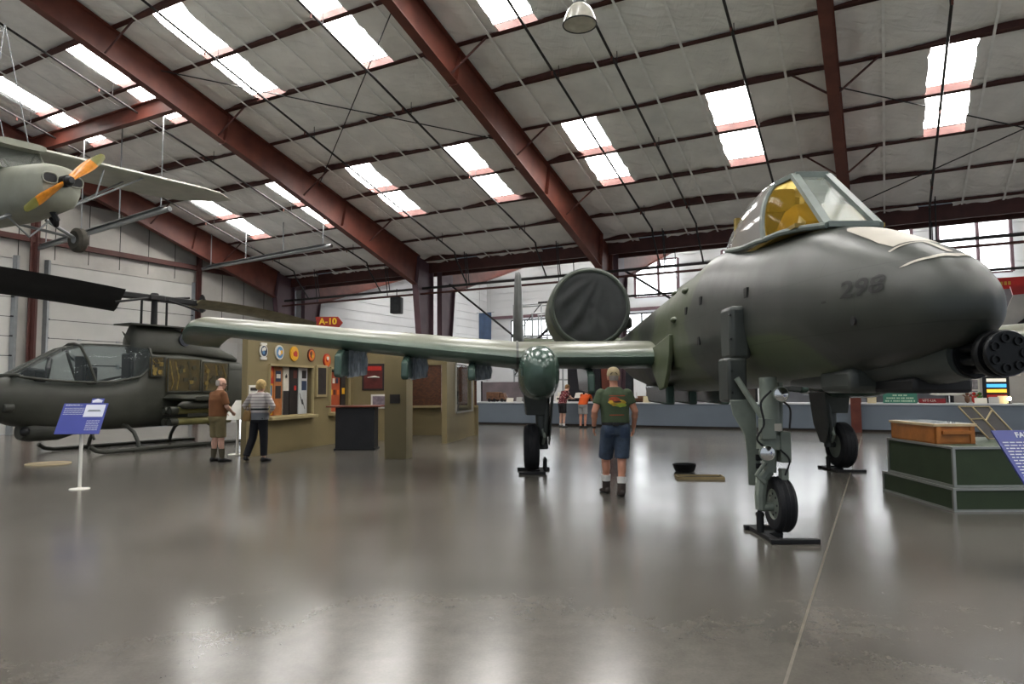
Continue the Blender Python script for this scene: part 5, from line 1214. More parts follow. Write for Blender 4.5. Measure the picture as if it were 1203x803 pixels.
def ship(t, a, label, mt_):
    o = exhibit('model_ship', t, a, label, 'model')
    m = MB(); m.loft([[(x, -w, z1), (x, w, z1), (x, w * .5, .03), (x, -w * .5, .03)] for x, w, z1 in ((-.52, .02, .2), (-.35, .1, .16), (.3, .1, .15), (.5, .05, .17))]); obj('hull', m, mt_, o)
    m = MB(); m.box(-.15, .15, -.06, .06, .15, .24); obj('deck_house', m, mt_, o)
    for x in (-.2, .18):
        m = MB(); m.cyl((x, 0, .15), (x, 0, .38), .008, seg=6); obj('mast', m, mt_, o)
    m = MB(); m.box(-.3, .3, -.1, .1, 0, .03); obj('stand', m, BLACK, o)
ship(7.45, -.5, 'brown model ship on the counter right of the man in cap', MBR)
def dome(t, a, r, label, mt_):
    o = exhibit('model_dome', t, a, label, 'model')
    m = MB(); m.lathe([(r, 0), (r * .98, r * .3), (r * .75, r * .65), (r * .4, r * .85), (.01, r * .9)], 24); obj('shell', m, mt_, o, smooth=60)
    m = MB(); m.box(-.08, .08, -r - .01, -r + .06, 0, .16); obj('doorway', m, BLACK, o)
dome(6.1, -.7, .5, 'sage green dome model on the counter left of the orange tree', mat('sage_green', '#6f7a63', .6, var=.15, vs=5))
dome(6.75, -1.0, .28, 'small grey green dome behind the white card', MGR)
def tree(t, a, h, label, leaf):
    o = exhibit('model_tree', t, a, label, 'model')
    m = MB(); m.cyl((0, 0, 0), (0, 0, h * .5), .025, .015, 8); obj('trunk', m, MBR, o)
    m = MB(); r2 = random.Random(int(t * 31))
    for k in range(14):
        m.ball((r2.uniform(-.12, .12), r2.uniform(-.12, .12), h * (.45 + .5 * r2.random())), .06 + .04 * r2.random(), seg=8, rows=6)
    o2 = obj('foliage', m, leaf, o); tag(o2, kind='stuff')
tree(5.42, -.3, .42, 'small orange leafed tree model on the counter', mat('orange_leaves', '#a8641c', .7, var=.3, vs=20)); tree(5.0, -.8, .75, 'taller brown leafed tree model before the sensor pylon', mat('brown_leaves', '#6f5a2c', .7, var=.3, vs=20))
def blocks(t, a, label, mt_, w=.3, h=.3):
    o = exhibit('model_building', t, a, label, 'model')
    m = MB(); m.box(-w, w, -.15, .15, 0, h * .6); obj('block', m, mt_, o, bevel=.005)
    m = MB(); m.box(-w * .6, w * .3, -.1, .12, h * .6, h); obj('upper_block', m, mt_, o, bevel=.005)
    m = MB(); m.box(-w * .7, w * .7, -.155, -.15, h * .25, h * .42); obj('window_band', m, BLACK, o)
blocks(4.75, -.3, 'white block model of a building beside the brown tree', WC); blocks(6.3, -.2, 'low grey building model in front of the green dome', MGY, .25, .2); blocks(5.3, -.15, 'mauve grey building model right of the orange tree', mat('mauve_model', '#7e7680', .6, var=.2), .3, .25); blocks(12.2, -.5, 'grey building model beside the gear pod at left', MGY, .3, .35); blocks(2.6, -.4, 'tan building model behind the nose gear', mat('tan_model', '#94806a', .6, var=.2), .3, .3); blocks(10.85, -.6, 'pale boxy model behind the gear leg', WC, .2, .4)
def plane_model(t, a, z, label, mt_, s=1.0, delta=False):
    o = exhibit('model_aeroplane', t, a, label, 'model')
    m = MB(); m.tube([(-.45 * s, 0, z), (-.3 * s, 0, z), (.3 * s, 0, z), (.45 * s, 0, z + .02)], [.008, .045 * s, .045 * s, .015], 10); obj('body', m, mt_, o)
    m = MB()
    m.prism([(-.25 * s, 0), (.3 * s, -.3 * s), (.36 * s, -.3 * s), (.3 * s, 0), (.36 * s, .3 * s), (.3 * s, .3 * s)] if delta else [(-.1 * s, -.45 * s), (.08 * s, -.45 * s), (.12 * s, 0), (.08 * s, .45 * s), (-.1 * s, .45 * s), (-.14 * s, 0)], z - .01, z + .008); obj('wings', m, mt_, o)
    m = MB(); m.loft([[(.22 * s, y, z + .03), (.4 * s, y, z + .03), (.44 * s, y, z + .2 * s), (.34 * s, y, z + .2 * s)] for y in (-.01, .01)]); obj('fin', m, c_b if delta else mt_, o)
    m = MB(); m.cyl((0, 0, .01), (0, 0, z), .012, seg=8); m.cyl((0, 0, 0), (0, 0, .02), .1, seg=16); obj('stand', m, GREYPIPE, o)
plane_model(-2.45, -.5, .28, 'white delta model airliner with blue fin on the counter', c_w, 1.0, True); plane_model(7.0, -1.1, .22, 'grey model aeroplane behind the brown model ship', MGY, .7); plane_model(9.2, -1.1, .3, 'dark model aeroplane near the visitor in orange', MBR, .6); plane_model(1.4, -.8, .25, 'pale model aeroplane behind the nose gear door', MGY, .8)
# green lettered sign
o = exhibit('lettered_sign', -1.16, -.35, 'green sign with pale lettering standing on the counter', 'sign')
m = MB(); m.box(-.48, .48, 0, .04, .0, .50); obj('board', m, mat('sea_green_board', '#3f7a66', .5, var=.06), o, bevel=.005)
r3 = random.Random(4); m = MB()
for k, (w0, w1) in enumerate(((-.24, .26), (-.30, .28), (-.20, .22), (-.38, .38), (-.42, .42))):
    x = w0
    while x < w1 - .02:
        e_ = min(w1, x + r3.uniform(.03, .055)); zc = .43 - .09 * k; m.box(x, e_, -.006, .0, zc - .022, zc + .022); x = e_ + r3.choice((.012, .012, .04))
lt_ = obj('lettering', m, mat('pale_green_letter', '#bcd3b8', .5, var=0), o, smooth=0); tag(lt_, kind='stuff')
o = exhibit('squadron_nameplate', -1.98, -.25, 'dark red nameplate with white letters on the counter', 'sign')
m = MB(); m.box(-.30, .42, 0, .04, 0, .15); obj('board', m, mat('crimson_board', '#7e1f22', .5, var=.08), o)
me = text_mesh('VFT-UA', .11, .002); me.transform(Matrix.Translation((-.02, -.004, .08)) @ Matrix.Rotation(R(90), 4, 'X')); obj('lettering', me, c_w, o, smooth=0)
# pictures on the white display wall
def wallpic(t, z, w, h, mt_, label):
    o = thing('poster', tuple(BP(-2.0, t, z - h / 2)), label, 'poster', 'posters on the warm white display wall', rz=-TH)
    m = MB(); m.box(-w / 2, w / 2, -.03, -.005, 0, h); obj('sheet', m, WC, o)
    m = MB(); m.box(-w * .42, w * .42, -.034, -.028, h * .3, h * .92); obj('picture', m, mt_, o)
    m = MB(); m.box(-w * .4, w * .4, -.034, -.028, h * .12, h * .2); obj('caption', m, MGY, o)
wallpic(-3.15, 2.02, .7, .5, mat('sepia_print', '#6d6058', .5, var=.4, vs=9), 'brown aircraft poster high on the left of the display wall'); wallpic(-3.15, 1.45, .7, .5, mat('grey_print', '#8b8686', .5, var=.3, vs=9), 'grey poster below the brown one on the display wall'); wallpic(-4.15, 2.0, .9, .45, mat('dusk_print', '#776a66', .5, var=.4, vs=7), 'wide dusky poster left of the illuminated sign'); wallpic(-5.1, 1.5, .5, .6, mat('tan_print', '#a58a5d', .5, var=.35, vs=9), 'tan poster right of the glowing lamp')
# illuminated name sign, stripes glowing
o = exhibit('lit_sign', -3.75, -.5, 'black sign with white, blue and yellow lit bars on the counter', 'sign')
m = MB(); m.box(-.34, .34, 0, .08, .0, .82); obj('case', m, BLACK, o, bevel=.01)
for z, mt_ in ((.71, mat('pale_lit_bar', (.75, .72, .6), .4, var=0, emit=.5)), (.54, mat('blue_lit_bar', (.06, .35, .75), .4, var=0, emit=1.2)), (.38, mat('yellow_lit_bar', (.9, .5, .05), .4, var=0, emit=1.0)), (.22, c_r)):
    m = MB(); m.box(-.24, .26, -.012, 0, z - .05, z + .05); obj('bar', m, mt_, o)
o = exhibit('display_lamp', -4.0, -.0, 'small glowing display lamp on the counter at the right', 'lamp')
m = MB(); m.cyl((0, 0, 0), (0, 0, .02), .06, seg=16); m.cyl((0, 0, .02), (0, 0, .10), .012, seg=8); obj('base', m, BLACK, o)
m = MB(); m.ball((0, 0, .15), .055, seg=16, rows=10); obj('bulb', m, mat('warm_bulb', (1, .8, .5), .3, var=0, emit=22), o)
for k, (t, c_) in enumerate(((-3.2, c_r), (-3.35, mat('leaf_green', '#4c7a35', .6)), (-3.02, MBR))):
    o = exhibit('toy_figure', t, -.75, ['red toy figure left of the illuminated sign', 'green toy figure left of the illuminated sign', 'brown toy figure beside the display wall post'][k], 'toy', 'toys on the counter left of the lit sign')
    m = MB(); m.ball((0, 0, .12), .07, .05, .12, 10, 8); obj('body', m, c_, o); m = MB(); m.ball((0, 0, .29), .055, seg=10, rows=8); obj('head', m, c_, o)
    for sx in (-1, 1):
        m = MB(); m.tube([(sx * .05, 0, .2), (sx * .12, -.02, .26)], .02, 6); obj('arm', m, c_, o)
# dark shapes under the counter edge left (black chair like bracket) and distant aircraft tail
o = thing('aircraft_tail', tuple(BP(-5.2, -4.8, 0)), 'grey aircraft tail fin with red band, right of the jet nose', 'aircraft')
m = MB(); m.loft([[BP(-5.6 + k, tt, z) for tt, z in ((-3.6, 0), (-5.6, 0), (-5.0, 5.0), (-4.35, 5.0))] for k in (0, .12)]); obj('fin', m, mat('light_grey_paint', '#9a9da3', .4, var=.06), o, world=True)
m = MB(); m.loft([[BP(-5.65 + k, tt, z) for tt, z in ((-3.9, 5.0), (-6.6, 5.0), (-6.6, 5.42), (-3.95, 5.42))] for k in (0, .22)]); ts = obj('red_stabiliser', m, mat('bright_red_paint', '#c0281f', .35, var=.06), o, world=True)
m = MB()
for k in range(6): m.loft([[BP(-5.40 + h, -4.3 - .12 * k, 5.14), BP(-5.40 + h, -4.38 - .12 * k, 5.14), BP(-5.40 + h, -4.38 - .12 * k, 5.27), BP(-5.40 + h, -4.3 - .12 * k, 5.27)] for h in (0, .01)])
lt_ = obj('lettering', m, mat('gold_letter', '#c99a3a', .5), ts, world=True, smooth=0); tag(lt_, kind='stuff')
o = thing('white_aircraft_wing', tuple(BP(-3.6, -5.4, 0)), 'white aircraft wing tip with red edge at the right border', 'aircraft')
m = MB(); m.loft([[BP(-3.6 + k, tt, z) for tt, z in ((-4.1, 3.0), (-7.5, 2.6), (-7.5, 4.7), (-4.75, 4.55))] for k in (0, .1)]); obj('panel', m, c_w, o, world=True)
m = MB(); m.loft([[BP(-3.62 + k, tt, z) for tt, z in ((-4.75, 4.55), (-7.5, 4.7), (-7.5, 5.0), (-4.68, 4.85))] for k in (0, .14)]); obj('red_edge', m, MATS['bright_red_paint'], o, world=True)
m = MB(); m.bar(BP(-3.4, -5.2, 0), BP(-3.5, -5.4, 3.0), .12, .12); obj('stand', m, DARK, o, world=True)
m = MB(); m.tube([BP(-3.3, -3.6, 2.6), BP(-3.3, -5.6, 4.1)], .06, 8); obj('brace', m, DARK, o, world=True)
# banner and racks in the bright hall
o = thing('hanging_banner', tuple(BP(-10, 19.9, 4.3)), 'dark blue banner hanging in the bright hall, left of the tail fin', 'banner')
m = MB(); rows = []
for i in range(9):
    t = 20.35 - .85 * i / 8; rows.append([BP(-10 + .04 * math.sin(i * 1.7), t, 4.2), BP(-10 + .02 * math.sin(i * 2.1), t, 6.0)])
rows2 = [[p + BU * .02 for p in r] for r in rows]
m.loft([[r[0], r[1], q[1], q[0]] for r, q in zip(rows, rows2)]); obj('cloth', m, mat('navy_cloth', '#2e3f57', .8, var=.2, vs=3), o, world=True, smooth=60)
m = MB(); m.cyl(BP(-10, 20.5, 6.02), BP(-10, 19.3, 6.02), .025, seg=8); obj('rail', m, GREYPIPE, o, world=True)
for x in (20.3, 19.55):
    m = MB(); m.cyl(BP(-10, x, 6.02), BP(-10, x, roofz(-10)), .008, seg=5); obj('cord', m, GREYPIPE, o, world=True)
def rack(t, a, h, label):
    o = thing('pipe_rack', tuple(BP(a, t, 0)), label, 'rack', rz=-TH)
    for x in (-.9, .9):
        for y in (-.4, .4):
            m = MB(); m.cyl((x, y, 0), (x, y, h), .05, seg=8); obj('upright', m, GREYPIPE, o)
    for z in (h * .35, h * .7, h):
        for y in (-.4, .4):
            m = MB(); m.cyl((-.95, y, z), (.95, y, z), .04, seg=8); obj('rail', m, GREYPIPE, o)
    for z0, z1 in ((h * .35, h * .7), (h * .7, h)):
        m = MB(); m.cyl((-.9, -.4, z0), (.9, -.4, z1), .03, seg=6); obj('diagonal', m, DARK, o)
rack(17.4, -11, 6.4, 'tall grey pipe rack in the bright hall, left of the engine cover'); rack(15.2, -9, 5.6, 'shorter grey pipe rack just left of the round engine cover'); rack(-1.5, -9, 5.0, 'grey pipe rack in the bright hall, behind the jet nose')

# ================================================================== foreground displays
GRN = mat('dark_green_panel', '#2c3a24', .55, var=.12, vs=3); ALU = mat('aluminium_edge', '#9a9c98', .4, metal=.6, var=.1)
o = thing('display_platform', (5.9, 8.7, 0), 'two tier dark green display platform with aluminium edges', 'platform')
# corner points on floor (front corner, left back corner, right)
F_, G_, H_ = Vector((5.12, 8.06, 0)), Vector((5.22, 9.75, 0)), Vector((6.9, 8.05, 0))
e1 = (G_ - F_); e2 = (H_ - F_)
def PF(u_, v_, z): p = F_ + e1 * u_ + e2 * v_; return Vector((p.x, p.y, z))
def tier(u0, u1, v0, v1, z0, z1, nm):
    m = MB(); m.hexa([PF(u0, v0, z0), PF(u0, v1, z0), PF(u1, v1, z0), PF(u1, v0, z0)], [PF(u0, v0, z1), PF(u0, v1, z1), PF(u1, v1, z1), PF(u1, v0, z1)]); t_ = obj(nm, m, GRN, o, world=True)
    for z in (z0 + .012, z1 - .012):
        for (a, b) in (((u0, v0), (u1, v0)), ((u0, v0), (u0, v1))):
            q = MB(); q.bar(PF(*a, z), PF(*b, z), .028, .028); obj('edge_trim', q, ALU, t_, world=True)
    for a in ((u0, v0), (u1, v0), (u0, v1)):
        q = MB(); q.bar(PF(*a, z0), PF(*a, z1), .032, .032); obj('edge_trim', q, ALU, t_, world=True)
tier(0, 1, 0, 1, 0, .27, 'lower_tier'); tier(.04, .96, .03, .97, .27, .74, 'upper_tier')
o = thing('wooden_crate', tuple(PF(.5, .3, .74)), 'orange varnished wooden crate on the green display platform', 'crate')
CRW = mat('varnished_pine', '#a4652c', .4, var=.22, vs=5, bump=.1, bs=20)
def cr(u0, u1, v0, v1, z0, z1, n_, mt_=CRW, **k):
    m = MB(); m.hexa([PF(u0, v0, z0), PF(u0, v1, z0), PF(u1, v1, z0), PF(u1, v0, z0)], [PF(u0, v0, z1), PF(u0, v1, z1), PF(u1, v1, z1), PF(u1, v0, z1)]); return obj(n_, m, mt_, o, world=True, **k)
cu0, cu1, cv0, cv1 = .30, .95, .05, .33
cr(cu0, cu1, cv0, cv0 + .012, .74, .97, 'side_board'); cr(cu0, cu1, cv1 - .012, cv1, .74, .97, 'side_board'); cr(cu0, cu0 + .012, cv0, cv1, .74, .97, 'end_board'); cr(cu1 - .012, cu1, cv0, cv1, .74, .97, 'end_board')
cr(cu0, cu1, cv0, cv1, .742, .76, 'bottom_board'); cr(cu0 - .012, cu1 + .012, cv0 - .01, cv1 + .01, .955, .985, 'rim', mat('pale_wood_rim', '#b9a583', .5, var=.15)); cr(cu0 + .03, cu1 - .03, cv0 + .02, cv1 - .02, .984, .992, 'glass_top', mat('crate_glass', '#cfd6d8', .05, var=0, spec=.9))
cr(cu0 - .02, cu0 - .001, cv0 + .05, cv1 - .04, .86, .90, 'handle_batten'); 
for v_ in (cv0 + .01, cv1 - .035): cr(cu0 - .008, cu0 - .001, v_, v_ + .03, .745, .955, 'corner_batten')
o = thing('slanted_display', tuple(PF(.5, .7, .74)), 'dark slanted display frame with gold dividers on the green platform', 'frame')
fa_, fb_, fc_, fd_ = Vector((6.17, 8.95, .77)), Vector((6.50, 8.85, .77)), Vector((6.30, 9.1, 1.18)), Vector((5.96, 9.2, 1.18))
def P4(u_, v_, o_=0.0):
    p = fa_.lerp(fb_, u_).lerp(fd_.lerp(fc_, u_), v_); nn = (fb_ - fa_).cross(fd_ - fa_).normalized(); return p + nn * o_
m = MB(); m.hexa([P4(0, 0, -.03), P4(1, 0, -.03), P4(1, 1, -.03), P4(0, 1, -.03)], [P4(0, 0), P4(1, 0), P4(1, 1), P4(0, 1)]); obj('board', m, mat('dark_board', '#231f1c', .3, var=.3, vs=6), o, world=True)
GOLD = mat('pale_gold_trim', '#b3a27c', .4, metal=.4, var=.1)
for a, b in (((0, 0), (0, 1)), ((1, 0), (1, 1)), ((0, 0), (1, 0)), ((0, 1), (1, 1)), ((.45, 0), (.45, 1)), ((.45, .55), (1, .9)), ((0, .6), (.45, .62))):
    m = MB(); m.bar(P4(*a, .006), P4(*b, .006), .018, .014); obj('divider', m, GOLD, o, world=True)
m = MB(); m.bar(P4(.5, .7, -.03), Vector((6.45, 9.3, .745)), .03, .03); obj('rear_leg', m, DARK, o, world=True)
# information sign at the right edge
SBLUE = mat('sign_blue', '#3f4792', .4, var=.08, vs=2); SWH = mat('sign_white_print', '#d3d5de', .5, var=0)
def info_sign(name, base, panel, label, pole_top, header=None, rows=None, pic=None):
    o = thing(name, base, label, 'sign'); P00, P10, P11, P01 = [Vector(p) for p in panel]
    nn = (P10 - P00).cross(P01 - P00).normalized()
    def P(u_, v_, o_=0.0): return P00.lerp(P10, u_).lerp(P01.lerp(P11, u_), v_) + nn * o_
    m = MB(); m.hexa([P(0, 0, -.012), P(1, 0, -.012), P(1, 1, -.012), P(0, 1, -.012)], [P(0, 0), P(1, 0), P(1, 1), P(0, 1)]); pan_ = obj('panel', m, SBLUE, o, world=True)
    m = MB(); m.cyl((base[0], base[1], .02), pole_top, .024, seg=14); obj('pole', m, c_w, o, world=True)
    m = MB(); m.lathe([(.14, 0), (.14, .012), (.06, .022), (.03, .03)], 28); obj('base', m, c_w, o)
    if rows:
        m = MB()
        for u0, u1, v0 in rows:
            w = u0; r2 = random.Random(int(v0 * 1000) + 3)
            while w < u1 - .01:
                e_ = min(u1, w + r2.uniform(.02, .07)); m.hexa([P(w, v0, .001), P(e_, v0, .001), P(e_, v0 + .013, .001), P(w, v0 + .013, .001)], [P(w, v0, .002), P(e_, v0, .002), P(e_, v0 + .013, .002), P(w, v0 + .013, .002)]); w = e_ + .012
        tx = obj('printed_text', m, SWH, pan_, world=True, smooth=0); tag(tx, kind='stuff')
    return o, P, pan_, nn
rows = [(.035, .96, .84 - .037 * k) for k in range(14)] + [(.035, .60, .84 - .037 * 14)] + [(.035, .96, .26 - .037 * k) for k in range(4)]
RX, RY = 4.45, 5.05
o, P, pn, nn = info_sign('information_sign', (RX + .12, RY + .25, 0), [(3.80, 4.98, .53), (4.62, 4.98, .53), (4.52, 5.32, 1.11), (3.69, 5.32, 1.11)], 'large blue information sign with white text at the right edge', (RX + .1, RY + .2, .80), rows=rows)
me = text_mesh('FAIRCHILD', .062, .001, align='LEFT', bold=.002)
X_ = (P(1, .9) - P(0, .9)).normalized(); Y_ = nn.cross(X_).normalized()
me.transform(Matrix(((X_.x, Y_.x, nn.x, P(.19, .935, .003).x), (X_.y, Y_.y, nn.y, P(.19, .935, .003).y), (X_.z, Y_.z, nn.z, P(.19, .935, .003).z), (0, 0, 0, 1)))); obj('title_lettering', me, SWH, pn, world=True, smooth=0)
# helicopter information sign
SX, SY = -6.5, 10.4; ss = 805 / SY
o, P, pn, nn = info_sign('information_sign', (SX, SY, 0), [(SX - .34, SY - .12, .83), (SX + .33, SY - .12, .83), (SX + .33, SY + .10, 1.28), (SX - .34, SY + .10, 1.28)], 'blue information sign on a white pole in front of the helicopter', (SX, SY, 1.0),
    rows=[(.05, .44, .925), (.05, .36, .945)] + [(.05, .5, .83 - .05 * k) for k in range(5)] + [(.64, .93, .42 - .05 * k) for k in range(7)])
m = MB(); m.hexa([P(.52, .55, .001), P(.96, .55, .001), P(.96, .95, .001), P(.52, .95, .001)], [P(.52, .55, .004), P(.96, .55, .004), P(.96, .95, .004), P(.52, .95, .004)]); ph = obj('photo', m, SWH, pn, world=True)
m = MB(); m.hexa([P(.58, .72, .004), P(.9, .72, .004), P(.86, .78, .004), P(.62, .78, .004)], [P(.58, .72, .006), P(.9, .72, .006), P(.86, .78, .006), P(.62, .78, .006)]); obj('pictured_helicopter', m, MGY, ph, world=True)
m = MB(); m.hexa([P(.60, 1.0, -.01), P(.88, 1.0, -.01), P(.88, 1.16, -.01), P(.60, 1.16, -.01)], [P(.60, 1.0), P(.88, 1.0), P(.88, 1.16), P(.60, 1.16)]); hd = obj('header_tab', m, SBLUE, pn, world=True)
ar = [(.63, 1.02), (.85, 1.02), (.85, 1.07), (.87, 1.08), (.74, 1.15), (.61, 1.08), (.63, 1.07)]
m = MB(); m.loft([[P(a, b, h) for a, b in ar] for h in (.001, .004)]); obj('arrow', m, SWH, hd, world=True)
# low things on the floor
o = thing('drip_bowl', (3.0, 12.1, 0), 'black bowl on the floor behind the nose gear', 'bowl')
m = MB(); m.lathe([(.15, 0), (.17, .02), (.20, .12), (.21, .13), (.185, .12), (.155, .03), (.01, .02)], 28); obj('bowl', m, BLACK, o)
o = thing('floor_tray', (3.0, 11.15, 0), 'flat tan edged tray lying on the floor by the nose gear', 'tray', rz=R(-6))
m = MB(); m.box(-.36, .36, -.16, .16, 0, .02); obj('base', m, mat('black_tray_liner', '#2a2723', .7, var=.2), o)
for x0, x1, y0, y1 in ((-.36, .36, -.17, -.14), (-.36, .36, .14, .17), (-.37, -.34, -.17, .17), (.34, .37, -.17, .17)):
    m = MB(); m.box(x0, x1, y0, y1, 0, .045); obj('edge', m, mat('tan_tray_edge', '#8f7d58', .6, var=.15), o)
o = thing('floor_mat', (-9.4, 14.0, 0), 'round tan mat on the floor beneath the helicopter chin', 'mat')
m = MB(); m.lathe([(.40, 0), (.40, .012), (.38, .018), (.01, .018)], 36); obj('pad', m, mat('tan_mat', '#84775f', .8, var=.1), o)
m = MB(); m.torus((0, 0, .014), .39, .014, 'z', 36, 6); obj('rim', m, mat('pale_mat_rim', '#a09274', .7, var=.1), o)
# ================================================================== people
from mathutils.bvhtree import BVHTree
SKIN = mat('skin', '#b57f66', .5, var=.08, vs=10); SKINP = mat('pale_skin', '#c49a86', .5, var=.08, vs=10)
def lerp3(a, b, k): return Vector(a).lerp(Vector(b), k)
def path(pts, rad, n=5):
    P_, Q_ = [], []
    for i in range(len(pts) - 1):
        for j in range(n):
            k = j / n; P_.append(lerp3(pts[i], pts[i + 1], k)); Q_.append(rad[i] + (rad[i + 1] - rad[i]) * k)
    P_.append(Vector(pts[-1])); Q_.append(rad[-1]); return P_, Q_
def limb(mb, pts, rad, seg=12):
    P_, Q_ = path(pts, rad); mb.tube(P_, Q_, seg)
    for p, r in ((P_[0], Q_[0]), (P_[-1], Q_[-1])): mb.ball(p, r, seg=10, rows=8)
def remeshed(mb, name, mt_, parent, vox, smooth_it=4, factor=.5):
    o = obj(name, mb, mt_, parent, smooth=0, fix=True)
    r = o.modifiers.new('r', 'REMESH'); r.mode = 'VOXEL'; r.voxel_size = vox; r.use_smooth_shade = True
    s = o.modifiers.new('s', 'SMOOTH'); s.iterations = smooth_it; s.factor = factor
    apply_mods(o); o.data.polygons.foreach_set('use_smooth', [True] * len(o.data.polygons)); return o
def torso_ring(c, w, d, yaw, n=20, e=2.4):
    out = []
    for k in range(n):
        A = 2 * PI * k / n; x = w * math.copysign(abs(math.cos(A)) ** (2 / e), math.cos(A)); y = d * math.copysign(abs(math.sin(A)) ** (2 / e), math.sin(A))
        out.append(Vector(c) + Vector((x * math.cos(yaw) - y * math.sin(yaw), x * math.sin(yaw) + y * math.cos(yaw), 0)))
    return out
def hand(mb, w, tip, palm_n, sc=1.0, curl=.5):
    """w: wrist, tip: direction of the hand, palm_n: direction the palm faces"""
    w = Vector(w); d = Vector(tip).normalized(); n = Vector(palm_n).normalized(); s = d.cross(n).normalized(); n = s.cross(d).normalized()
    P_ = [w, w + d * .03 * sc, w + d * .085 * sc]
    mb.loft([[p + s * (a * .5 * wd * sc) + n * (b * .5 * .028 * sc) for a, b in ((-1, -.6), (-.6, -1), (.6, -1), (1, -.6), (1, .6), (.6, 1), (-.6, 1), (-1, .6))] for p, wd in zip(P_, (.05, .07, .082))])
    for i, L_ in enumerate((.070, .080, .074, .058)):
        b = w + d * .08 * sc + s * ((-.03 + .02 * i) * sc); p1 = b + d * L_ * .42 * sc + n * .006 * sc; p2 = p1 + (d * (1 - curl * .6) + n * curl).normalized() * L_ * .34 * sc; p3 = p2 + (d * (1 - curl) + n * curl * 1.3).normalized() * L_ * .26 * sc
        mb.tube([b - d * .01, p1, p2, p3], [.0098 * sc, .0092 * sc, .0085 * sc, .007 * sc], 8)
    b = w + d * .025 * sc - s * .03 * sc; p1 = b + (d * .6 - s * .7 + n * .3).normalized() * .04 * sc; p2 = p1 + (d * .9 - s * .1 + n * .4).normalized() * .035 * sc
    mb.tube([b, p1, p2], [.013 * sc, .011 * sc, .0085 * sc], 8)
def head(mb, c, yaw, tilt=0.0, sc=1.0):
    T = Matrix.Translation(c) @ Matrix.Rotation(yaw, 4, 'Z') @ Matrix.Rotation(-tilt, 4, 'X') @ Matrix.Scale(sc, 4)
    mb.ball((0, -.005, .03), .076, .095, .098, 18, 12, T=T)             # skull
    mb.ball((0, .03, -.045), .056, .062, .072, 14, 10, T=T)             # jaw
    mb.ball((0, .062, -.085), .026, .022, .02, 10, 8, T=T)              # chin
    mb.loft([[(-.010, .088, .025), (.010, .088, .025), (.006, .08, .02), (-.006, .08, .02)], [(-.017, .112, -.022), (.017, .112, -.022), (.013, .08, -.026), (-.013, .08, -.026)]], T=T)   # nose
    for s in (-1, 1): mb.ball((s * .078, -.005, -.005), .012, .022, .032, 8, 8, T=T)
    mb.ball((0, .082, -.052), .024, .012, .010, 8, 6, T=T)              # lips
    for s in (-1, 1): mb.ball((s * .032, .078, .022), .022, .014, .010, 8, 6, T=T)     # brow ridge
    return T
def eyes(T, parent):
    for s in (-1, 1):
        e = MB(); e.ball((s * .031, .083, .004), .012, .008, .008, 8, 6, T=T); obj('eye', e, mat('eye', '#2b2320', .2, var=0), parent)
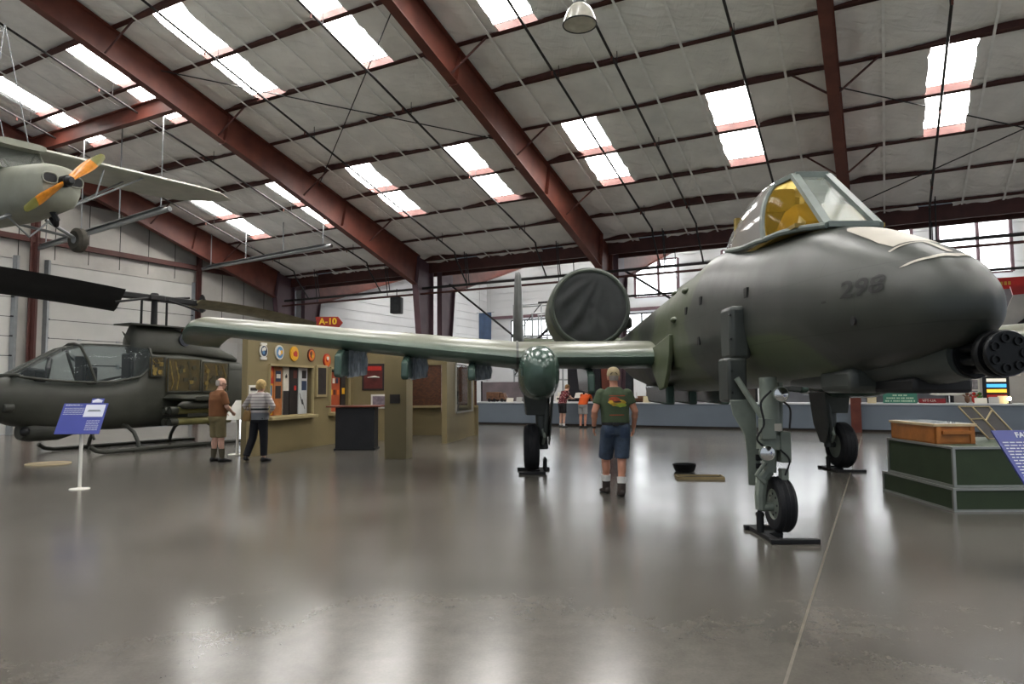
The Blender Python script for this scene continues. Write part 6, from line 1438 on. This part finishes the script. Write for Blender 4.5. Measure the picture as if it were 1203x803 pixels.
def person(loc, rz, label, J, skin, sc=1.0, build=1.0, head_yaw=0.0, head_tilt=0.0, shirt=None, sleeve=.55, hem=.93, bottom=None, leg_to=.5, shoe=None, sock=None, sock_to=.2, vox=.009, palm=((1, 0, 0), (-1, 0, 0)), hand_dir=None, group=None, boot=False, shirt_loose=.02, trousers=False):
    o = thing('person', loc, label, 'person', group, rz=rz)
    V = lambda k: Vector(J[k]) * sc
    pel, che, nek, hed = V('pelvis'), V('chest'), V('neck'), V('head')
    yaw = J.get('yaw', 0.0)
    W = build
    def torso(mb, inf=0.0, z0=-.12, zt=None, top=True):
        pr = [(pel + Vector((0, 0, -.10)), .13 * W, .11 * W), (pel, .165 * W, .125 * W), (pel.lerp(che, .35), .15 * W, .118 * W), (pel.lerp(che, .7), .165 * W, .125 * W), (che, .18 * W, .125 * W), (che.lerp(nek, .45), .165 * W, .105 * W), (che.lerp(nek, .75), .11 * W, .08 * W), (nek, .06, .06)]
        rings = [torso_ring(p, (w + inf), (d + inf), yaw) for p, w, d in pr]
        mb.loft(rings)
    b = MB(); torso(b)
    b.tube([nek - Vector((0, 0, .06)), nek, hed - Vector((0, 0, .03))], [.064, .056, .055], 12)
    T = head(b, hed, head_yaw, head_tilt, sc ** .5)
    for s, S_ in ((-1, 'L'), (1, 'R')):
        limb(b, [V('sh' + S_), V('el' + S_), V('wr' + S_)], [.052 * W, .042 * W, .028], 12)
        m_ = V('el' + S_).lerp(V('wr' + S_), .3); b.ball(m_, .044 * W, .042 * W, .05, 10, 8)
        dr = (V('wr' + S_) - V('el' + S_)) if hand_dir is None else Vector(hand_dir[0 if s < 0 else 1])
        hand(b, V('wr' + S_), dr, palm[0 if s < 0 else 1], sc ** .5)
        limb(b, [V('hp' + S_), V('kn' + S_), V('an' + S_)], [.088 * W, .058 * W, .038], 12)
        kn, an = V('kn' + S_), V('an' + S_); c_ = kn.lerp(an, .3); b.ball(c_ + Vector((0, -.012, 0)), .055 * W, .058 * W, .11, 10, 8)
        b.ball(V('hp' + S_) + Vector((0, -.02, .0)), .09 * W, .10 * W, .11, 12, 8)
    body = remeshed(b, 'body', skin, o, vox)
    eyes(T, body)
    c = MB(); torso(c, shirt_loose)
    # keep only above hem: lofted torso from the hem to the neck base
    c = MB(); pr = [(hem * sc, .175, .138), (hem * sc + .1, .172, .135), (pel.z + (che.z - pel.z) * .6, .172, .135), (che.z, .186, .138), (che.z + (nek.z - che.z) * .5, .172, .115), (che.z + (nek.z - che.z) * .78, .118, .085), (nek.z - .005, .070, .068)]
    rings = []
    for z, w, d in pr:
        k = min(1.2, max(-.4, (z - pel.z) / (che.z - pel.z))); p = pel.lerp(che, k) if z <= che.z else che.lerp(nek, (z - che.z) / (nek.z - che.z)); rings.append(torso_ring((p.x, p.y, z), w * W + shirt_loose * .4, d * W + shirt_loose * .4, yaw))
    c.loft(rings)
    for S_ in 'LR':
        a, e_ = V('sh' + S_), V('el' + S_); wr = V('wr' + S_)
        if sleeve <= 1: P2 = [a, a.lerp(e_, sleeve)]; Rr = [.066 * W, .066 * W]
        else: P2 = [a, e_, e_.lerp(wr, sleeve - 1)]; Rr = [.07 * W, .056 * W, .046 * W]
        P_, Q_ = path(P2, Rr); c.tube(P_, Q_, 14); c.ball(a - Vector((0, 0, .012)), .066 * W, seg=12, rows=8)
    sh = remeshed(c, 'shirt', shirt, o, .011, 5, .5)
    c = MB(); z_w = hem * sc + .06
    rings = []
    for z, w, d in ((pel.z - .13, .15, .125), (pel.z - .05, .178, .14), (pel.z + .02, .175, .138), (z_w, .165, .128)):
        k = (z - pel.z) / (che.z - pel.z); p = pel.lerp(che, max(0, k)); rings.append(torso_ring((p.x, p.y, z), w * W, d * W, yaw))
    c.loft(rings)
    for S_ in 'LR':
        h, k_, a_ = V('hp' + S_), V('kn' + S_), V('an' + S_)
        zt = leg_to * sc
        if zt >= k_.z: kk = (h.z - zt) / (h.z - k_.z); P2 = [h, h.lerp(k_, kk)]; Rr = [.104 * W, .094 * W]
        else: kk = (k_.z - zt) / (k_.z - a_.z); P2 = [h, k_, k_.lerp(a_, kk)]; Rr = [.106 * W, .086 * W, .070 * W]
        P_, Q_ = path(P2, Rr); c.tube(P_, Q_, 14)
        c.ball(h + Vector((0, -.025, .0)), .098 * W, .108 * W, .12, 12, 8)
    bt = remeshed(c, 'trousers' if trousers else 'shorts', bottom, o, .011, 4, .5)
    for S_ in 'LR':
        a_, t_ = V('an' + S_), V('to' + S_); k_ = V('kn' + S_)
        if sock is not None:
            up_ = a_.lerp(k_, sock_to); c = MB(); c.tube([a_ - Vector((0, 0, .02)), up_], [.046, .052 * W + .008], 14); obj('sock', c, sock, o)
        d = (t_ - a_); d.z = 0; d.normalize(); n = Vector((-d.y, d.x, 0)); base = a_.z - .085
        slope = (t_.z - base) if False else 0
        ring = []
        for q, w, h0, h1 in ((-.075, .025, .01, .06), (-.06, .038, 0, .09), (-.01, .042, 0, .105), (.05, .044, 0, .085), (.11, .05, 0, .06), (.16, .047, 0, .05), (.195, .03, .008, .035)):
            zz = base + J.get('lift' + S_, 0) * max(0, 1 - (q + .075) / .2); cc = Vector((a_.x, a_.y, zz)) + d * q * sc
            ring.append([cc + n * (w * math.cos(2 * PI * i / 12)) + Vector((0, 0, h0 + (h1 - h0) * (.5 + .5 * math.sin(2 * PI * i / 12)))) for i in range(12)])
        c = MB(); c.loft(ring)
        if boot: c.tube([a_ - Vector((0, 0, .05)), a_ + (k_ - a_).normalized() * .09], [.055, .058], 14)
        so_ = obj('boot' if boot else 'shoe', c, shoe, o, smooth=60)
        c = MB(); c.loft([[r_[i] * 1 + Vector((0, 0, 0)) if False else Vector((r_[i].x, r_[i].y, min(r_[i].z, min(p.z for p in r_) + .018))) + (r_[i] - sum(r_, Vector()) / 12) * .06 for i in range(12)] for r_ in ring]); obj('sole', c, mat('dark_sole', '#1b1917', .8), so_)
    return o, body, sh, bt, T
def bvh_of(o):
    me = o.data; return BVHTree.FromPolygons([v.co for v in me.vertices], [p.vertices[:] for p in me.polygons])
def decal(poly, target, origin, right, upv, name, mt_, parent, off=.004):
    """flat outline (x,z) printed on the cloth by projecting along right x up"""
    bv = bvh_of(target); right = Vector(right); upv = Vector(upv); dirn = upv.cross(right).normalized()    # looking direction
    me = bpy.data.meshes.new(name); bm = bmesh.new(); vs = [bm.verts.new((x, z, 0)) for x, z in poly]; bm.faces.new(vs)
    bmesh.ops.triangulate(bm, faces=bm.faces); bmesh.ops.subdivide_edges(bm, edges=bm.edges[:], cuts=3, use_grid_fill=True)
    for v in bm.verts:
        p = Vector(origin) + right * v.co.x + upv * v.co.y - dirn * .6
        hit, nrm, idx, dist = bv.ray_cast(p, dirn)
        v.co = (hit - dirn * off) if hit else (p + dirn * .5)
    bm.to_mesh(me); bm.free(); return obj(name, me, mt_, parent)
def blob(cx, cz, r, seed, n=14, sx=1.0, sz=1.0, j=.3):
    r2 = random.Random(seed); return [(cx + sx * r * (1 - j * r2.random()) * math.cos(2 * PI * i / n), cz + sz * r * (1 - j * r2.random()) * math.sin(2 * PI * i / n)) for i in range(n)]
def stand(**k):
    J = dict(pelvis=(0, 0, .95), chest=(0, .01, 1.26), neck=(0, .0, 1.48), head=(0, .03, 1.60),
             shL=(-.18, 0, 1.395), elL=(-.25, -.02, 1.13), wrL=(-.24, .08, .90), shR=(.18, 0, 1.395), elR=(.25, -.02, 1.13), wrR=(.24, .08, .90),
             hpL=(-.09, 0, .90), knL=(-.10, .02, .49), anL=(-.10, -.02, .085), toL=(-.11, .16, .02), hpR=(.09, 0, .90), knR=(.10, .02, .49), anR=(.10, -.02, .085), toR=(.11, .16, .02))
    J.update(k); return J
DENIM = mat('blue_denim', '#364252', .8, var=.22, vs=14, bump=.2, bs=90); TEE = mat('green_tee_shirt', '#3d4a33', .85, var=.12, vs=5, bump=.15, bs=14)
# man in cap, walking away ------------------------------------------------------
J = stand(pelvis=(.02, .02, .95), wrL=(-.265, .13, .92), elL=(-.275, -.02, 1.14), wrR=(.285, .10, .92), elR=(.28, -.03, 1.14), hpL=(-.08, .02, .90), knL=(-.10, .17, .50), anL=(-.09, .21, .085), toL=(-.13, .40, .02), hpR=(.11, 0, .90), knR=(.09, -.01, .49), anR=(.06, -.10, .085), toR=(.07, .10, .02))
man, body, sh, bt, T = person((1.40, 9.46, 0), R(2), 'man in tan cap, green printed shirt and denim shorts walking away under the wing', J, SKIN, 1.0, 1.08, R(-6), R(4), TEE, .62, .985, DENIM, .50, mat('brown_boot', '#2c221c', .6, var=.2, vs=9), mat('white_sock', '#c9c7c2', .85, var=.05), .42, .007, boot=True)
CAPM = mat('tan_cap', '#9c8d6c', .8, var=.1, vs=8, bump=.1, bs=40)
c = MB(); rows = [[(.088 * math.cos(2 * PI * k / 24) * q, -.005 + .108 * math.sin(2 * PI * k / 24) * q, z) for k in range(24)] for q, z in ((1.0, .02), (1.03, .045), (1.0, .08), (.86, .115), (.6, .137), (.25, .148), (.02, .149))]
for r_ in rows: 
    for i, p in enumerate(r_): r_[i] = T @ Vector(p)
c.loft(rows); cap = obj('cap', c, CAPM, man, smooth=60)
c = MB(); c.loft([[T @ Vector((x, .085 + .085 * math.sqrt(max(0, 1 - (x / .085) ** 2)) * q, .035 - .012 * q + h)) for x in [-.084 + .168 * i / 10 for i in range(11)]] for q, h in ((0, 0), (.5, .0), (1, -.008))], cap=False, closed=False); obj('brim', c, CAPM, cap)
c = MB(); c.tube([T @ Vector((.045 * math.cos(A), -.112 + .004 * math.sin(A), .035 + .03 * math.sin(A))) for A in [PI * i / 10 for i in range(11)]], .006, 6); obj('cap_opening', c, mat('cap_shadow_cloth', '#5d5340', .8), cap)
hr = MB(); hr.loft([[T @ Vector((.082 * math.cos(2 * PI * k / 20) * q, -.012 + .098 * math.sin(2 * PI * k / 20) * q - .0, z)) for k in range(12, 19)] for q, z in ((.86, -.045), (.98, -.01), (1.0, .025))], cap=False, closed=False); obj('hair', hr, mat('grey_hair', '#8a8078', .8, var=.15, vs=30), man, smooth=60)
pelz = .975
c = MB(); rings = [torso_ring((.015, .02, z), .186 * 1.0 + o_, .150 + o_, 0) for z, o_ in ((pelz - .02, .0), (pelz - .02, .006), (pelz + .02, .006), (pelz + .02, 0))]; c.loft(rings); obj('belt', c, BLACK, man)
c = MB(); c.box(-.05, .03, -.16, -.135, pelz - .03, pelz + .02); obj('belt_pouch', c, BLACK, man, bevel=.006)
c = MB(); w_ = Vector(J['wrL']); e_ = Vector(J['elL']); dd = (w_ - e_).normalized(); c.tube([w_ - dd * .025, w_ - dd * .002], .036, 14); obj('wristwatch', c, BLACK, man)
for i, (poly, mt_, nm) in enumerate([(blob(0, 0, .10, 3, 18, 1.35, .55), mat('print_yellow', '#a8892a', .8, var=.25, vs=20), 'shirt_print'), (blob(-.04, .045, .07, 5, 14, 1.3, .6), mat('print_rust', '#8c3d22', .8, var=.25, vs=20), 'shirt_print'), (blob(.05, -.035, .06, 8, 14, 1.4, .5), mat('print_lime', '#8f9d38', .8, var=.2, vs=20), 'shirt_print'), (blob(-.09, .01, .035, 11, 10, 1.2, .8), mat('print_gold', '#c29a2e', .8), 'shirt_print'), (blob(.0, .012, .028, 15, 10, 2.6, .5), mat('print_dark', '#3a2418', .8), 'shirt_print')]):
    decal(poly, sh, (.02, 0, 1.26), (1, 0, 0), (0, 0, 1), nm, mt_, sh, .003 + .0015 * i)
for i in range(10): pass
decal([(-.10, -.012), (.10, -.012), (.10, .0), (-.10, .0)], sh, (.01, 0, 1.10), (1, 0, 0), (0, 0, 1), 'shirt_caption', mat('print_rust', '#8c3d22', .8), sh, .003)
decal([(-.11, -.012), (.11, -.012), (.11, .0), (-.11, .0)], sh, (.02, 0, 1.36), (1, 0, 0), (0, 0, 1), 'shirt_caption', mat('print_rust', '#8c3d22', .8), sh, .003)
for x in (-.085, .115):
    decal([(x - .06, -.07), (x, -.085), (x + .06, -.07), (x + .06, .07), (x - .06, .07)], bt, (0, 0, .86), (1, 0, 0), (0, 0, 1), 'back_pocket', mat('dark_denim', '#2c3a4f', .8, var=.15, vs=14), bt, .003)
# older man in brown shirt -------------------------------------------------------
BRN = mat('rust_brown_polo', '#744a2b', .85, var=.12, vs=5, bump=.12, bs=14); KSH = mat('khaki_shorts', '#6f6445', .85, var=.12, vs=6, bump=.15, bs=20)
J = stand(pelvis=(0, 0, .96), chest=(0, .0, 1.27), neck=(0, .03, 1.48), head=(.0, .07, 1.60), elL=(-.25, .03, 1.13), wrL=(-.14, .22, 1.02), elR=(.25, .03, 1.13), wrR=(.12, .24, 1.02), anL=(-.12, .0, .085), toL=(-.16, .18, .02), anR=(.14, .02, .085), toR=(.22, .20, .02))
p2, body2, sh2, bt2, T2 = person((-6.12, 14.3, 0), R(-32), 'older grey haired man in brown shirt and khaki shorts standing by the helicopter', J, SKINP, 1.0, 1.08, R(-38), R(6), BRN, .85, .93, KSH, .50, mat('black_shoe', '#181614', .5), mat('dark_khaki_sock', '#4a4433', .85), .45, .009, palm=((0, 0, -1), (0, 0, -1)))
hr = MB(); hr.loft([[T2 @ Vector((.083 * math.cos(2 * PI * k / 24) * q, -.012 + .101 * math.sin(2 * PI * k / 24) * q, z)) for k in range(13, 24)] for q, z in ((.9, -.04), (1.0, -.01), (1.02, .03), (.98, .07))], cap=False, closed=False); obj('hair', hr, mat('short_grey_hair', '#a39c93', .8, var=.12, vs=40), p2, smooth=60)
for s in (-1, 1):
    g = MB(); g.tube([T2 @ Vector((s * .08, -.0, .01)), T2 @ Vector((s * .078, .06, .012)), T2 @ Vector((s * .055, .1, .01))], .004, 6); gl_ = obj('glasses_temple', g, DARK, p2)
    g = MB(); g.torus((0, 0, 0), .02, .003, 'y', 16, 5, T=T2 @ Matrix.Translation((s * .032, .10, .006))); obj('glasses_rim', g, DARK, p2)
# woman ---------------------------------------------------------------------------
def stripes():
    m = mat('striped_knit', '#c9c1bb', .85, var=0); nt = m.node_tree; tc = nt.nodes.new('ShaderNodeTexCoord'); w = nt.nodes.new('ShaderNodeTexWave'); w.bands_direction = 'Z'; w.inputs['Scale'].default_value = 5.0; w.inputs['Distortion'].default_value = .3
    r = nt.nodes.new('ShaderNodeValToRGB'); e = r.color_ramp.elements; e[0].position = .35; e[0].color = (*srgb('#a59d9a'), 1); e[1].position = .6; e[1].color = (*srgb('#cfc6c0'), 1)
    nt.links.new(tc.outputs['Object'], w.inputs[0]); nt.links.new(w.outputs['Fac'], r.inputs[0]); nt.links.new(r.outputs[0], nt.nodes['Principled BSDF'].inputs['Base Color']); return m
J = stand(pelvis=(0, 0, .93), chest=(0, .01, 1.23), neck=(.0, .02, 1.43), head=(0, .06, 1.555), shL=(-.165, 0, 1.37), elL=(-.33, -.03, 1.14), wrL=(-.20, .09, 1.00), shR=(.165, 0, 1.37), elR=(.33, -.03, 1.13), wrR=(.20, .09, 1.0), hpL=(-.085, 0, .88), hpR=(.085, 0, .88), knL=(-.13, -.02, .48), anL=(-.19, -.16, .10), toL=(-.26, .02, .02), knR=(.10, .02, .48), anR=(.12, .0, .085), toR=(.16, .18, .02), liftL=.03)
p3, body3, sh3, bt3, T3 = person((-5.25, 14.28, 0), R(-12), 'blonde woman in pale striped top and black trousers with hands on hips', J, SKINP, 1.0, .98, R(-10), R(8), stripes(), 1.55, .86, mat('black_trousers', '#15151a', .8, var=.15), .12, mat('black_trainer', '#1d1c1d', .6), None, .2, .009, palm=((1, 0, 0), (-1, 0, 0)), trousers=True, hand_dir=((.7, .5, -.3), (-.7, .5, -.3)))
hr = MB(); hr.ball((0, -.018, .035), .094, .112, .104, 18, 12, T=T3); hr.ball((0, -.07, -.02), .075, .055, .075, 14, 10, T=T3)
for s in (-1, 1): hr.ball((s * .068, -.03, -.01), .032, .06, .065, 12, 8, T=T3)
remeshed(hr, 'hair', mat('blonde_hair', '#bfa26a', .7, var=.2, vs=30, bump=.4, bs=60), p3, .009, 2)
c = MB(); c.loft([torso_ring((0, .01, z), .176 + o_, .142 + o_, 0) for z, o_ in ((1.055, 0), (1.055, .008), (1.095, .008), (1.095, 0))]); obj('waist_belt', c, BLACK, p3)
c = MB(); c.loft([torso_ring((0, .005, z), .182 + o_, .146 + o_, 0) for z, o_ in ((.86, 0), (.86, .006), (1.0, .002), (1.0, -.004))]); obj('grey_hem', c, mat('grey_jersey', '#77787b', .85, var=.08), p3)
o = thing('handbag', (-5.47, 14.2, .93), 'tan handbag at the left hip of the blonde woman', 'bag', rz=R(-15))
m = MB(); m.loft([[(x * q, -.04 * q2, z), (x * q, .04 * q2, z), (-x * q, .04 * q2, z), (-x * q, -.04 * q2, z)] for x, q, q2, z in ((.085, .9, .8, -.10), (.09, 1, 1, -.06), (.085, .95, .8, .06), (.07, .9, .35, .12))]); obj('bag_body', m, mat('tan_leather', '#8a6a3c', .6, var=.15, vs=7), o, bevel=.015)
m = MB(); m.tube([(-.05, 0, .11), (-.03, .01, .20), (.03, .01, .20), (.05, 0, .11)], .008, 6); obj('handle', m, MATS['tan_leather'], o)
# visitors at the counter ------------------------------------------------------------
def floral():
    m = mat('red_floral_cloth', '#6e2226', .85, var=0); nt = m.node_tree; tc = nt.nodes.new('ShaderNodeTexCoord'); v = nt.nodes.new('ShaderNodeTexVoronoi'); v.inputs['Scale'].default_value = 16
    r = nt.nodes.new('ShaderNodeValToRGB'); r.color_ramp.interpolation = 'CONSTANT'; e = r.color_ramp.elements; e[0].position = 0; e[0].color = (*srgb('#b9a3a0'), 1); e[1].position = .28; e[1].color = (*srgb('#6e1f25'), 1); a = e.new(.62); a.color = (*srgb('#33181f'), 1)
    nt.links.new(tc.outputs['Object'], v.inputs['Vector']); nt.links.new(v.outputs['Distance'], r.inputs[0]); nt.links.new(r.outputs[0], nt.nodes['Principled BSDF'].inputs['Base Color']); return m
J = stand(chest=(0, .10, 1.24), neck=(0, .19, 1.44), head=(0, .26, 1.54), shL=(-.17, .14, 1.38), shR=(.17, .14, 1.38), elL=(-.24, .26, 1.13), wrL=(-.14, .44, 1.12), elR=(.24, .26, 1.13), wrR=(.1, .46, 1.12))
pf = BP(.98, 10.12, 0)
p4, b4, s4, t4, T4 = person(tuple(pf), R(-58), 'visitor in red floral shirt and black shorts leaning over the far counter', J, SKINP, .97, 1.0, 0, R(28), floral(), .6, .93, mat('black_shorts', '#1a1719', .85, var=.1), .55, mat('grey_trainer', '#55575a', .6), mat('white_sock', '#c9c7c2', .85), .15, .010, palm=((0, 0, -1), (0, 0, -1)))
hr = MB(); hr.ball((0, -.02, .04), .09, .105, .095, 16, 12, T=T4); hr.ball((0, -.065, -.02), .07, .045, .06, 12, 8, T=T4); remeshed(hr, 'hair', mat('light_brown_hair', '#7d5c35', .7, var=.2, vs=30, bump=.4, bs=60), p4, .010, 2)
J = stand(chest=(0, .18, 1.20), neck=(0, .36, 1.34), head=(0, .45, 1.40), shL=(-.17, .28, 1.31), shR=(.17, .28, 1.31), elL=(-.22, .42, 1.10), wrL=(-.14, .58, 1.10), elR=(.22, .42, 1.10), wrR=(.12, .6, 1.10))
pf = BP(1.12, 9.22, 0)
p5, b5, s5, t5, T5 = person(tuple(pf), R(-30), 'visitor in orange shirt and grey shorts bent over the far counter', J, SKIN, .93, .98, 0, R(35), mat('orange_tee_shirt', '#c24e14', .85, var=.12, vs=5), .6, .93, mat('light_grey_shorts', '#8b8a88', .85, var=.1), .55, mat('dark_trainer', '#2a2a2c', .6), None, .15, .010, palm=((0, 0, -1), (0, 0, -1)))
hr = MB(); hr.ball((0, -.015, .045), .088, .104, .09, 16, 12, T=T5); remeshed(hr, 'hair', mat('dark_brown_hair', '#3a2a1c', .7, var=.2, vs=30), p5, .010, 2)
o = thing('paper_map', tuple(BP(.30, 9.75, 1.1)), 'white leaflet held over the counter by the visitor in floral shirt', 'leaflet', rz=-TH)
m = MB(); m.loft([[(-.16, 0, 0), (.0, -.03, .0), (.16, 0, 0)], [(-.15, .14, .20), (.0, .11, .21), (.15, .14, .20)]], cap=False, closed=False); m.loft([[(-.16, 0.004, 0), (.0, -.026, .0), (.16, 0.004, 0)], [(-.15, .144, .20), (.0, .114, .21), (.15, .144, .20)]], cap=False, closed=False); obj('sheet', m, c_w, o)
# ================================================================== pipes, heaters and lamps under the roof
def up(a, z): return z
def sprinkler(t, a0, a1, label):
    o = thing('sprinkler_pipe', tuple(BP(a0, t, HE + SL * a0 - .35)), label, 'pipe', 'black sprinkler pipes under the roof')
    P_ = lambda a, d=-.35: BP(a, t, HE + SL * a + d)
    m = MB(); m.cyl(P_(a0), P_(a1), .032, seg=8); obj('pipe', m, BLACKPIPE, o, world=True)
    for k in range(int((a1 - a0) / 3.55) + 1):
        a = a0 + .9 + 3.55 * k
        if a > a1: break
        m = MB(); m.cyl(P_(a), P_(a, .05), .010, seg=6); obj('hanger', m, BLACKPIPE, o, world=True)
        m = MB(); m.cyl(P_(a + .4), P_(a + .4, -.47), .022, seg=8); obj('sprinkler_head', m, RED, o, world=True)
    m = MB(); m.tube([P_(a0), BP(a0 - .1, t, HE + SL * a0 - .6), BP(.6, t, 5.88)], .032, 8); obj('drop_pipe', m, BLACKPIPE, o, world=True)
desc = {23.6: 'left of the hanging light aeroplane', 19.2: 'over the hanging light aeroplane', 14.6: 'crossing the upper left skylights', 6.3: 'right of the tall red rafter, over the engine cover', 4.75: 'passing behind the hanging bay lamp', 2.0: 'over the jet canopy', -2.15: 'over the jet nose at the right', 10.9: 'just left of the tall red rafter'}
for t, d in desc.items(): sprinkler(t, 1.6 if t not in (-2.15,) else .9, 26, 'black sprinkler pipe ' + d)
def long_pipe(a, z, t0, t1, r, label, mt_, hang=True):
    o = thing('main_pipe', tuple(BP(a, (t0 + t1) / 2, z)), label, 'pipe', 'long pipes along the eave')
    m = MB(); m.cyl(BP(a, t0, z), BP(a, t1, z), r, seg=10); obj('pipe', m, mt_, o, world=True)
    t = t0 + 1.3
    while t < t1:
        m = MB(); m.cyl(BP(a, t, z), BP(a + .25, t, HE + SL * abs(a)), .018, seg=6); obj('hanger', m, BLACKPIPE, o, world=True)
        t += 4.2
long_pipe(.6, 5.88, -12, 25.2, .055, 'upper of two long pipes along the eave, black', BLACKPIPE); long_pipe(.75, 5.62, -12, 25.2, .045, 'lower of two long pipes along the eave, rusty brown', REDD); long_pipe(-.9, 5.1, -12, 12, .045, 'lowest long pipe along the eave behind the columns', BLACKPIPE)
def heater(a, t0, t1, z0, z1, label, elbow=False):
    o = thing('heater_tube', tuple(BP(a, (t0 + t1) / 2, z0)), label, 'heater', 'grey heater tubes hung from the roof')
    pts = [BP(a, t1, z1), BP(a, t0, z0)]
    if elbow: pts += [BP(a, t0 + .25, z0 - .15), BP(a, t0 + .3, z0 - 1.0)]
    m = MB(); m.tube(pts, .075, 12); obj('tube', m, GREYPIPE, o, world=True)
    m = MB(); q0, q1 = BP(a, t1 + .3, z1 + .09), BP(a, t0 - .3, z0 + .09); m.bar(q0, q1, .24, .02); obj('reflector', m, GREYPIPE, o, world=True)
    for k in range(4):
        p = BP(a, t1 + (t0 - t1) * (.06 + .29 * k), z1 + (z0 - z1) * (.06 + .29 * k)); 
        m = MB(); m.cyl(p + Vector((0, 0, .05)), Vector((p.x, p.y, HE + SL * a)), .022, seg=6); obj('hanger', m, GREYPIPE, o, world=True)
heater(5.0, 25.6, 18.1, 6.85, 7.1, 'grey heater tube near the door wall, left of the second red rafter'); heater(11.6, 25.9, 18.6, 6.6, 7.1, 'grey heater tube beneath the wheel of the hanging light aeroplane', True)
# cross bracing rods
def rod(t0, a0, t1, a1, label):
    o = MB(); o.cyl(BP(a0, t0, HE + SL * a0 - .12), BP(a1, t1, HE + SL * a1 - .12), .016, seg=6)
    m = obj('bracing_rod', o, DARK); tag(m, label, 'rod', 'bracing rods under the roof')
rod(16.9, 13.2, 8.5, 7.0, 'thin bracing rod falling right between the two left rafters'); rod(8.5, 13.2, 16.9, 7.0, 'thin bracing rod falling left between the two left rafters'); rod(.1, 1.0, -8.3, 7.0, 'thin bracing rod rising right above the jet nose'); rod(.1, 7.0, -8.3, 1.0, 'thin bracing rod falling right above the jet nose')
# hanging high bay lamp
def bay_lamp(x, y, z, label):
    o = thing('bay_lamp', (x, y, z), label, 'lamp')
    m = MB(); m.lathe([(.225, 0), (.232, .0), (.20, .12), (.16, .21), (.10, .27), (.06, .29), (.055, .285), (.095, .265), (.15, .20), (.19, .115)], 36); sh = obj('shade', m, mat('ribbed_acrylic_shade', '#cfcabb', .2, var=.12, vs=9, trans=.25), o, smooth=60)
    m = MB(); m.torus((0, 0, .0), .228, .010, 'z', 36, 6); obj('rim', m, DARK, sh)
    m = MB(); m.lathe([(.06, .28), (.09, .30), (.09, .44), (.06, .47), (.02, .48)], 20); obj('ballast', m, GREYPIPE, o)
    m = MB(); m.cyl((0, 0, .47), (0, 0, 2.2), .010, seg=6); obj('cord', m, DARK, o)
    m = MB(); m.ball((0, 0, .17), .05, .05, .09, 12, 8); obj('bulb', m, mat('frosted_bulb', '#e6e2d6', .3, var=0), o)
bay_lamp(.95, 9.0, 6.39, 'clear domed bay lamp hanging at the top of the view')
# speaker on the booth column line, security lamp on a column
o = thing('loudspeaker', tuple(BP(1.0, 18.0, 4.8)), 'black loudspeaker hanging left of the column behind the booth', 'speaker', rz=R(-10))
m = MB(); m.box(-.24, .24, -.2, .2, 0, .72); obj('cabinet', m, BLACK, o, bevel=.03)
m = MB(); m.cyl((0, -.205, .25), (0, -.215, .25), .15, seg=20); obj('woofer', m, DARK, o); m = MB(); m.cyl((0, -.205, .55), (0, -.215, .55), .06, seg=16); obj('tweeter', m, DARK, o)
m = MB(); m.cyl((0, 0, .72), (0, 0, 1.1), .02, seg=8); obj('bracket', m, DARK, o)
o = thing('flood_lamp', tuple(BP(5.0, 25.6, 5.0)), 'cluster of small flood lamps on the column at the door wall', 'lamp', rz=R(-20))
for k in range(3):
    m = MB(); m.lathe([(.05, -.12), (.10, -.02), (.13, .06), (.12, .08)], 16, T=Matrix.Translation((.15 + .2 * (k % 2), -.1, .25 * k)) @ Matrix.Rotation(R(90 - 12 * k), 4, 'X')); obj('lamp_head', m, DARK, o)
m = MB(); m.bar((0, 0, -.1), (0, 0, .7), .08, .08); obj('bracket', m, DARK, o)
